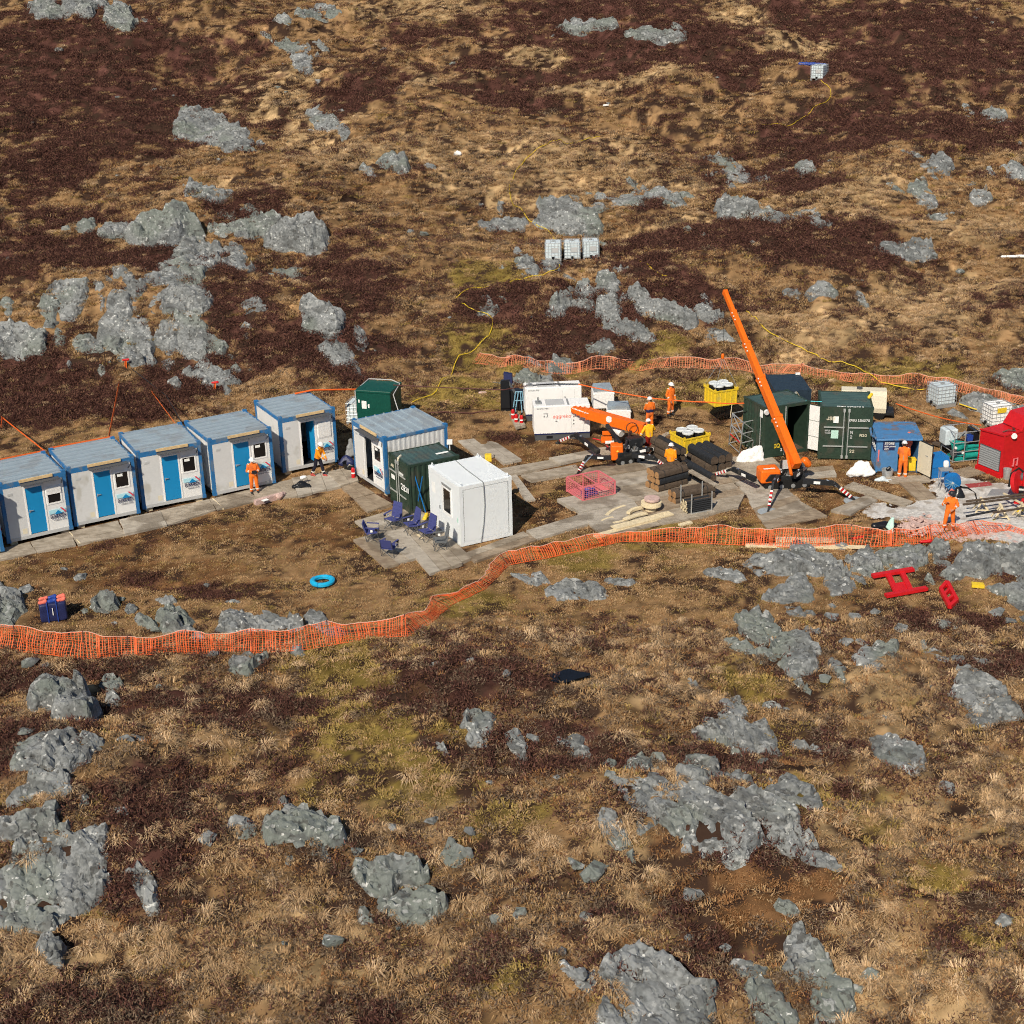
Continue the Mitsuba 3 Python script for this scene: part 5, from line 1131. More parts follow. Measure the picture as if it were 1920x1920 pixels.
o, yaw, L = front_frame((1283, 853), (1342, 838)); t = skip('yellow skip of drums standing on the grass behind the black pipe stacks', o, yaw, 1.45, 1.2, .75, 'the grounded yellow skip'); cover(t, 0, 1.45, 0, 1.2)

# ---------------------------------------------------------------- stacked pipes and timber
ROWN = {2: ['lower', 'upper'], 3: ['bottom', 'middle', 'top']}; COLN = {1: [''], 2: ['near ', 'far '], 3: ['near ', 'central ', 'far ']}
def pipe_stack(front, back, side, cols, rows, where, paints, r=.135, name='core_pipe', ends=None, lift=.08):
    A, B, S = P3(*front), P3(*back), P3(*side)
    A[2], B[2] = Hm(A[0], A[1]) + lift, Hm(B[0], B[1]) + lift
    d = B - A; d[2] = 0; Ln = np.linalg.norm(d); d = d / Ln
    lat = np.array([d[1], -d[0], 0]); lat *= np.sign(lat @ (S - A)) or 1
    for k in range(rows):
        for j in range(cols):
            c0 = A + lat * (r + j * 2.04 * r) + np.array([0, 0, r + k * 2.02 * r]) + d * rng.uniform(-.06, .06)
            p = paints[(k * cols + j) % len(paints)]
            t = Thing(name, f'{ROWN[rows][k]} {COLN[cols][j]}{where}', 'pipe', c0, math.atan2(d[1], d[0]), where + 's')
            # a half-round trough: flat bottom, rounded top
            prof = [(-r * .8, -r), (r * .8, -r), (r, -r * .7)] + [(r * math.cos(a), r * math.sin(a)) for a in np.linspace(.0, math.pi, 9)] + [(-r, -r * .7)]
            v, f = vf(trimesh.creation.extrude_polygon(Polygon(prof), Ln, engine='earcut'))
            t.part('tube', (np.stack([v[:, 2], v[:, 0], v[:, 1]], 1), f), p, smooth=25)
            t.part('end_cap', (np.stack([v[:, 2] * 0 + np.where(v[:, 2] > 0, .0, -.02), v[:, 0] * .93, v[:, 1] * .93], 1), f), ends or 'core_wood')
            for u in (.2, .8): t.part('band', (np.stack([Ln * u + v[:, 2] / Ln * .03, v[:, 0] * 1.03, v[:, 1] * 1.03], 1), f), 'crane_black')
    COVERED.append(Polygon([(A + lat * a + d * b)[:2] for a, b in ((-.1, -.1), (cols * 2 * r + .1, -.1), (cols * 2 * r + .1, Ln + .1), (-.1, Ln + .1))]))
pipe_stack((1331, 890), (1288, 862), (1380, 868), 3, 2, 'black pipe in the stack beside the white bulk bag', ['core_wood', 'pipe_black', 'core_wood', 'pipe_black', 'pipe_black', 'pipe_black'], .20)
pipe_stack((1262, 884), (1218, 856), (1290, 872), 2, 3, 'dark pipe in the stack behind the standing person', ['core_wood', 'pipe_black'], .17)
pipe_stack((1236, 926), (1290, 911), (1220, 908), 3, 3, 'brown ended pipe in the stack left of the steel rack', ['core_wood', 'core_wood', 'core_wood', 'pipe_black', 'core_wood', 'core_wood'], .155, ends='core_end')
pipe_stack((1330, 918), (1286, 890), (1345, 911), 1, 2, 'black pipe lying askew behind the steel rack', ['core_wood', 'pipe_black'], .16)
single('grey_plank', beam(P3(1344, 911, .66), P3(1293, 882, .66), .28, .05), 'board_wood', 'weathered grey plank lying on top of the askew black pipes', 'plank')
# steel rack with pipes and rods
c = [P3(1296, 968), P3(1334, 961), P3(1316, 942), P3(1276, 949)]
t = Thing('steel_rack', 'galvanised post rack holding dark pipes and drill rods', 'rack')
for k, q in enumerate(c):
    t.part('post', beam(q, q + [0, 0, 1.0], .05, .05), 'galvanised'); t.part('post_foot', cbox(q + [0, 0, .02], (.16, .16, .04)), 'galvanised')
t.part('rail', beam(c[0] + [0, 0, .10], c[1] + [0, 0, .10], .06, .08), 'galvanised'); t.part('rail', beam(c[3] + [0, 0, .1], c[2] + [0, 0, .1], .06, .08), 'galvanised'); t.part('cross_bar', beam(c[0] + [0, 0, .10], c[3] + [0, 0, .1], .06, .06), 'galvanised'); t.part('cross_bar', beam(c[1] + [0, 0, .10], c[2] + [0, 0, .1], .06, .06), 'galvanised')
ax = (c[1] - c[0]); ax[2] = 0; ax /= np.linalg.norm(ax); la = (c[3] - c[0]); la[2] = 0; la /= np.linalg.norm(la)
pipe_stack((1266, 951), (1340, 937), (1258, 938), 2, 2, 'brown ended pipe lying behind the drill rods of the steel rack', ['core_wood', 'core_wood'], .15, ends='core_end')
k = 0
for row in range(6):
    for j in range(6 - (row > 3) * 2):
        p = c[0] + ax * (-.25 + .1 * rng.random()) + la * (.10 + j * .105) + np.array([0, 0, .18 + row * .09])
        single('drill_rod', [cyl(p, p + ax * 1.25, .044, 8)], ('pipe_black', 'pipe_black', 'core_wood')[k % 3], 'dark drill rod in the galvanised rack, its end showing pale', 'rod', group='drill rods in the galvanised rack')
        scene[f'drill_rod{"_%03d" % k if k else ""}__end_cap'] = mikit.ply(vf(cyl(p - ax * .015, p, .046, 8)), 'm_cream_timber'); k += 1
# sawn timber
def plank(name, label, a, b, w, h, m='cream_timber', z=0.0, group=None, cat='plank'):
    p0, p1 = P3(*a, z + h / 2), P3(*b, z + h / 2)
    single(name, beam(p0, p1, w, h), m, label, cat, group=group)
plank('sawn_plank', 'long pale plank on the platform edge touching the front net, lower one', (1116, 1006), (1240, 972), .30, .10)
plank('sawn_plank', 'long pale plank lying on top of another at the platform edge', (1150, 990), (1258, 962), .42, .06, z=.11)
plank('sawn_plank', 'short pale plank on the grass by the steel rack', (1274, 985), (1296, 979), .22, .08)
plank('sawn_plank', 'broad pale plank behind the front net, lower of two', (1398, 1022), (1628, 1027), .30, .08)
plank('sawn_plank', 'broad pale plank behind the front net, upper of two', (1455, 1012), (1566, 1014), .34, .14, z=.0)
plank('sawn_plank', 'pale plank leaning across the grass behind the dark pipes', (1236, 822), (1257, 809), .26, .06, 'board_wood_pale')
plank('sawn_plank', 'yellow timber edging beside the boards near the camp chairs', (690, 958), (733, 946), .12, .10, 'new_timber')
plank('sawn_plank', 'dark plank leaning on the deck behind the blue bin', (1750, 830), (1788, 842), .30, .08, 'core_wood', .1)
for k, (x, y, r, z, h, m, lab) in enumerate(((1222, 962, .34, .62, .10, 'pink_stone', 'topmost round timber disc of the drum pile'), (1221, 962, .45, .38, .16, 'cream_timber', 'middle timber disc of the drum pile, nicked at one side'), (1220, 962, .24, .0, .38, 'cream_timber', 'timber hub under the round discs of the drum pile'))):
    single('timber_disc', moved(lathe([(0, 0), (r, 0), (r, h), (r * .92, h + .01), (0, h + .012)], 26), P3(x, y) + [0, 0, z]), m, lab, 'timber disc')
def curved(a, b, bend, w, h, z, label):
    p0, p1 = P3(*a, z), P3(*b, z); n = 10; d = p1 - p0; q = np.array([-d[1], d[0], 0])
    pts = [p0 + d * u + q * bend * math.sin(math.pi * u) for u in np.linspace(0, 1, n)]
    single('curved_timber', [beam(x, y, w, h) for x, y in zip(pts, pts[1:])], 'cream_timber', label, 'timber')
curved((1138, 968), (1172, 950), .10, .16, .14, .05, 'curved sawn timber, leftmost of the loose pile'); curved((1150, 982), (1192, 968), -.09, .14, .12, .04, 'curved sawn timber at the near side of the loose pile'); curved((1178, 962), (1206, 951), .12, .16, .12, .22, 'curved sawn timber lying up on the loose pile')
curved((1172, 974), (1212, 962), .06, .26, .06, .16, 'flat sawn timber in the middle of the loose pile'); curved((1128, 978), (1150, 971), .1, .12, .10, .05, 'small timber offcut at the left end of the loose pile'); curved((1192, 985), (1236, 974), -.04, .20, .06, .05, 'flat sawn timber beside the round timber discs')

# ---------------------------------------------------------------- pink cage
o, yaw, L = front_frame((1093, 944), (1153, 931)); W = float(np.linalg.norm((P3(1067, 923) - P3(1093, 944))[:2])); H = .70
t = Thing('mesh_cage', 'pink painted open mesh cage on the boards with blue netting inside', 'cage', o + [0, 0, .06], yaw)
for x in (0, L):
    for y in (0, W): t.part('post', box(x - .03, x + .03, y - .03, y + .03, 0, H), 'pink_mesh')
for z in (.06, H):
    for y in (0, W): t.part('rail', box(.03, L - .03, y - .028, y + .028, z - .03, z + .025), 'pink_mesh')
    for x in (0, L): t.part('rail', box(x - .028, x + .028, .03, W - .03, z - .03, z + .025), 'pink_mesh')
for y, g in ((0, [(x, z) for x in np.arange(.09, L, .09) for z in [0]]), (W, [(x, z) for x in np.arange(.09, L, .09) for z in [0]])):
    t.part('mesh_panel', [cyl((x, y, .08), (x, y, H - .03), .008, 4) for x, _ in g] + [cyl((.03, y, z), (L - .03, y, z), .008, 4) for z in np.arange(.15, H, .09)], 'pink_mesh')
for x in (0, L): t.part('mesh_panel', [cyl((x, y, .08), (x, y, H - .03), .008, 4) for y in np.arange(.09, W, .09)] + [cyl((x, .03, z), (x, W - .03, z), .008, 4) for z in np.arange(.15, H, .09)], 'pink_mesh')
t.part('divider', [box(L * .5 - .02, L * .5 + .02, .03, W - .03, H - .06, H - .02), box(L * .5 - .02, L * .5 + .02, W - .06, W - .03, .1, H)], 'pink_mesh'); t.part('floor', box(.03, L - .03, .03, W - .03, .03, .05), 'pink_mesh')
single('blue_netting', blob(hull(((.35, .35, .2), .2), ((.75, .45, .2), .22), ((.6, .7, .15), .15), ((.5, .4, .35), .14)), .035, .10, 7, 3, 2), 'royal_blue', 'crumpled blue netting heaped inside the pink cage', 'netting', o + [0, 0, .06], yaw)
cover(t, 0, L, 0, W)

# ---------------------------------------------------------------- aluminium tower
t = Thing('scaffold_tower', 'small aluminium scaffold tower leaning beside the open green container', 'scaffold')
b0, b1, b3 = P3(1386, 854), P3(1410, 848), P3(1366, 836); b = [b0, b1, b1 + (b3 - b0), b3]
tl = np.array([.18, .22, 0])
top = [q + tl + [0, 0, 1.62] for q in b]
for p, q in zip(b, top): t.part('post', cyl(p, q, .034, 8), 'chrome')
for k in range(4):
    for u in (.08, .36, .64, .97):
        p, q = b[k] + (top[k] - b[k]) * u, b[(k + 1) % 4] + (top[(k + 1) % 4] - b[(k + 1) % 4]) * u
        t.part('rung', cyl(p, q, .026, 6), 'signal_red' if u == .08 and k in (0,) or (u == .36 and k == 3) else 'galvanised')
for k in (0, 1, 3):
    for u0, u1 in ((.64, .36), (.97, .64)): t.part('brace', cyl(b[k] + (top[k] - b[k]) * u0, b[(k + 1) % 4] + (top[(k + 1) % 4] - b[(k + 1) % 4]) * u1, .022, 6), 'galvanised')

def bag(px, py, label, balls, seed, m='bag_white', name='bulk_bag', cat='bag', rough=.11):
    P = P3(px, py)
    single(name, blob(hull(*balls), .05, rough, 5, seed, 3), m, label, cat, P, smooth=40)
bag(1408, 868, 'white bulk bag slumped before the scaffold tower', [((-.55, 0, .12), .14), ((.5, .1, .12), .14), ((-.3, .4, .3), .18), ((.45, .4, .55), .12), ((.0, .1, .45), .15)], 5)
bag(1614, 893, 'white bulk bag on the peat before the blue store', [((-.5, 0, .12), .15), ((.5, 0, .12), .16), ((.0, .35, .35), .25), ((.25, .2, .5), .14)], 8)
bag(857, 291, 'small white bag lying in the straw grass of the upper slope', [((-.15, 0, .1), .13), ((.2, 0, .1), .14), ((0, .1, .22), .1)], 9, rough=.04)
bag(1136, 199, 'tiny white scrap lying on the hill top grass', [((-.15, 0, .06), .08), ((.2, 0, .06), .07)], 10, rough=.02, name='plastic_scrap', cat='litter')
bag(1905, 482, 'long white sheet lying on the slope at the right edge', [((-.9, 0, .05), .07), ((.2, -.15, .08), .10), ((.9, -.2, .06), .08)], 11, rough=.03, name='white_sheet', cat='sheet')

# ---------------------------------------------------------------- cream tank
o, yaw, L = front_frame((1576, 785), (1653, 789))
t = Thing('tank_trailer', 'cream fuel tank trailer behind the closed green container', 'tank', o + [0, .1, .0], yaw); L = 2.2
v, f = vf(trimesh.creation.extrude_polygon(Polygon([(0, .35), (1.25, .35), (1.35, .6), (1.15, 1.25), (.95, 1.38), (.30, 1.38), (.10, 1.2), (-.06, .6)]), L, engine='earcut'))
t.part('tank', (np.stack([v[:, 2], v[:, 0], v[:, 1]], 1), f), 'cream_paint')
t.part('saddle', [box(L * .40, L * .40 + .05, -.07, 1.3, .6, 1.0), box(L * .42, L * .42 + .03, .25, 1.0, 1.375, 1.40)], 'seal_grey'); t.part('filler_cap', cyl((L * .4, .62, 1.37), (L * .4, .62, 1.47), .14, 12), 'dark_grey')
t.part('end_hatch', side_prism([(-.012, .5), (-.004, .5), (-.004, 1.1), (-.012, 1.1)], .15, .7), 'plastic_black'); t.part('chassis', box(.1, L + .4, .1, 1.2, .22, .34), 'crane_black')
for y in (.0, 1.1): t.part('wheel', cyl((L * .86, y, .26), (L * .86, y + .18, .26), .26, 16), 'rubber')
single('yellow_box_lamp', hull(((0, 0, .1), .09), ((.12, .1, .2), .08)), 'yellow_paint', 'yellow box on the roof corner of the closed green container', 'box', (GREEN.m @ [2.3, 1.3, 2.55, 1])[:3])
single('yellow_box_lamp', [cyl((0, 0, 0), (0, 0, .3), .03, 6), box(-.14, .14, -.1, .1, .22, .52)], 'yellow_paint', 'yellow lamp box on a pole behind the white cabin', 'box', (WHITE_CABIN.m @ [.5, 2.6, 2.25, 1])[:3])

# ---------------------------------------------------------------- blue store
o, yaw, L = front_frame((1647, 887), (1720, 889)); yaw += math.radians(3); L = 1.95; D = 1.9; H = 1.66
t = Thing('blue_store', 'blue steel store with a curved roof edge and one door open', 'store', o + [-.15, 0, .05], yaw)
t.part('side_wall', [moved(corrugated(D - .1, H - .1, .18, .03, .03), (.045, D - .05, .04), -math.pi / 2)], 'store_blue'); t.part('side_wall', moved(corrugated(D - .1, H - .1, .18, .03, .03), (L - .045, .05, .04), math.pi / 2), 'store_blue')
t.part('back_wall', box(.04, L - .04, D - .05, D - .01, .02, H), 'store_blue'); t.part('floor', box(.02, L - .02, .02, D - .02, 0, .06), 'dark_grey')
for x in (0, L - .09):
    for y in (0, D - .09): t.part('corner_post', box(x, x + .09, y, y + .09, 0, H), 'store_blue')
t.part('roof', [hexa([(-.06, -.08, H), (L + .06, -.08, H), (L + .04, D, H + .10), (-.04, D, H + .10)], [(-.06, -.08, H + .05), (L + .06, -.08, H + .05), (L + .04, D, H + .15), (-.04, D, H + .15)])], 'store_blue'); t.part('roof_bar', tube([(-.05, -.10, H - .06), (L * .5, -.14, H - .02), (L + .05, -.10, H - .04)], .05, 8), 'store_blue'); t.part('roof_bar', tube([(-.10, -.06, H + .04), (-.16, D * .4, H - .14), (-.10, D, H + .1)], .05, 8), 'store_blue')
d = t.part('door', [box(.09, .98, .0, .04, .06, H - .02)] + [box(.18, .90, -.012, 0, z, z + .42) for z in (.12, .62)], 'store_blue'); t.part('sign', box(.26, .80, -.02, -.013, 1.08, 1.50), 'navy', d)
for k, (s, h) in enumerate((('STORE', .10), ('KEEP LOCKED', .055), ('24H', .07))): t.part('sign_word', moved(text(s, h), (.32, -.026, 1.36 - .12 * k)), 'paper_white', d)
t.part('side_sign', box(-.025, -.015, .45, 1.35, .85, 1.4), 'navy'); v, f = vf(text('TOOLS', .26)); t.part('side_sign_word', moved((v, f), (-.03, 1.32, 1.0), -math.pi / 2), 'paper_white')
t.part('padlock', [box(.05, .12, -.05, -.015, .95, 1.1), box(.06, .11, -.07, -.02, .55, .95)], 'pink_mesh')
d = t.part('door', moved(box(0, .98, -.05, 0, .06, H - .05), (L - .04, .0, 0), math.radians(-62)), 'crane_black'); t.part('inner_skin', moved(box(.02, .96, -.066, -.052, .1, H - .1), (L - .04, .0, 0), math.radians(-62)), 'cream_paint', d); t.part('door_catch', moved(box(.55, .72, -.085, -.068, 1.0, 1.03), (L - .04, 0, 0), math.radians(-62)), 'mid_grey', d)
cover(t, 0, L, 0, D)
BLUE = t
single('yellow_tub', [box(-.18, .18, -.15, .15, .0, .5), box(-.2, .2, -.17, .17, .5, .56)], 'yellow_paint', 'yellow tub standing inside the doorway of the blue store', 'tub', (t.m @ [1.62, .18, .07, 1])[:3])
single('overalls', blob(hull(((0, 0, .5), .09), ((0, .02, 1.25), .12), ((.1, 0, .9), .1)), .05, .04, 6, 4), 'coral', 'orange overalls hanging inside the open blue store', 'overalls', (t.m @ [1.5, .55, .4, 1])[:3])
t = Thing('metal_bucket', 'grey bucket with a black brush standing before the blue store', 'bucket', P3(1663, 896)); t.part('pail', lathe([(0, 0), (.22, 0), (.27, .42), (.25, .42), (.20, .03)], 18), 'galvanised', smooth=30); t.part('brush', hull(((0, 0, .42), .08), ((.08, 0, .5), .07)), 'plastic_black')
bag(1655, 903, 'pale blue crumpled plastic by the grey bucket', [((-.35, 0, .05), .07), ((.35, -.1, .05), .08), ((.0, .1, .12), .08)], 15, 'tank_blue_white', 'plastic_wrap', 'plastic')
o, yaw, L = front_frame((1746, 899), (1783, 893)); t = Thing('blue_bin', 'bright blue lidded bin right of the open store door', 'bin', o, yaw); L, D = .92, .75
t.part('tub', box(0, L, 0, D, .0, .52), 'bright_blue'); t.part('lid', [hexa([(-.02, -.02, .54), (L + .02, -.02, .54), (L + .02, D, .54), (-.02, D, .54)], [(.0, .10, .95), (L, .10, .95), (L, D, 1.0), (0, D, 1.0)])], 'bright_blue'); cover(t, 0, L, 0, D)

# ---------------------------------------------------------------- teal pump in its frame
o, yaw, L = front_frame((1786, 868), (1836, 862)); L, D, H = 1.35, 1.15, 1.45
t = Thing('pump_unit', 'teal engine pump inside a galvanised tube frame, left of the red machine', 'pump', o, yaw)
for x in (0, .55, L):
    for y in (0, D): t.part('frame_post', cyl((x, y, 0), (x, y, H), .026, 6), 'galvanised')
for z in (.04, .5, .95, H):
    t.part('frame_rail', [cyl((0, y, z), (L, y, z), .022, 6) for y in (0, D)] + [cyl((x, 0, z), (x, D, z), .022, 6) for x in (0, L)], 'galvanised')
t.part('water_tank', hull(*[((x, y, z), .07) for x in (-.12, .38) for y in (.55, 1.05) for z in (.75, 1.38)]), 'tank_blue_white', smooth=30)
t.part('engine_block', blob(hull(((.15, .3, .85), .16), ((.6, .25, .75), .17), ((.5, .4, .55), .2), ((.25, .3, .6), .16)), .04, .03, 7, 2), 'teal', smooth=40)
t.part('pump_body', [moved(cyl((.65, .1, .25), (1.3, .1, .25), .14, 14), (0, 0, 0)), box(.2, 1.3, .1, .9, .03, .14), box(.75, 1.3, .05, .5, .42, .58), cyl((.75, .12, .68), (1.3, .12, .68), .09, 12)], 'teal')
t.part('flywheel', cyl((.05, .05, .45), (.05, .14, .45), .17, 16), 'dark_grey'); t.part('silencer', [cyl((.55, .7, 1.1), (.9, .5, 1.15), .10, 12), tube([(.5, .5, 1.0), (.6, .4, 1.25), (.8, .5, 1.3)], .05, 8)], 'mid_grey')
t.part('battery_box', box(.75, 1.0, .1, .35, .95, 1.22), 'royal_blue'); t.part('radiator', box(1.12, 1.3, .08, .9, .6, 1.4), 'plastic_black')
t.part('gauge', [cyl((.48, -.02, .45), (.48, .05, .45), .06, 10), cyl((.1, -.02, .72), (.1, .05, .72), .06, 10)], 'paper_white'); cover(t, 0, L, 0, D)
bag(1798, 862, 'dark tangle of hose on the deck left of the teal pump', [((-.3, 0, .05), .06), ((.3, 0, .06), .07), ((0, .1, .1), .06)], 16, 'core_wood', 'hose_tangle', 'hose', .05)

# ---------------------------------------------------------------- red power pack
o, yaw, L = front_frame((1831, 878), (1876, 898)); D, H = 3.6, 2.1
t = Thing('power_pack', 'big red machine housing with a grey louvred grille, cut by the right edge', 'machine', o, yaw)
t.part('housing', hexa([(0, 0, 0), (L, 0, 0), (L, D, 0), (0, D, 0)], [(0, .02, H - .18), (L, .02, H - .05), (L, D, H + .1), (0, D, H)]), 'signal_red')
t.part('base_step', box(-.01, L + .02, -.10, .0, .0, .22), 'signal_red'); t.part('edge_rim', [beam((0, .0, H - .17), (L, .0, H - .04), .09, .07), beam((L + .01, 0, H - .03), (L + .01, D, H + .1), .07, .07), beam((L, -.01, .1), (L, -.01, H - .05), .06, .06)], 'signal_red')
g = t.part('grille', box(.10, L - .14, -.02, -.004, .28, 1.28), 'dark_grey')
for k in range(9): t.part('louvre', hexa([(.12, -.02, .32 + k * .105), (L - .16, -.02, .32 + k * .105), (L - .16, -.06, .31 + k * .105), (.12, -.06, .31 + k * .105)], [(.12, -.02, .39 + k * .105), (L - .16, -.02, .39 + k * .105), (L - .16, -.03, .385 + k * .105), (.12, -.03, .385 + k * .105)]), 'mid_grey', g)
t.part('hood', hexa([(.15, 1.2, H - .02), (L + .02, 1.0, H + .0), (L + .02, D, H + .05), (.15, D, H)], [(.25, 1.5, H + .55), (L, 1.3, H + .6), (L, D, H + .65), (.25, D, H + .6)]), 'signal_red')
t.part('hood_rim', beam((L + .02, 1.0, H + .02), (L, 1.3, H + .62), .06, .06), 'signal_red'); t.part('work_lamp', [cyl((L - .05, .55, H - .12), (L + .12, .45, H - .12), .13, 16)], 'white_paint'); t.part('lamp_wires', tube([(L * .7, .3, H - .05), (L * .8, .5, H + .06), (L * .95, .7, H + .04), (L * .7, .9, H + .06)], .03, 6), 'hose_brown')
t.part('lifting_loop', tube([(L + .02, .62, .5), (L + .08, .62, .5), (L + .08, .62, .85), (L + .08, .85, .85), (L + .08, .85, .5), (L + .02, .85, .5)], .035, 6), 'pink_mesh'); t.part('side_latch', box(L, L + .03, 1.6, 1.9, 1.0, 1.06), 'dull_red'); cover(t, 0, L, 0, D)
t = Thing('metal_bucket', 'tall grey bucket at the corner of the red machine', 'bucket', P3(1887, 899)); t.part('pail', lathe([(0, 0), (.15, 0), (.19, .52), (.17, .52), (.13, .03)], 18), 'galvanised', smooth=30)
# drill at the right edge
t = Thing('drill_rig', 'red drill with a round guard at the right edge of the picture', 'drill')
q = P3(1906, 948)
t.part('guard', moved(cyl((-.06, 0, 0), (.06, -.10, .04), .48, 26), q + [-.05, .2, 1.0]), 'signal_red', smooth=30); t.part('guard_hub', moved(cyl((-.1, -.12, 0), (.1, -.2, 0), .2, 16), q + [.12, .1, .72]), 'plastic_black')
for a, b in (((.25, 0, 0), (.25, .1, 1.5)), ((-.1, .1, .1), (.6, .0, .1)), ((.2, 0, .45), (.9, .1, .5)), ((.1, .3, .9), (.9, .3, 1.3)), ((.5, 0, 0), (.4, .1, .9))): t.part('frame_bar', beam(q + a, q + b, .12, .12), 'signal_red')
t.part('motor', blob(hull((q + [.3, .45, 1.15], .2), (q + [.7, .5, 1.3], .22)), .05, .02, 5, 3), 'dark_grey', smooth=40); t.part('hose_loop', tube([q + [-.25, .5, .7], q + [-.2, .5, 1.3], q + [.1, .5, 1.55], q + [.4, .4, 1.3]], .05, 8), 'rubber'); t.part('yellow_tag', cbox(q + [.35, -.1, .35], (.08, .05, .2)), 'cream_paint')
q = P3(1784, 930); t = Thing('hose_reel', 'blue ribbed reel on a stand behind the person in the dark helmet', 'reel', q)
t.part('drum', cyl((0, .0, .62), (.05, .28, .70), .36, 28), 'bright_blue'); t.part('rib', [beam((0, -.008, .62) , (.34 * math.cos(a), -.008 + .0 * math.sin(a), .62 + .34 * math.sin(a)), .02, .02) for a in np.linspace(0, 6.28, 13)[:-1]], 'pale_blue'); t.part('hub', cyl((0, -.03, .62), (0, 0, .62), .05, 12), 'pale_grey')
for x in (-.3, .3): t.part('stand', cyl((x, .15, 0), (x * .3, .15, .6), .03, 6), 'galvanised')
t.part('table', box(-.45, .15, .45, .85, 1.0, 1.04), 'mid_grey'); t.part('table_leg', [cyl((x, y, 0), (x, y, 1.0), .02, 6) for x in (-.4, .1) for y in (.5, .8)], 'galvanised')
bag(1774, 918, 'white sack standing on the little table above the blue reel', [((-.0, .35, 1.15), .13), ((.02, .35, 1.0), .12)], 18, rough=.03, name='white_sack', cat='sack')
bag(1796, 935, 'black sack on the crushed stone right of the blue reel', [((-.1, 0, .1), .15), ((.15, 0, .12), .16), ((.0, .1, .38), .14)], 19, 'plastic_black', 'black_sack', 'sack', .03)
single('coral_cloth', blob(hull(((0, 0, .08), .1), ((.12, .1, .2), .09), ((.05, 0, .3), .07)), .04, .03, 7, 3), 'coral', 'coral cloth between the blue reel and the black sack', 'cloth', P3(1781, 931))
for k, (a, b, z, lab) in enumerate((((1806, 946), (1925, 931), .62, 'upper grey drill pipe lying on the trestles'), ((1812, 940), (1925, 926), .62, 'rear grey drill pipe lying on the trestles'), ((1862, 961), (1930, 951), .62, 'lower grey drill pipe reaching out of the picture'), ((1812, 968), (1868, 957), .5, 'short black drill pipe below the others'))):
    p0, p1 = P3(*a, z), P3(*b, z); single('trestle_pipe', cyl(p0, p1, .05, 10), 'core_wood' if k != 3 else 'pipe_black', lab, 'pipe')
for k, (x, y, lab) in enumerate(((1838, 962, 'pale wooden trestle, left one under the drill pipes'), (1874, 975, 'pale wooden trestle, middle one under the drill pipes'), (1914, 972, 'pale wooden trestle at the right edge under the drill pipes'))):
    q = P3(x, y); t = Thing('trestle', lab, 'trestle', q)
    for a, b in (((-.30, -.2, 0), (.05, 0, .62)), ((.38, -.3, 0), (.0, 0, .62)), ((-.2, .45, 0), (.05, .1, .62)), ((.35, .4, 0), (.05, .1, .62))): t.part('leg', beam(a, b, .06, .06), 'cream_timber')
    t.part('top_bar', beam((0, -.15, .6), (.05, .3, .6), .1, .07), 'cream_timber'); t.part('stretcher', beam((-.2, -.13, .2), (.28, -.2, .2), .05, .05), 'cream_timber')
for k, (a, b, m, z, lab) in enumerate((((1845, 984), (1862, 972), 'yellow_paint', .05, 'yellow bar lying left among the trestles'), ((1852, 985), (1866, 974), 'yellow_paint', .05, 'yellow bar lying right among the trestles'), ((1862, 988), (1888, 983), 'coral', .03, 'orange bar lying in front of the trestles'), ((1882, 925), (1922, 948), 'cream_timber', .5, 'pale batten slanting down beside the red drill'))):
    single('short_bar', beam(P3(*a, z), P3(*b, z), .08, .06), m, lab, 'bar')
single('yellow_tin', hull(((0, 0, .1), .12), ((.18, .05, .12), .10)), 'yellow_paint', 'yellow and white tin under the drill pipes', 'tin', P3(1907, 961), smooth=30)
single('red_sheet', moved(box(-.75, .45, -.3, .15, 0, .03), (0, 0, .05), .2), 'dull_red', 'dull red flat sheet on the stone before the red machine', 'sheet', P3(1840, 910))
single('grey_mat', hull(*[((x, y, .05), .05) for x, y in ((-.7, -.3), (.6, -.2), (.9, .3), (-.3, .4))]), 'mid_grey', 'grey rubber mat on the stone below the red drill', 'mat', P3(1878, 927))
single('black_hose', tube([P3(1797, 912, .2), P3(1815, 915, .1), P3(1828, 925, .05), P3(1832, 940, .05), P3(1828, 950, .05)], .04, 8), 'rubber', 'black hose curving from the blue reel over the stone', 'hose')
single('cable_grating', [moved(box(-.6 + .12 * k, -.52 + .12 * k, -.5, .5, 0, .04), (0, 0, .05), .5) for k in range(10)], 'board_wood_brown', 'slatted wooden grating before the grille of the red machine', 'grating', P3(1815, 888), kind='stuff')
# ---------------------------------------------------------------- people
mat('net_faded', (.72, .24, .12), .7)
mat('skin', (.42, .22, .15), .6); mat('hivis_orange', grain((.84, .185, .025), .14, 9, (.52, .13, .04), 2.2, .62), .8, spec=.15); mat('hivis_amber', grain((.92, .30, .015), .10, 12), .8, spec=.15); mat('hivis_yellow', grain((.88, .46, .02), .10, 12), .8, spec=.15)
mat('trouser_navy', grain((.018, .018, .030), .2, 12), .85, spec=.15); mat('trouser_red', grain((.21, .018, .012), .2, 12), .85, spec=.15); mat('reflective', (.66, .66, .60), .35); mat('helmet_white', (.82, .82, .82), .3); mat('helmet_dark', (.03, .03, .035), .35)
mat('boot_black', (.02, .02, .022), .7); mat('shoe_red', (.42, .07, .06), .7); mat('hair_brown', (.05, .03, .02), .8); mat('eye_dark', (.02, .02, .02), .4); mat('lip', (.33, .13, .11), .6)
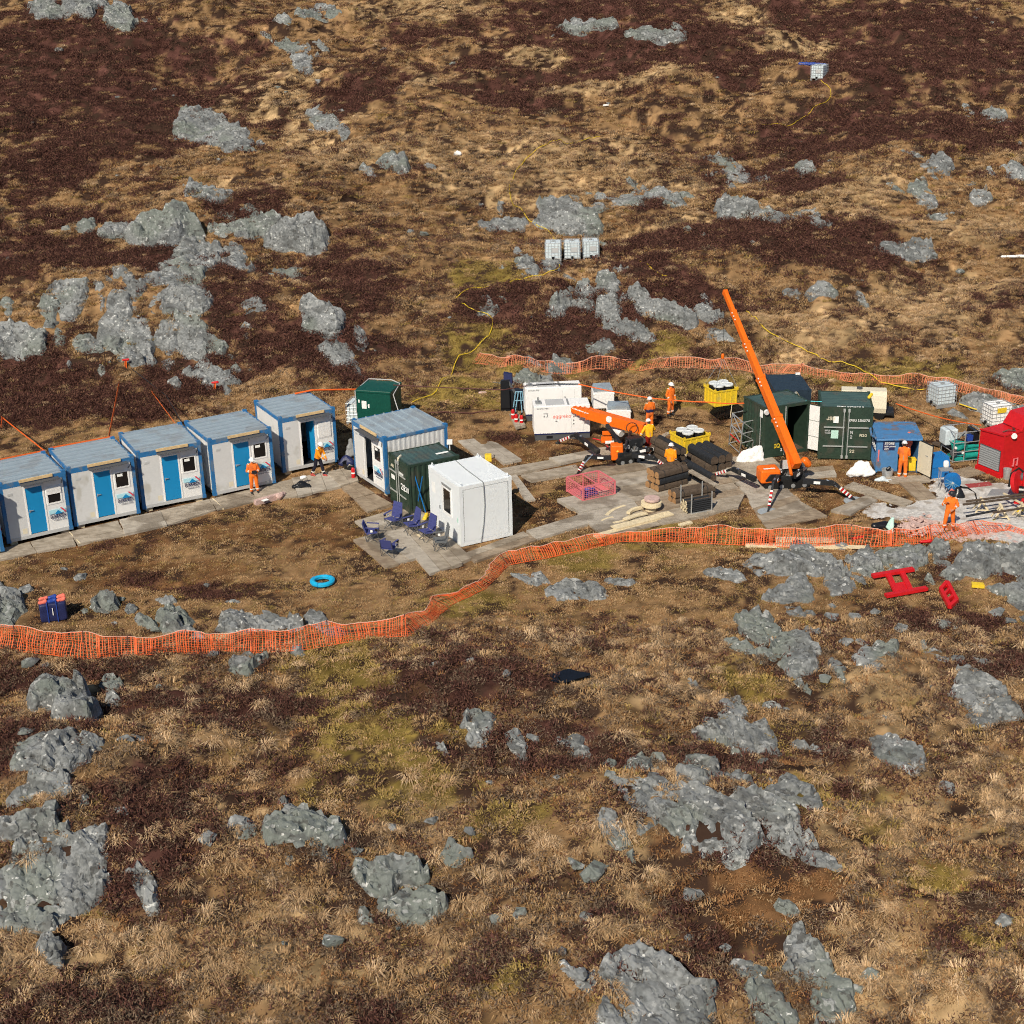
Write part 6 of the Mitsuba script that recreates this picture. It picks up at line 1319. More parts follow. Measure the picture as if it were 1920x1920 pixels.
def person(label, foot, yaw, pose=None, h=1.78, suit='hivis_orange', legs=None, helmet='helmet_white', boots='boot_black', waist=None, lean=0.0):
    """Joints in metres for a 1.78 m figure that faces -y; pose overrides them."""
    J = dict(hip=(0, 0, .93), chest=(0, .0, 1.28), neck=(0, .01, 1.47), head=(0, -.015, 1.62), sl=(-.19, .01, 1.42), sr=(.19, .01, 1.42), el=(-.27, .04, 1.14), er=(.27, .04, 1.14), wl=(-.26, -.08, .90), wr=(.26, -.08, .90),
             hl=(-.10, 0, .92), hr=(.10, 0, .92), kl=(-.12, -.02, .50), kr=(.12, -.02, .50), al=(-.14, .02, .09), ar=(.14, .02, .09), look=0.0)
    J.update(pose or {})
    look = J.pop('look')
    k = h / 1.78
    A = {n: np.array(v, float) for n, v in J.items()}
    if lean:
        R = rotx(lean); base = A['hip'].copy()
        for n in ('chest', 'neck', 'head', 'sl', 'sr', 'el', 'er', 'wl', 'wr'): A[n] = R @ (A[n] - base) + base
    A = {n: v * k for n, v in A.items()}
    t = Thing('person', label, 'person', foot, yaw)
    bone = lambda a, ra, b, rb: hull((A[a] if isinstance(a, str) else a, ra * k), (A[b] if isinstance(b, str) else b, rb * k))
    hd, nk = A['head'], A['neck']
    up = (hd - nk) / np.linalg.norm(hd - nk); Rz = rotz(look); fw = Rz @ rotx(lean * .8) @ np.array([0, -1.0, 0]); fw -= up * (fw @ up); fw /= np.linalg.norm(fw); sd = np.cross(fw, up)
    at = lambda r, f, u: hd + (sd * r + fw * f + up * u) * k
    head = [hull((at(0, -.02, .03), .088 * k), (at(0, .02, .02), .082 * k), (at(0, .045, -.06), .048 * k)), hull((at(0, .088, -.02), .012 * k), (at(0, .108, -.035), .016 * k)), hull((at(-.086, -.0, -.01), .016 * k), (at(-.086, -.01, -.04), .013 * k)), hull((at(.086, 0, -.01), .016 * k), (at(.086, -.01, -.04), .013 * k))]
    body = head + [bone('neck', .055, at(0, -.01, -.05), .055), bone('chest', .12, 'neck', .05), bone('hip', .12, 'chest', .12)]
    for s in 'lr':
        body += [bone('s' + s, .05, 'e' + s, .04), bone('e' + s, .038, 'w' + s, .028), bone('h' + s, .08, 'k' + s, .055), bone('k' + s, .05, 'a' + s, .04), bone('chest', .10, 's' + s, .05)]
        w, e = A['w' + s], A['e' + s]; d = (w - e) / np.linalg.norm(w - e); o = np.cross(d, up); o = o / (np.linalg.norm(o) + 1e-9); n = np.cross(o, d)
        q = -1 if s == 'l' else 1
        palm = w + d * .05 * k
        body.append(hull((w, .026 * k), (palm + d * .035 * k + o * .026 * k, .014 * k), (palm + d * .035 * k - o * .026 * k, .014 * k)))
        for j, ln in enumerate((.060, .072, .066, .050)):
            b0 = palm + d * .035 * k + o * (.028 - .0187 * j) * k; b1 = b0 + d * ln * .55 * k - n * .012 * k; b2 = b1 + d * ln * .35 * k - n * .030 * k
            body += [hull((b0, .010 * k), (b1, .009 * k)), hull((b1, .009 * k), (b2, .008 * k))]
        th = w + d * .02 * k - o * q * .02 * k; body += [hull((th, .013 * k), (th - o * q * .035 * k + d * .03 * k, .010 * k)), hull((th - o * q * .035 * k + d * .03 * k, .010 * k), (th - o * q * .042 * k + d * .06 * k, .009 * k))]
        body.append(bone('a' + s, .035, A['a' + s] + np.array([0, -.10, -.04]) * k, .025))
    t.part('body', m3.Manifold.batch_boolean(body, m3.OpType.Add), 'skin', smooth=40)
    for r in (-.032, .032): t.part('eye', hull((at(r, .085, .005), .011 * k)), 'eye_dark')
    t.part('mouth', hull((at(-.02, .090, -.066), .007 * k), (at(.02, .090, -.066), .007 * k)), 'lip')
    t.part('hair', hull((at(0, -.045, .03), .080 * k), (at(0, -.05, -.03), .06 * k)), 'hair_brown', smooth=40)
    # clothing
    torso = [hull((A['hip'] + np.array([-.07, 0, -.02]) * k, .115 * k), (A['hip'] + np.array([.07, 0, -.02]) * k, .115 * k), (A['chest'] + np.array([-.085, 0, 0]) * k, .125 * k), (A['chest'] + np.array([.085, 0, 0]) * k, .125 * k)),
             hull((A['chest'] + np.array([-.085, 0, 0]) * k, .125 * k), (A['chest'] + np.array([.085, 0, 0]) * k, .125 * k), (A['sl'], .07 * k), (A['sr'], .07 * k), (nk - up * .03 * k, .075 * k))]
    for s in 'lr': torso += [bone('s' + s, .072, 'e' + s, .060), bone('e' + s, .060, 'w' + s, .045)]
    low = [hull((A['hip'] + np.array([-.07, 0, -.02]) * k, .117 * k), (A['hip'] + np.array([.07, 0, -.02]) * k, .117 * k), (A['hip'] + np.array([0, 0, -.10]) * k, .09 * k))]
    for s in 'lr': low += [bone('h' + s, .108, 'k' + s, .082), bone('k' + s, .082, A['a' + s] + np.array([0, 0, .06]) * k, .068)]
    add = lambda l: blob(m3.Manifold.batch_boolean(l, m3.OpType.Add), .045, .012, 9, 4, 4)
    if legs is None: t.part('overalls', add(torso + low), suit, smooth=50)
    else: t.part('jacket', add(torso), suit, smooth=50); t.part('trousers', add(low), legs, smooth=50)
    def band(a, b, u, r, w=.05): p = A[a] + (A[b] - A[a]) * u; d = (A[b] - A[a]) / np.linalg.norm(A[b] - A[a]); return cyl(p - d * w / 2 * k, p + d * w / 2 * k, r * k, 14)
    for s in 'lr':
        t.part('sleeve_stripe', band('e' + s, 'w' + s, .45, .064), 'reflective'); t.part('leg_stripe', band('k' + s, 'a' + s, .62, .088), 'reflective')
        a = A['a' + s]; f = np.array([0, -1.0, 0])
        t.part('boot', m3.Manifold.batch_boolean([hull((a + np.array([0, .03, -.03]) * k, .055 * k), (a + np.array([0, -.15, -.045]) * k, .042 * k), (a + np.array([0, .02, .0]) * k, .055 * k)), hull((a, .058 * k), (a + (A['k' + s] - a) * .35, .066 * k))], m3.OpType.Add), boots, smooth=40)
        t.part('shoulder_stripe', hull((A['s' + s] + up * .062 * k + fw * .05 * k - sd * 0, .022 * k), (A['s' + s] + up * .062 * k - fw * .05 * k, .022 * k)), 'reflective')
    t.part('collar', bone('neck', .078, nk + up * .03 * k, .07), suit, smooth=40)
    if waist: t.part('waist_band', hull((A['hip'] + np.array([-.08, 0, .12]) * k, .127 * k), (A['hip'] + np.array([.08, 0, .12]) * k, .127 * k), (A['hip'] + np.array([-.08, 0, .20]) * k, .128 * k), (A['hip'] + np.array([.08, 0, .20]) * k, .128 * k)), waist, smooth=40)
    hz = np.stack([sd, -fw, up], 1)
    dome = lathe([(.138, -.005), (.140, .008), (.112, .022), (.108, .06), (.085, .105), (.045, .128), (0, .134)], 20)
    t.part('helmet', moved((dome[0] * [1, 1.12, 1] * k, dome[1]), hd + up * .045 * k, R=hz), helmet, smooth=45); t.part('helmet_peak', hull((at(-.06, .10, .055), .012 * k), (at(.06, .10, .055), .012 * k), (at(0, .165, .048), .012 * k)), helmet)
    return t
FW = dict(el=(-.28, -.02, 1.15), er=(.28, -.02, 1.15), wl=(-.10, -.26, 1.13), wr=(.10, -.26, 1.13))
pt = person('person in orange overalls and white helmet holding a tablet before the cabins', P3(478, 925, .04), math.radians(18), {**FW, 'wl': (-.10, -.24, 1.16), 'wr': (.12, -.25, 1.10), 'ar': (.15, -.02, .09), 'look': .1}, 1.74)
single('tablet', moved(box(-.11, .11, -.01, .01, -.08, .08), (0, 0, 0), R=rotx(-.7)), 'plastic_black', 'dark tablet held by the person before the cabins', 'tablet', (pt.m @ [.02, -.34, 1.15, 1])[:3], math.radians(18))
person('bending person in amber jacket, dark trousers and red shoes by the open cabin', P3(598, 893, .04), math.radians(62), {'el': (-.20, -.20, 1.20), 'er': (.22, -.16, 1.18), 'wl': (-.10, -.38, 1.10), 'wr': (.14, -.36, 1.04), 'kl': (-.11, .10, .50), 'al': (-.12, .30, .10), 'kr': (.11, -.14, .50), 'ar': (.12, -.22, .09)}, 1.76, 'hivis_amber', 'trouser_navy', boots='shoe_red', lean=.30)
person('person in orange overalls with a navy waistband, standing behind the folded crane', P3(1218, 808), math.radians(205), {'el': (-.26, -.02, 1.14), 'er': (.24, -.1, 1.16), 'wl': (-.18, -.2, .98), 'wr': (.12, -.24, 1.05), 'look': .3}, 1.76, waist='navy')
person('person in orange overalls standing with hands low, right of the navy banded one', P3(1257, 779), math.radians(40), {'wl': (-.20, -.18, .88), 'wr': (.18, -.16, .9), 'look': .2}, 1.74)
person('person in yellow jacket and red trousers working behind the folded crane', P3(1217, 852), math.radians(200), {'er': (.34, -.02, 1.18), 'wr': (.42, -.1, .98), 'el': (-.33, -.08, 1.22), 'wl': (-.30, -.30, 1.10), 'look': -.1}, 1.76, 'hivis_yellow', 'trouser_red', lean=.14)
person('person in amber jacket standing hidden to the waist by the dark pipes', P3(1257, 899, .05), math.radians(160), {'el': (-.24, .06, 1.14), 'er': (.24, .02, 1.14), 'wl': (-.22, -.12, .95), 'wr': (.2, -.16, .98)}, 1.76, 'hivis_amber', 'trouser_navy')
person('person in orange overalls and orange shoes at the doorway of the blue store', P3(1691, 897), math.radians(165), {'er': (.22, -.14, 1.16), 'wr': (.10, -.30, 1.16), 'el': (-.25, -.06, 1.14), 'wl': (-.2, -.22, 1.06)}, 1.78, boots='shoe_red', lean=.12)
person('person in orange overalls and a dark helmet facing out by the front net', P3(1778, 994), math.radians(-8), {'el': (-.31, .0, 1.16), 'er': (.30, -.02, 1.13), 'wl': (-.20, -.18, 1.32), 'wr': (.08, -.24, 1.05), 'kl': (-.15, -.02, .5), 'kr': (.15, -.02, .5), 'al': (-.19, .02, .09), 'ar': (.19, .02, .09)}, 1.74, helmet='helmet_dark')

# ---------------------------------------------------------------- camp chairs
def camp_chair(label, px, py, deg, fabric='chair_blue', tall=True, cup=True):
    t = Thing('camp_chair', label, 'chair', P3(px, py, .06), math.radians(deg), 'folding camp chairs')
    w, sz, bk = .28, .44, (1.08 if tall else .84)
    t.part('seat', hexa([(-w, -.25, sz), (w, -.25, sz), (w, .22, sz - .07), (-w, .22, sz - .07)], [(-w, -.25, sz + .03), (w, -.25, sz + .03), (w, .22, sz - .03), (-w, .22, sz - .03)]), fabric)
    b = t.part('backrest', hexa([(-w, .21, sz), (w, .21, sz), (w, .25, sz), (-w, .25, sz)], [(-w * .85, .36, bk), (w * .85, .36, bk), (w * .85, .40, bk), (-w * .85, .40, bk)]), fabric)
    for z in (.25, .5, .75): t.part('quilt_seam', beam((-w * .97, .205 + .15 * z, sz + (bk - sz) * z), (w * .97, .205 + .15 * z, sz + (bk - sz) * z), .012, .025), fabric, b)
    for x in (-1, 1):
        t.part('armrest', hexa([(x * w - .04, -.26, .64), (x * w + .04, -.26, .64), (x * w + .04, .24, .68), (x * w - .04, .24, .68)], [(x * w - .04, -.26, .66), (x * w + .04, -.26, .66), (x * w + .04, .24, .70), (x * w - .04, .24, .70)]), fabric)
        t.part('back_tube', cyl((x * w, .22, .05), (x * w * .88, .38, bk), .012, 6), 'dark_grey'); t.part('front_tube', cyl((x * w, -.26, .30), (x * w, -.26, .65), .012, 6), 'dark_grey')
        for a, c in (((x * w, -.28, 0), (-x * w, -.25, sz)), ((x * w, .24, 0), (-x * w, .22, sz - .05)), ((x * w, -.28, 0), (x * w, .22, sz - .05)), ((x * w, .24, 0), (x * w, -.25, sz))): t.part('leg', cyl(a, c, .012, 6), 'dark_grey')
    if cup: t.part('cup_pocket', cyl((-w - .01, -.20, .56), (-w - .01, -.20, .65), .05, 10), 'plastic_black'); t.part('tag', box(-w - .012, -w - .004, -.05, .05, .48, .58), 'paper_white')
for a in (('blue camp chair at the back, facing out beside the small green container', 738, 990, -38), ('blue camp chair leaning its back towards the blue poles', 772, 1000, -62), ('blue camp chair third from the left along the white cabin', 801, 1013, -55)): camp_chair(*a)
camp_chair('grey camp chair closest to the white cabin\'s corner', 826, 1030, -80, 'chair_grey')
camp_chair('blue camp chair seen from its side at the left edge of the boards', 699, 1013, 88, tall=False)
camp_chair('blue camp chair with its back to the viewer at the front of the boards', 731, 1042, 160, tall=False)
single('camp_chair_cushion', blob(hull(((0, 0, .1), .10), ((.1, .05, .3), .09)), .04, .03, 7, 3), 'yellow_paint', 'yellow and orange cloth stuffed behind the blue camp chair by the poles', 'cloth', P3(796, 978))
single('trestle_stick', beam(P3(783, 1003, .1), P3(793, 1010, .1), .10, .06), 'cream_timber', 'pale stick on the boards between the camp chairs', 'stick')

# ---------------------------------------------------------------- things on the grass and boards
t = Thing('hose_coil', 'bright blue coil of hose lying on the grass in front of the cabins', 'hose coil', P3(605, 1095) + [0, 0, .10])
for k, (r, z, w) in enumerate(((.36, .0, .05), (.44, .01, .05), (.40, .075, .05), (.34, .07, .04), (.46, .06, .04))):
    t.part('turn', tube([(r * math.cos(a), r * math.sin(a), z) for a in np.linspace(0, 2 * math.pi, 33)], w, 8, False), 'coil_blue', smooth=40)
for a in (.9, 2.6, 4.4): t.part('tie', moved(tube([(.41 + .10 * math.cos(q), 0, .03 + .10 * math.sin(q)) for q in np.linspace(0, 6.283, 12)], .012, 5), (0, 0, 0), a), 'bright_blue')
o, yaw, L = front_frame((77, 1170), (131, 1162)); L, D = 1.0, .72
t = Thing('wrapped_bundle', 'navy wrapped bundle with coral bags on top, standing in the grass at left', 'bundle', o, yaw)
t.part('wrap', blob(hull(*[((x, y, z), .07) for x in (.08, L - .08) for y in (.08, D - .08) for z in (.07, .68)]), .08, .02, 5, 3, 1), 'navy', smooth=30)
for x in (.28, .62): t.part('strap', box(x, x + .035, -.03, D + .03, -.02, .785), 'royal_blue')
for k, (x, y) in enumerate(((.16, .2), (.5, .2), (.84, .2), (.2, .52), (.52, .52), (.84, .52))): t.part('bag', blob(hull(((x - .1, y, .78), .07), ((x + .1, y + .03, .80), .08)), .05, .03, 7, 30 + k, 2), ('coral', 'royal_blue', 'coral', 'coral', 'royal_blue', 'coral')[k])
t.part('seal', box(.47, .50, -.035, -.03, .3, .6), 'paper_white'); cover(t, 0, L, 0, D)
def red_frame(name, label, bars, plates=(), h=.12):
    t = Thing(name, label, 'frame')
    for a, b, w in bars:
        p, q = P3(*a), P3(*b); p = p + [0, 0, .16]; q = q + [0, 0, .16]
        t.part('bar', beam(p, q, w, h), 'signal_red')
    for c in plates:
        P = [P3(*x) + [0, 0, .18] for x in c]; t.part('plate', hexa([x - [0, 0, .02] for x in P], P), 'signal_red')
red_frame('steel_cradle', 'red steel frame shaped like an H with a plate between its bars, on the rocks', [((1635, 1087), (1712, 1074), .22), ((1660, 1124), (1737, 1110), .22), ((1664, 1083), (1682, 1121), .20), ((1690, 1079), (1708, 1117), .20)], [[(1675, 1119), (1704, 1114), (1696, 1098), (1668, 1103)]])
red_frame('steel_cradle', 'small red ladder-like frame tilted beside the H-shaped one', [((1763, 1112), (1780, 1145), .14), ((1775, 1099), (1793, 1133), .14), ((1763, 1113), (1775, 1099), .14), ((1769, 1124), (1781, 1111), .10), ((1775, 1135), (1788, 1124), .10), ((1780, 1145), (1793, 1133), .14)], h=.16)
single('yellow_tray', [beam(P3(1822, 1095, .1), P3(1845, 1097, .1), .34, .05), beam(P3(1822, 1098, .15), P3(1846, 1100, .15), .05, .14)], 'yellow_paint', 'yellow tray lying in the heather below the tall outcrop', 'tray')
t = Thing('cardboard_tube', 'long pale cardboard box lying on the grass beside the walkway', 'box'); t.part('box', beam(P3(478, 943, .14), P3(526, 929, .14), .22, .24), 'pink_stone'); t.part('tape', beam(P3(492, 939, .27), P3(502, 936, .27), .20, .02), 'paper_white'); t.part('wrapping', blob(hull((P3(524, 930, .2), .16), (P3(532, 926, .12), .12)), .05, .05, 8, 3, 2), 'pink_stone')
bag(566, 918, 'black bag heaped on the walkway before the open cabin', [((-.35, 0, .1), .12), ((.35, .05, .1), .12), ((0, .1, .25), .16)], 21, 'plastic_black', 'black_bag', rough=.07)
bag(567, 911, 'white cloth lying on the black bag', [((0, 0, .40), .09), ((.15, .05, .42), .07)], 22, rough=.03, name='white_cloth', cat='cloth')
t = Thing('broom', 'yellow headed broom leaning by the dark tubs between the cabins', 'broom'); t.part('head', beam(P3(668, 884, .10), P3(678, 891, .10), .12, .10), 'yellow_paint'); t.part('shaft', cyl(P3(652, 868, .12), P3(671, 886, .12), .018, 6), 'cream_timber')
bag(650, 874, 'dark blue sack between the open cabin and the turned cabin', [((-.25, .1, .12), .16), ((.25, .1, .14), .18), ((0, .2, .35), .15)], 23, 'navy', 'dark_sack', rough=.04)
t = Thing('dark_tub', 'round black tub in the shade between the last two blue cabins', 'tub', P3(659, 878, .02)); t.part('tub', lathe([(0, 0), (.36, 0), (.42, .30), (.40, .30), (.34, .05), (0, .05)], 22), 'plastic_black', smooth=30); t.part('grip', moved(tube([(.12 * math.cos(a), 0, .1 * math.sin(a)) for a in np.linspace(0, math.pi, 8)], .02, 6), (0, -.42, .22)), 'mid_grey')
bag(655, 862, 'clear plastic sheeting propped behind the black tub', [((-.1, 0, .2), .10), ((.1, .2, .9), .10), ((.3, .1, .3), .12)], 24, 'mid_grey', 'plastic_sheeting', 'plastic', .05)
bag(905, 738, 'pale stone slab lying by the cable on the grass', [((-.16, 0, .05), .08), ((.18, 0, .05), .07)], 25, 'pink_stone', 'flat_stone', 'stone', .02)
bag(1660, 992, 'black plastic sack with a clear bag in the hollow behind the net', [((-.45, .1, .1), .14), ((.45, .1, .1), .12), ((.0, .2, .15), .14)], 26, 'plastic_black', 'black_plastic', rough=.04)
bag(1668, 996, 'mint green rag tangled in the front net', [((-.1, 0, .2), .07), ((.12, .1, .5), .08), ((.05, -.2, .1), .06)], 27, 'mint', 'green_rag', 'rag', .05)
bag(1735, 1020, 'red cloth caught low in the front net', [((-.2, 0, .1), .06), ((.2, 0, .12), .07)], 28, 'signal_red', 'red_cloth', 'cloth', .03)
bag(1608, 1012, 'red cloth lying behind the front net beside the timber', [((-.2, 0, .05), .06), ((.2, .1, .08), .07)], 29, 'signal_red', 'red_cloth', 'cloth', .03)

# ---------------------------------------------------------------- hoses, lines and straps
def laid(name, label, cat, pts, r, m, lift=.10, jit=.05):
    P = np.array([P3(*q) for q in pts]); P2 = []
    for a, b in zip(P, P[1:]):
        n = max(2, int(np.linalg.norm(b - a) / .35))
        P2 += [a + (b - a) * u for u in np.linspace(0, 1, n, endpoint=False)]
    P2 = np.array(P2 + [P[-1]]); P2[:, :2] += (np.stack([meshkit.noise(np.c_[P2[:, :2] * .8, 0 * P2[:, 0]], 3), meshkit.noise(np.c_[P2[:, :2] * .8, 0 * P2[:, 0]], 4)], 1) - .5) * .5
    P2 = ndi.gaussian_filter1d(P2, 1.0, axis=0, mode='nearest')
    P2[:, 2] = Hx(P2[:, 0], P2[:, 1]) + lift
    single(name, tube(P2, r, 6), m, label, cat, smooth=40)
laid('yellow_hose', 'thin yellow hose running down from the hill past the layered outcrop to the water tanks', 'hose', [(1125, 262), (1090, 265), (1050, 270), (1010, 280), (985, 300), (972, 320), (956, 348), (962, 385), (985, 410), (1010, 430), (1038, 442), (1042, 452)], .024, 'yellow_hose', .12)
laid('yellow_hose', 'yellow hose snaking left from the foot of the left water tank', 'hose', [(1045, 489), (1047, 508), (1030, 516), (990, 522), (930, 537), (885, 545), (850, 560)], .024, 'yellow_hose', .11)
laid('yellow_hose', 'yellow hose looping down past the dark boulder to the back of the cabins', 'hose', [(858, 575), (870, 587), (888, 592), (915, 590), (930, 605), (925, 625), (905, 648), (885, 664), (858, 668), (850, 690), (815, 735), (770, 757)], .024, 'yellow_hose', .12)
laid('yellow_hose', 'short straight piece of yellow hose right of the water tanks', 'hose', [(1197, 490), (1222, 507), (1248, 525)], .024, 'yellow_hose', .11)
laid('yellow_hose', 'yellow hose running from the crane boom along the back net to the grey water tank', 'hose', [(1395, 585), (1420, 612), (1445, 630), (1530, 665), (1600, 690), (1650, 716), (1700, 727), (1737, 738)], .024, 'yellow_hose', .12)
laid('yellow_hose', 'short yellow hose between the two right hand water tanks', 'hose', [(1793, 762), (1815, 768), (1836, 772)], .03, 'yellow_hose', .12)
laid('yellow_hose', 'faint yellow hose winding down from the hill top water tank', 'hose', [(1540, 153), (1560, 172), (1552, 195), (1500, 225), (1430, 238)], .018, 'yellow_hose', .07)
laid('black_cable', 'dark cable lying on the grass between cabin and light tower', 'cable', [(800, 777), (850, 776), (900, 772), (945, 770)], .03, 'hose_brown', .06)
def line(name, label, pts, r, m, cat='line', sag=.0):
    P = np.array(pts); Q = []
    for a, b in zip(P, P[1:]): Q += [a + (b - a) * u - np.array([0, 0, sag * 4 * u * (1 - u)]) for u in np.linspace(0, 1, 9, endpoint=False)]
    single(name, tube(Q + [P[-1]], r, 6), m, label, cat)
HG = (GEN2.m @ [.2, .4, 1.76, 1])[:3]; HG2 = (GEN2.m @ [1.6, .35, 1.76, 1])[:3]; HG3 = (GEN2.m @ [2.7, .2, 1.76, 1])[:3]
line('overhead_cable', 'dark red cable spanning from the tank housing to the rear generator', [P3(737, 722, 2.2), P3(840, 727, 2.0), P3(944, 731, 1.9), HG], .025, 'hose_brown')
line('roof_cable', 'black cable draped over the roof of the rear generator', [HG, HG2 + [0, 0, .03], HG3], .03, 'plastic_black', 'cable')
line('orange_line', 'orange line stretched from the rear generator past the hanging yellow skip', [HG3, P3(1218, 746, 1.7), P3(1330, 754, 2.0), P3(1395, 756, 2.5)], .028, 'strap_orange', sag=.04)
line('cyan_rope', 'cyan rope stretched between the two green containers', [P3(1467, 751, 2.3), P3(1541, 753, 2.6)], .022, 'rope_cyan', 'rope')
line('pale_rope', 'pale guy rope slanting down between the two green containers', [P3(1494, 735, 2.3), P3(1531, 792, .3)], .018, 'cream_timber', 'rope')
line('orange_line', 'pink and orange line stretched over the blue store to the red machine', [P3(1680, 757, .05), P3(1766, 784, 1.2), P3(1839, 797, 2.05)], .028, 'strap_orange', sag=.03)
line('orange_strap', 'twisted orange strap from the open cabin\'s roof to the tank housing', [(CABINS[5].m @ [2.0, 2.9, 2.7, 1])[:3], (CABINS[5].m @ [2.9, 2.9, 2.72, 1])[:3], P3(674, 730, 2.05)], .045, 'strap_orange', 'strap')
def strap(label, a, b, w=.10):
    single('ratchet_strap', beam(a, b, w, .012, up=(.3, 1, .1)), 'strap_orange', label, 'strap')
cb = lambda i, x: (CABINS[i].m @ [x, 3.02, 2.66, 1])[:3]
for i, lab in ((1, 'leftmost whole cabin'), (2, 'second whole cabin')): strap(f'orange ratchet strap along the rear roof edge of the {lab}', cb(i, .05), cb(i, 2.85), .06)
PEG = [(3, 782), (237, 690), (404, 733)]
strap('orange guy strap at the left edge slanting down to the leftmost cabin\'s roof', P3(3, 782, .15), cb(1, 2.8)); strap('short orange guy strap at the very left edge', P3(4, 782, .3), P3(2, 800, .3)); strap('orange guy strap, left one of the two from the red capped rock peg', P3(224, 716, .2), cb(2, 2.7)); strap('orange guy strap, right one of the two from the red capped rock peg', P3(284, 734, .2), cb(3, 2.6))
line('dark_guy_line', 'dark guy line from the red capped rock peg down behind the third cabin', [P3(245, 690, .3), P3(312, 742, .3), cb(3, 2.9)], .02, 'crane_black')
for (x, y), lab in zip(PEG[1:], ('red cap on a stake above the second cabin\'s roof', 'orange and red stake behind the cabin of the person with the tablet')):
    q = P3(x, y); t = Thing('marker_stake', lab, 'stake', q); t.part('stake', beam((0, 0, 0), (.05, 0, .45), .05, .05), 'strap_orange'); t.part('cap', hull(((-.12, 0, .46), .06), ((.16, 0, .48), .07)), 'signal_red'); t.part('ribbon', beam((-.05, 0, .1), (-.02, 0, .4), .16, .03), 'strap_orange')

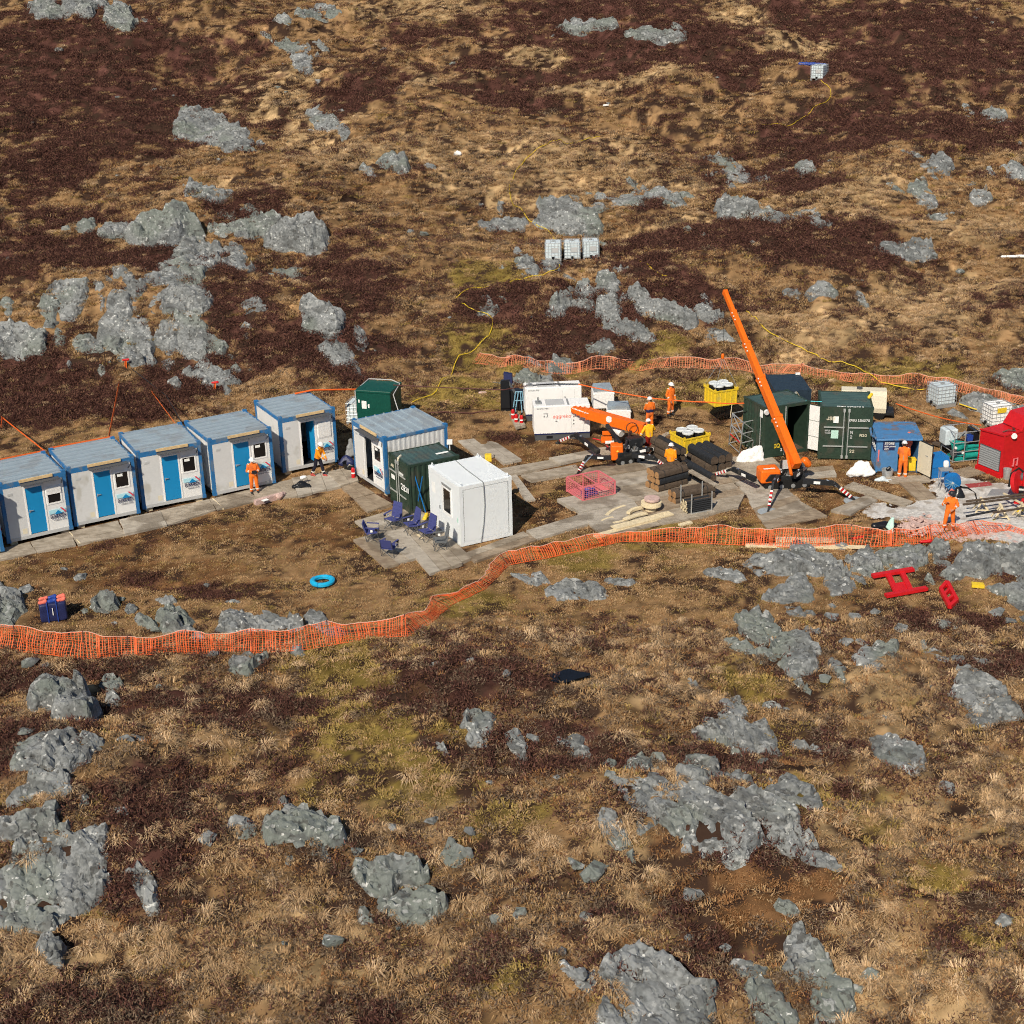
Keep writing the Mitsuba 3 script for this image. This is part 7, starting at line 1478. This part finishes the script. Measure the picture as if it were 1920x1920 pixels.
# ---------------------------------------------------------------- orange barrier nets
def net(label, bottom, top, posts, seed, slack, sx=.092, rows=10, lean0=.25, paint='net_orange'):
    """slack: (photo x, share) pairs, 0 where the net stands and 1 where it has slumped over."""
    t = Thing('barrier_net', label, 'net', group='orange barrier nets')
    B = [P3(*b) for b in bottom]
    dens = lambda P: np.concatenate([[0], np.cumsum([np.linalg.norm(b - a) for a, b in zip(P, P[1:])])])
    s = dens(B); Bx = np.array(B); Tx = []
    for (bx, by), P in zip(bottom, B):
        ty = np.interp(bx, [q[0] for q in top], [q[1] for q in top]); Tx.append((by - ty) / (pxm(P) * .93))
    n = int(s[-1] / sx); u = np.linspace(0, s[-1], n)
    px = np.interp(u, s, [b[0] for b in bottom])
    u = u + (meshkit.fbm(np.c_[u * .9, 0 * u, 0 * u + seed], 3, seed + 3) - .5) * .9 + (np.random.default_rng(seed).random(n) - .5) * .035          # bunched and stretched
    u = np.clip(u, 0, s[-1])
    sl = np.interp(px, [q[0] for q in slack], [q[1] for q in slack])
    x, y, hh = np.interp(u, s, Bx[:, 0]), np.interp(u, s, Bx[:, 1]), np.interp(u, s, Tx)
    q1 = np.c_[u * .5, 0 * u + seed, 0 * u]
    pp = np.array(posts, float); near_post = np.min(np.abs(px[:, None] - pp[None]), 1); gap = np.clip(near_post / 50, 0, 1)
    lean = lean0 + (meshkit.fbm(q1 * 1.3 + 7, 3, seed + 1) - .45) * .7 + sl * 1.0
    hh = hh * (1.02 + (.22 + .35 * sl) * (meshkit.fbm(q1 * 1.6, 3, seed) - .5) - .16 * gap) * (1.0 / (.80 + .45 * np.clip(lean, -.2, 1.4)))
    us = u
    tx, ty = np.gradient(np.interp(np.linspace(0, s[-1], n), s, Bx[:, 0])), np.gradient(np.interp(np.linspace(0, s[-1], n), s, Bx[:, 1])); ln = np.hypot(tx, ty) + 1e-9; nx, ny = -ty / ln, tx / ln      # away from the viewer
    v = np.linspace(0, 1, rows)[None]
    w1 = meshkit.noise(np.stack([us[:, None] * 1.5 + 0 * v, v * 2.2 + 0 * us[:, None], 0 * v + 0 * us[:, None] + seed], -1), 5) - .5
    w2 = meshkit.noise(np.stack([us[:, None] * 4.0 + 0 * v, v * 4.0 + 0 * us[:, None], 0 * v + 0 * us[:, None] + seed], -1), 6) - .5
    o = lean[:, None] * hh[:, None] * v + (.30 + .5 * sl[:, None]) * w1 * np.sin(v * 2.8) + .10 * w2 * (.3 + v)
    zz = hh[:, None] * v * (1 - .30 * np.clip(lean, 0, 1.5)[:, None] * v) + sl[:, None] * .14 * w1
    gx, gy = x[:, None] + nx[:, None] * o, y[:, None] + ny[:, None] * o
    gz = np.maximum(Hm(gx.ravel(), gy.ravel()).reshape(gx.shape) + .05, Hm(x, y)[:, None] + .04 + zz)
    grid = np.stack([gx, gy, gz], -1)
    al = np.stack([tx / ln, ty / ln, 0 * tx], 1)
    V, F = [], []
    r = np.random.default_rng(seed)
    def quad(a, b, c, d): k = len(V); V.extend([a, b, c, d]); F.append([k, k + 1, k + 2]); F.append([k, k + 2, k + 3])
    for i in range(n):
        w = al[i] * (.008 + .010 * r.random() ** 2)
        for j in range(rows - 1): quad(grid[i, j] - w, grid[i, j] + w, grid[i, j + 1] + w, grid[i, j + 1] - w)
    e = np.array([0, 0, .0065])
    for j in range(rows):
        ee = e * (2.2 if j in (0, rows - 1) else 1)
        for i in range(n - 1): quad(grid[i, j] - ee, grid[i + 1, j] - ee, grid[i + 1, j] + ee, grid[i, j] + ee)
    t.part('netting', (np.array(V), np.array(F)), paint)
    t.part('top_cord', tube(grid[::2, -1] + [0, 0, .015], .012, 5), 'net_cord')
    for p in posts:
        i = int(np.argmin(np.abs(px - p)))
        a, b = grid[i, 0] - [0, 0, .2], grid[i, -1] + [0, 0, .06]
        t.part('post', cyl(a, b, .016, 6), 'hose_brown')
net('orange barrier net along the front of the site, sagging low in the middle',
    [(-30, 1217), (0, 1220), (80, 1228), (155, 1238), (235, 1232), (335, 1227), (480, 1226), (560, 1222), (622, 1212), (706, 1198), (772, 1194), (812, 1168), (850, 1134), (914, 1104), (955, 1062), (1009, 1052), (1102, 1032), (1167, 1017), (1267, 1018), (1397, 1024), (1500, 1029), (1600, 1025), (1633, 1027), (1700, 1024), (1767, 1016), (1850, 1004), (1890, 998), (1950, 1015)],
    [(-30, 1176), (0, 1176), (40, 1177), (100, 1191), (225, 1200), (350, 1187), (480, 1186), (612, 1170), (685, 1162), (768, 1158), (800, 1138), (850, 1105), (914, 1078), (960, 1032), (1027, 1012), (1112, 1001), (1217, 992), (1267, 992), (1350, 982), (1417, 992), (1500, 995), (1600, 988), (1687, 990), (1750, 985), (1850, 976), (1900, 985), (1950, 1000)],
    [40, 155, 235, 350, 480, 610, 770, 955, 1100, 1267, 1350, 1500, 1600, 1690, 1760, 1850], 3, [(0, .05), (560, .1), (640, .5), (770, .25), (800, .9), (930, .9), (1000, .6), (1180, .35), (1400, .1), (1600, .2), (1720, .7), (1900, .6)])
net('orange barrier net along the back of the site behind the crane', [(886, 682), (940, 690), (1000, 694), (1100, 696), (1180, 694), (1250, 692), (1330, 694), (1400, 697), (1450, 702), (1500, 706), (1560, 712), (1640, 722), (1720, 722), (1780, 732), (1850, 748), (1900, 756), (1960, 775)],
    [(886, 658), (940, 660), (1000, 664), (1100, 666), (1250, 668), (1400, 672), (1500, 679), (1560, 686), (1640, 702), (1720, 698), (1780, 708), (1850, 726), (1900, 736), (1960, 745)], [886, 1000, 1120, 1250, 1380, 1500, 1640, 1720, 1850], 8, [(886, .5), (1000, .9), (1250, .7), (1500, .8), (1700, .4), (1900, .6)], lean0=.45, sx=.12, rows=9, paint='net_faded')
plant_everything()
